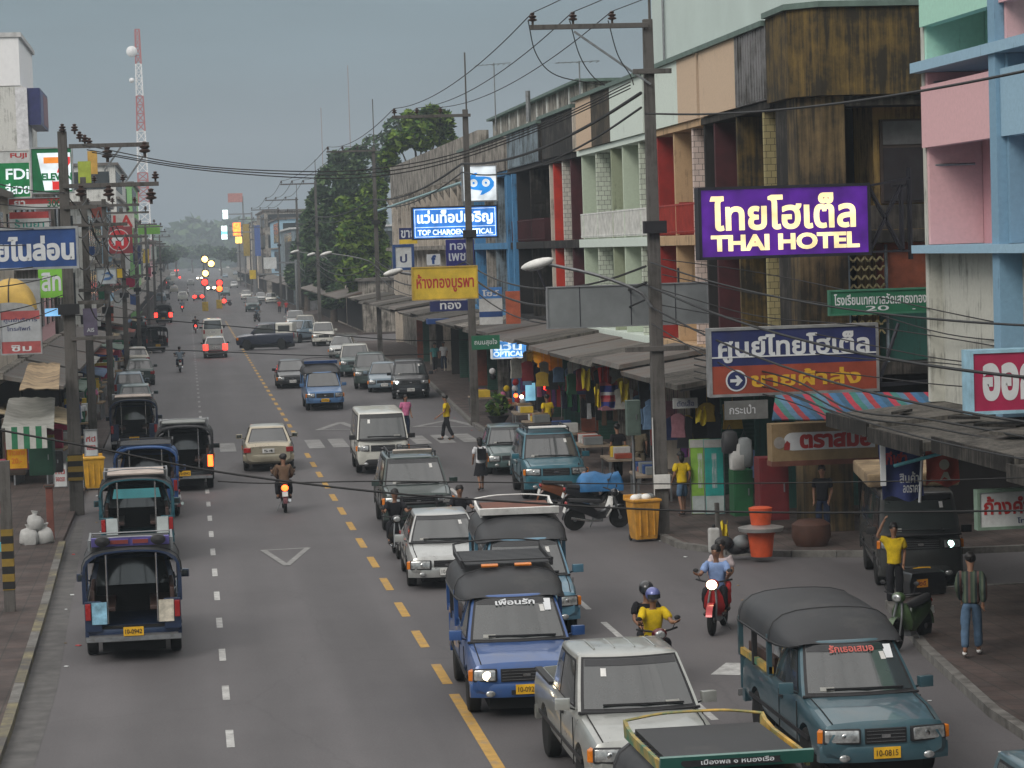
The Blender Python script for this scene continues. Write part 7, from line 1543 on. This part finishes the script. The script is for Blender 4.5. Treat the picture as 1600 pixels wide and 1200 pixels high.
# left pavement: sacks, post, notice boards, small goods
for i, (px, py, s, nm) in enumerate([(60, 846, 0.8, 'fat white sack nearest the pavement edge stripes in the left pile'), (55, 820, .72, 'white sack beside the red brown post'), (64, 796, .62, 'white sack on top of the left pile')]):
    g = G(60, 850, .13); q = MB(); w_ = .3 * s; q.loft([[V((a_ * x_, c_ * y_, z)) for x_, y_ in ((-1, -.5), (-.6, -1), (.6, -1), (1, -.5), (1, .5), (.6, 1), (-.6, 1), (-1, .5))] for a_, c_, z in ((w_ * .7, w_ * .5, -.2), (w_, w_ * .75, -.12), (w_ * 1.02, w_ * .72, .06), (w_ * .8, w_ * .5, .17), (w_ * .3, w_ * .2, .22), (w_ * .45, w_ * .25, .3))], BAGW); lump(q, .16, i); tag(q.build('sack', smooth=60, loc=(g.x + (-.2, .16, -.06)[i], g.y + (0, .12, .05)[i], (.33, .33, .66)[i])), nm, 'sack', 'white sacks on the left pavement')
g = G(80, 843, .13); tag(MB().box(-.09, .09, -.09, .09, 0, 1.35, mat('red brown brick post', (.17, .06, .045), .8)).box(-.13, .13, -.13, .13, 1.35, 1.42, CONC).build('brick_post', loc=tuple(g), bevel=.01), 'short red brown post beside the white sacks', 'post')
for px0, px1, py0, py1, nm in ((84, 104, 725, 760, 'left white notice board behind the old pole'), (108, 130, 728, 762, 'right white notice board behind the old pole'), (132, 152, 672, 712, 'pale red and white notice board above the yellow bin')):
    sign(nm, px0, px1, py0, py1, 77, WB, [('ที่นี่', .5, .35, .7, .2, RTX, .02), ('จอดรถ', .5, .68, .7, .18, RTX, .02)], STEEL, .06, .02)
r = random.Random(31)
for i in range(22):
    y = 84 + i * 4.6; o = thing('stall_table', f'cluttered stall table on the left pavement, stall {i + 1} from the left edge', 'stall', (-4.7 + r.uniform(-.4, .3), y, .13), r.uniform(-8, 8), 'stalls along the left pavement')
    q = MB(); q.box(-.6, .6, -.9, .9, .7, .76, BRC); q.box(-.55, -.5, -.85, .85, 0, .7, STEEL); q.box(.5, .55, -.85, .85, 0, .7, STEEL); q.build('table', o)
    for k in range(6): c = MB(); yy = -.8 + .28 * k; c.box(-.45, r.uniform(.1, .5), yy, yy + .24, .765, .8 + r.uniform(.1, .7), r.choice([BAGW, REDB, NAVY2, YB, GRB, CRIM, GREYB, WB])); c.build('box', o, bevel=.02)
for i in range(12):
    y = 82 + i * 11; z = 2.6 + .5 * (i % 3); c1 = ((.25, .2, .12), (.12, .17, .14), (.28, .28, .26), (.08, .13, .22), (.28, .08, .06))[i % 5]; nm = ('brown', 'dull green', 'pale grey', 'dark blue', 'dull red')[i % 5]
    cloth(f'{nm} cloth awning stretched over the left pavement stalls', [(-6.2, y, z), (-3.8, y, z - .5), (-3.8, y + 7.5, z - .5), (-6.2, y + 7.5, z)], mat('awning ' + nm, c1, .9, var=.35, scale=1.2, dirt=(.06, .05, .045), dirt_amt=.45), seed=i, wav=.12)['group'] = 'cloth awnings over the left pavement'
stand('person in white on the left pavement behind the old pole', 128, 690, 20, WHT, DKB, 'stand', z=.13); stand('person in blue among the left stalls', 118, 705, -30, LBL, BLK, 'stroll', z=.13); stand('person in pink further along the left stalls', 146, 660, 10, PNK, BLK, 'stand', z=.13)
def tiny_car(label, px, py, rear, colour, lamp=None):
    g = G(px, py); t = thing('far_car', label, 'car', tuple(g), 0 if rear else 180, 'cars in the far haze')
    q = MB(); q.loft([[V((x, y, z)) for x, z in section(hw, zb, zt)] for y, hw, zb, zt in TYPES['hatch']['st']], colour); q.build('body', t, smooth=40)
    h = House(*TYPES['hatch']['gh']); q = MB(); h.shell(q, colour); q.build('roof', t, smooth=40); q = MB(); h.pane(q, GLASS, 'f', -.9, .9, .1, .9); q.build('windshield', t); q = MB(); h.pane(q, GLASS, 'r', -.85, .85, .1, .9); q.build('rear_window', t)
    for sx in (-1, 1):
        if lamp: q = MB(); q.ell((sx * .6, -2.03 if rear else 2.0, .72), (.34, .06, .26), lamp, 10, 6); q.build('lamp', t)  # oversized lens carries the glare of a distant lamp
        for y in (-1.2, 1.25): wheel(t, sx * .72, y, .3)
for i, (px, py, rear, c, l, nm) in enumerate([(301, 415, True, BLACK, TAILLIT, 'black far car with red lamps, left of centre'), (296, 424, True, SGREEN, None, 'dark green far car on the left lane'), (332, 416, False, SILVER, HEADLIT, 'silver far car with yellow lamps'), (345, 424, False, WHITEP, None, 'white far car in the oncoming lane'), (352, 434, False, STEELB, None, 'steel blue far car in the oncoming lane'), (356, 420, False, BEIGEP, None, 'beige far car beside the kerb'), (270, 432, True, WHITEP, None, 'white far car at the left kerb'), (263, 438, True, PGREEN, None, 'grey green far car at the left kerb'), (258, 468, True, BLACK, None, 'black far car at the left kerb before the junction'), (310, 470, True, SGREEN, TAILLIT, 'green far car with red lamps past the junction'), (285, 404, True, BLACK, TAILLIT, 'tiny black car with red lamps far left near the road end'), (316, 402, False, WHITEP, HEADWHITE, 'tiny white car with white lamps near the road end'), (298, 446, True, SILVER, None, 'silver far car in the left lane'), (286, 470, True, WHITEP, None, 'white far car beside the distant motorbike'), (330, 455, False, BLACK, HEADLIT, 'black far car with yellow lamps past the junction'), (352, 462, False, PGREEN, None, 'grey green far car coming up to the junction'), (276, 425, True, BLACK, TAILLIT, 'black far car with wide red lamps at the left'), (312, 438, False, SILVER, HEADLIT, 'silver far car with yellow lamps in the middle of the road'), (366, 450, False, SILVER, None, 'silver far car at the right kerb past the junction'), (252, 472, True, STEELB, None, 'steel blue far car at the left kerb'), (272, 458, True, BEIGEP, None, 'beige far car in the left lane'), (340, 408, False, BLACK, HEADWHITE, 'black far car with white lamps near the road end'), (280, 398, True, BLACK, TAILLIT, 'tiny black car with red lamps at the end of the road'), (304, 396, False, BLACK, HEADLIT, 'tiny black car with yellow lamps at the end of the road')]):
    tiny_car(nm, px, py, rear, c, l)
for i, (px, py, Yd) in enumerate([(262, 395, 800), (275, 392, 900), (322, 392, 1000), (345, 395, 900), (372, 398, 760), (400, 396, 640), (255, 400, 640), (300, 394, 1100), (240, 398, 560)]):
    b_ = AY(px, 403, Yd); tree('hazy roadside tree in the far distance, ' + ('left of the road end', 'close to the left kerb', 'above the road end', 'right of the road end', 'before the orange lit signs', 'beside the blue grey block', 'nearest on the left', 'farthest over the road end', 'over the lime green block')[i], (b_.x, Yd), AY(px, py - 8, Yd).z, [((0, 0, AY(px, py, Yd).z), (Yd * .0035, 3, Yd * .0026), 350), ((Yd * .002, 1, AY(px, py + 3, Yd).z), (Yd * .003, 3, Yd * .002), 250)], DG, .9, 40 + i, 'far roadside trees')
crate('dark green food cart under the left tarpaulin', 44, 84, 690, 742, 67, mat('dark green cart', (.012, .05, .03), .5), 1.2, 'food_cart', 'cart')
crate('dark brown shelf unit behind the amber sign on the left pavement', 2, 40, 655, 742, 72, mat('dark brown shelf', (.05, .035, .025), .6), .8, 'shelf_unit', 'shelf'); crate('black speaker like box on the left pavement by the food cart', 84, 98, 705, 738, 70, PLAST, .6, 'storage_box', 'box')
# litter along the kerbs
r = random.Random(77); q = MB()
for k in range(90):
    y = r.uniform(33, 110); x = r.choice([-2.75, 11.0]) + r.gauss(.15, .18); s = r.uniform(.03, .09); q.cbox((x if y > 52 or x < 0 else x, y, .012), (s, s * 1.4, .012), r.choice([WB, BRC, GREYB, RTX, WB]), rz=r.uniform(0, 90))
o = q.build('litter'); o['kind'] = 'stuff'; o['label'] = 'scraps of litter along both kerbs'; o['category'] = 'litter'

# ================================================================ air
hz = MB(); hz.box(-420, 420, -25, 2300, -1.2, 110, DARK); o = hz.build('haze'); o['kind'] = 'stuff'; o['label'] = 'thin evening haze over the street'; o['category'] = 'haze'
m = bpy.data.materials.new('haze'); m.use_nodes = True; n = m.node_tree; n.nodes.clear(); ou = n.nodes.new('ShaderNodeOutputMaterial'); pv = n.nodes.new('ShaderNodeVolumePrincipled'); n.links.new(pv.outputs[0], ou.inputs['Volume'])
pv.inputs['Color'].default_value = (.68, .78, .87, 1); pv.inputs['Density'].default_value = .00052; pv.inputs['Anisotropy'].default_value = 0
o.data.materials.clear(); o.data.materials.append(m)
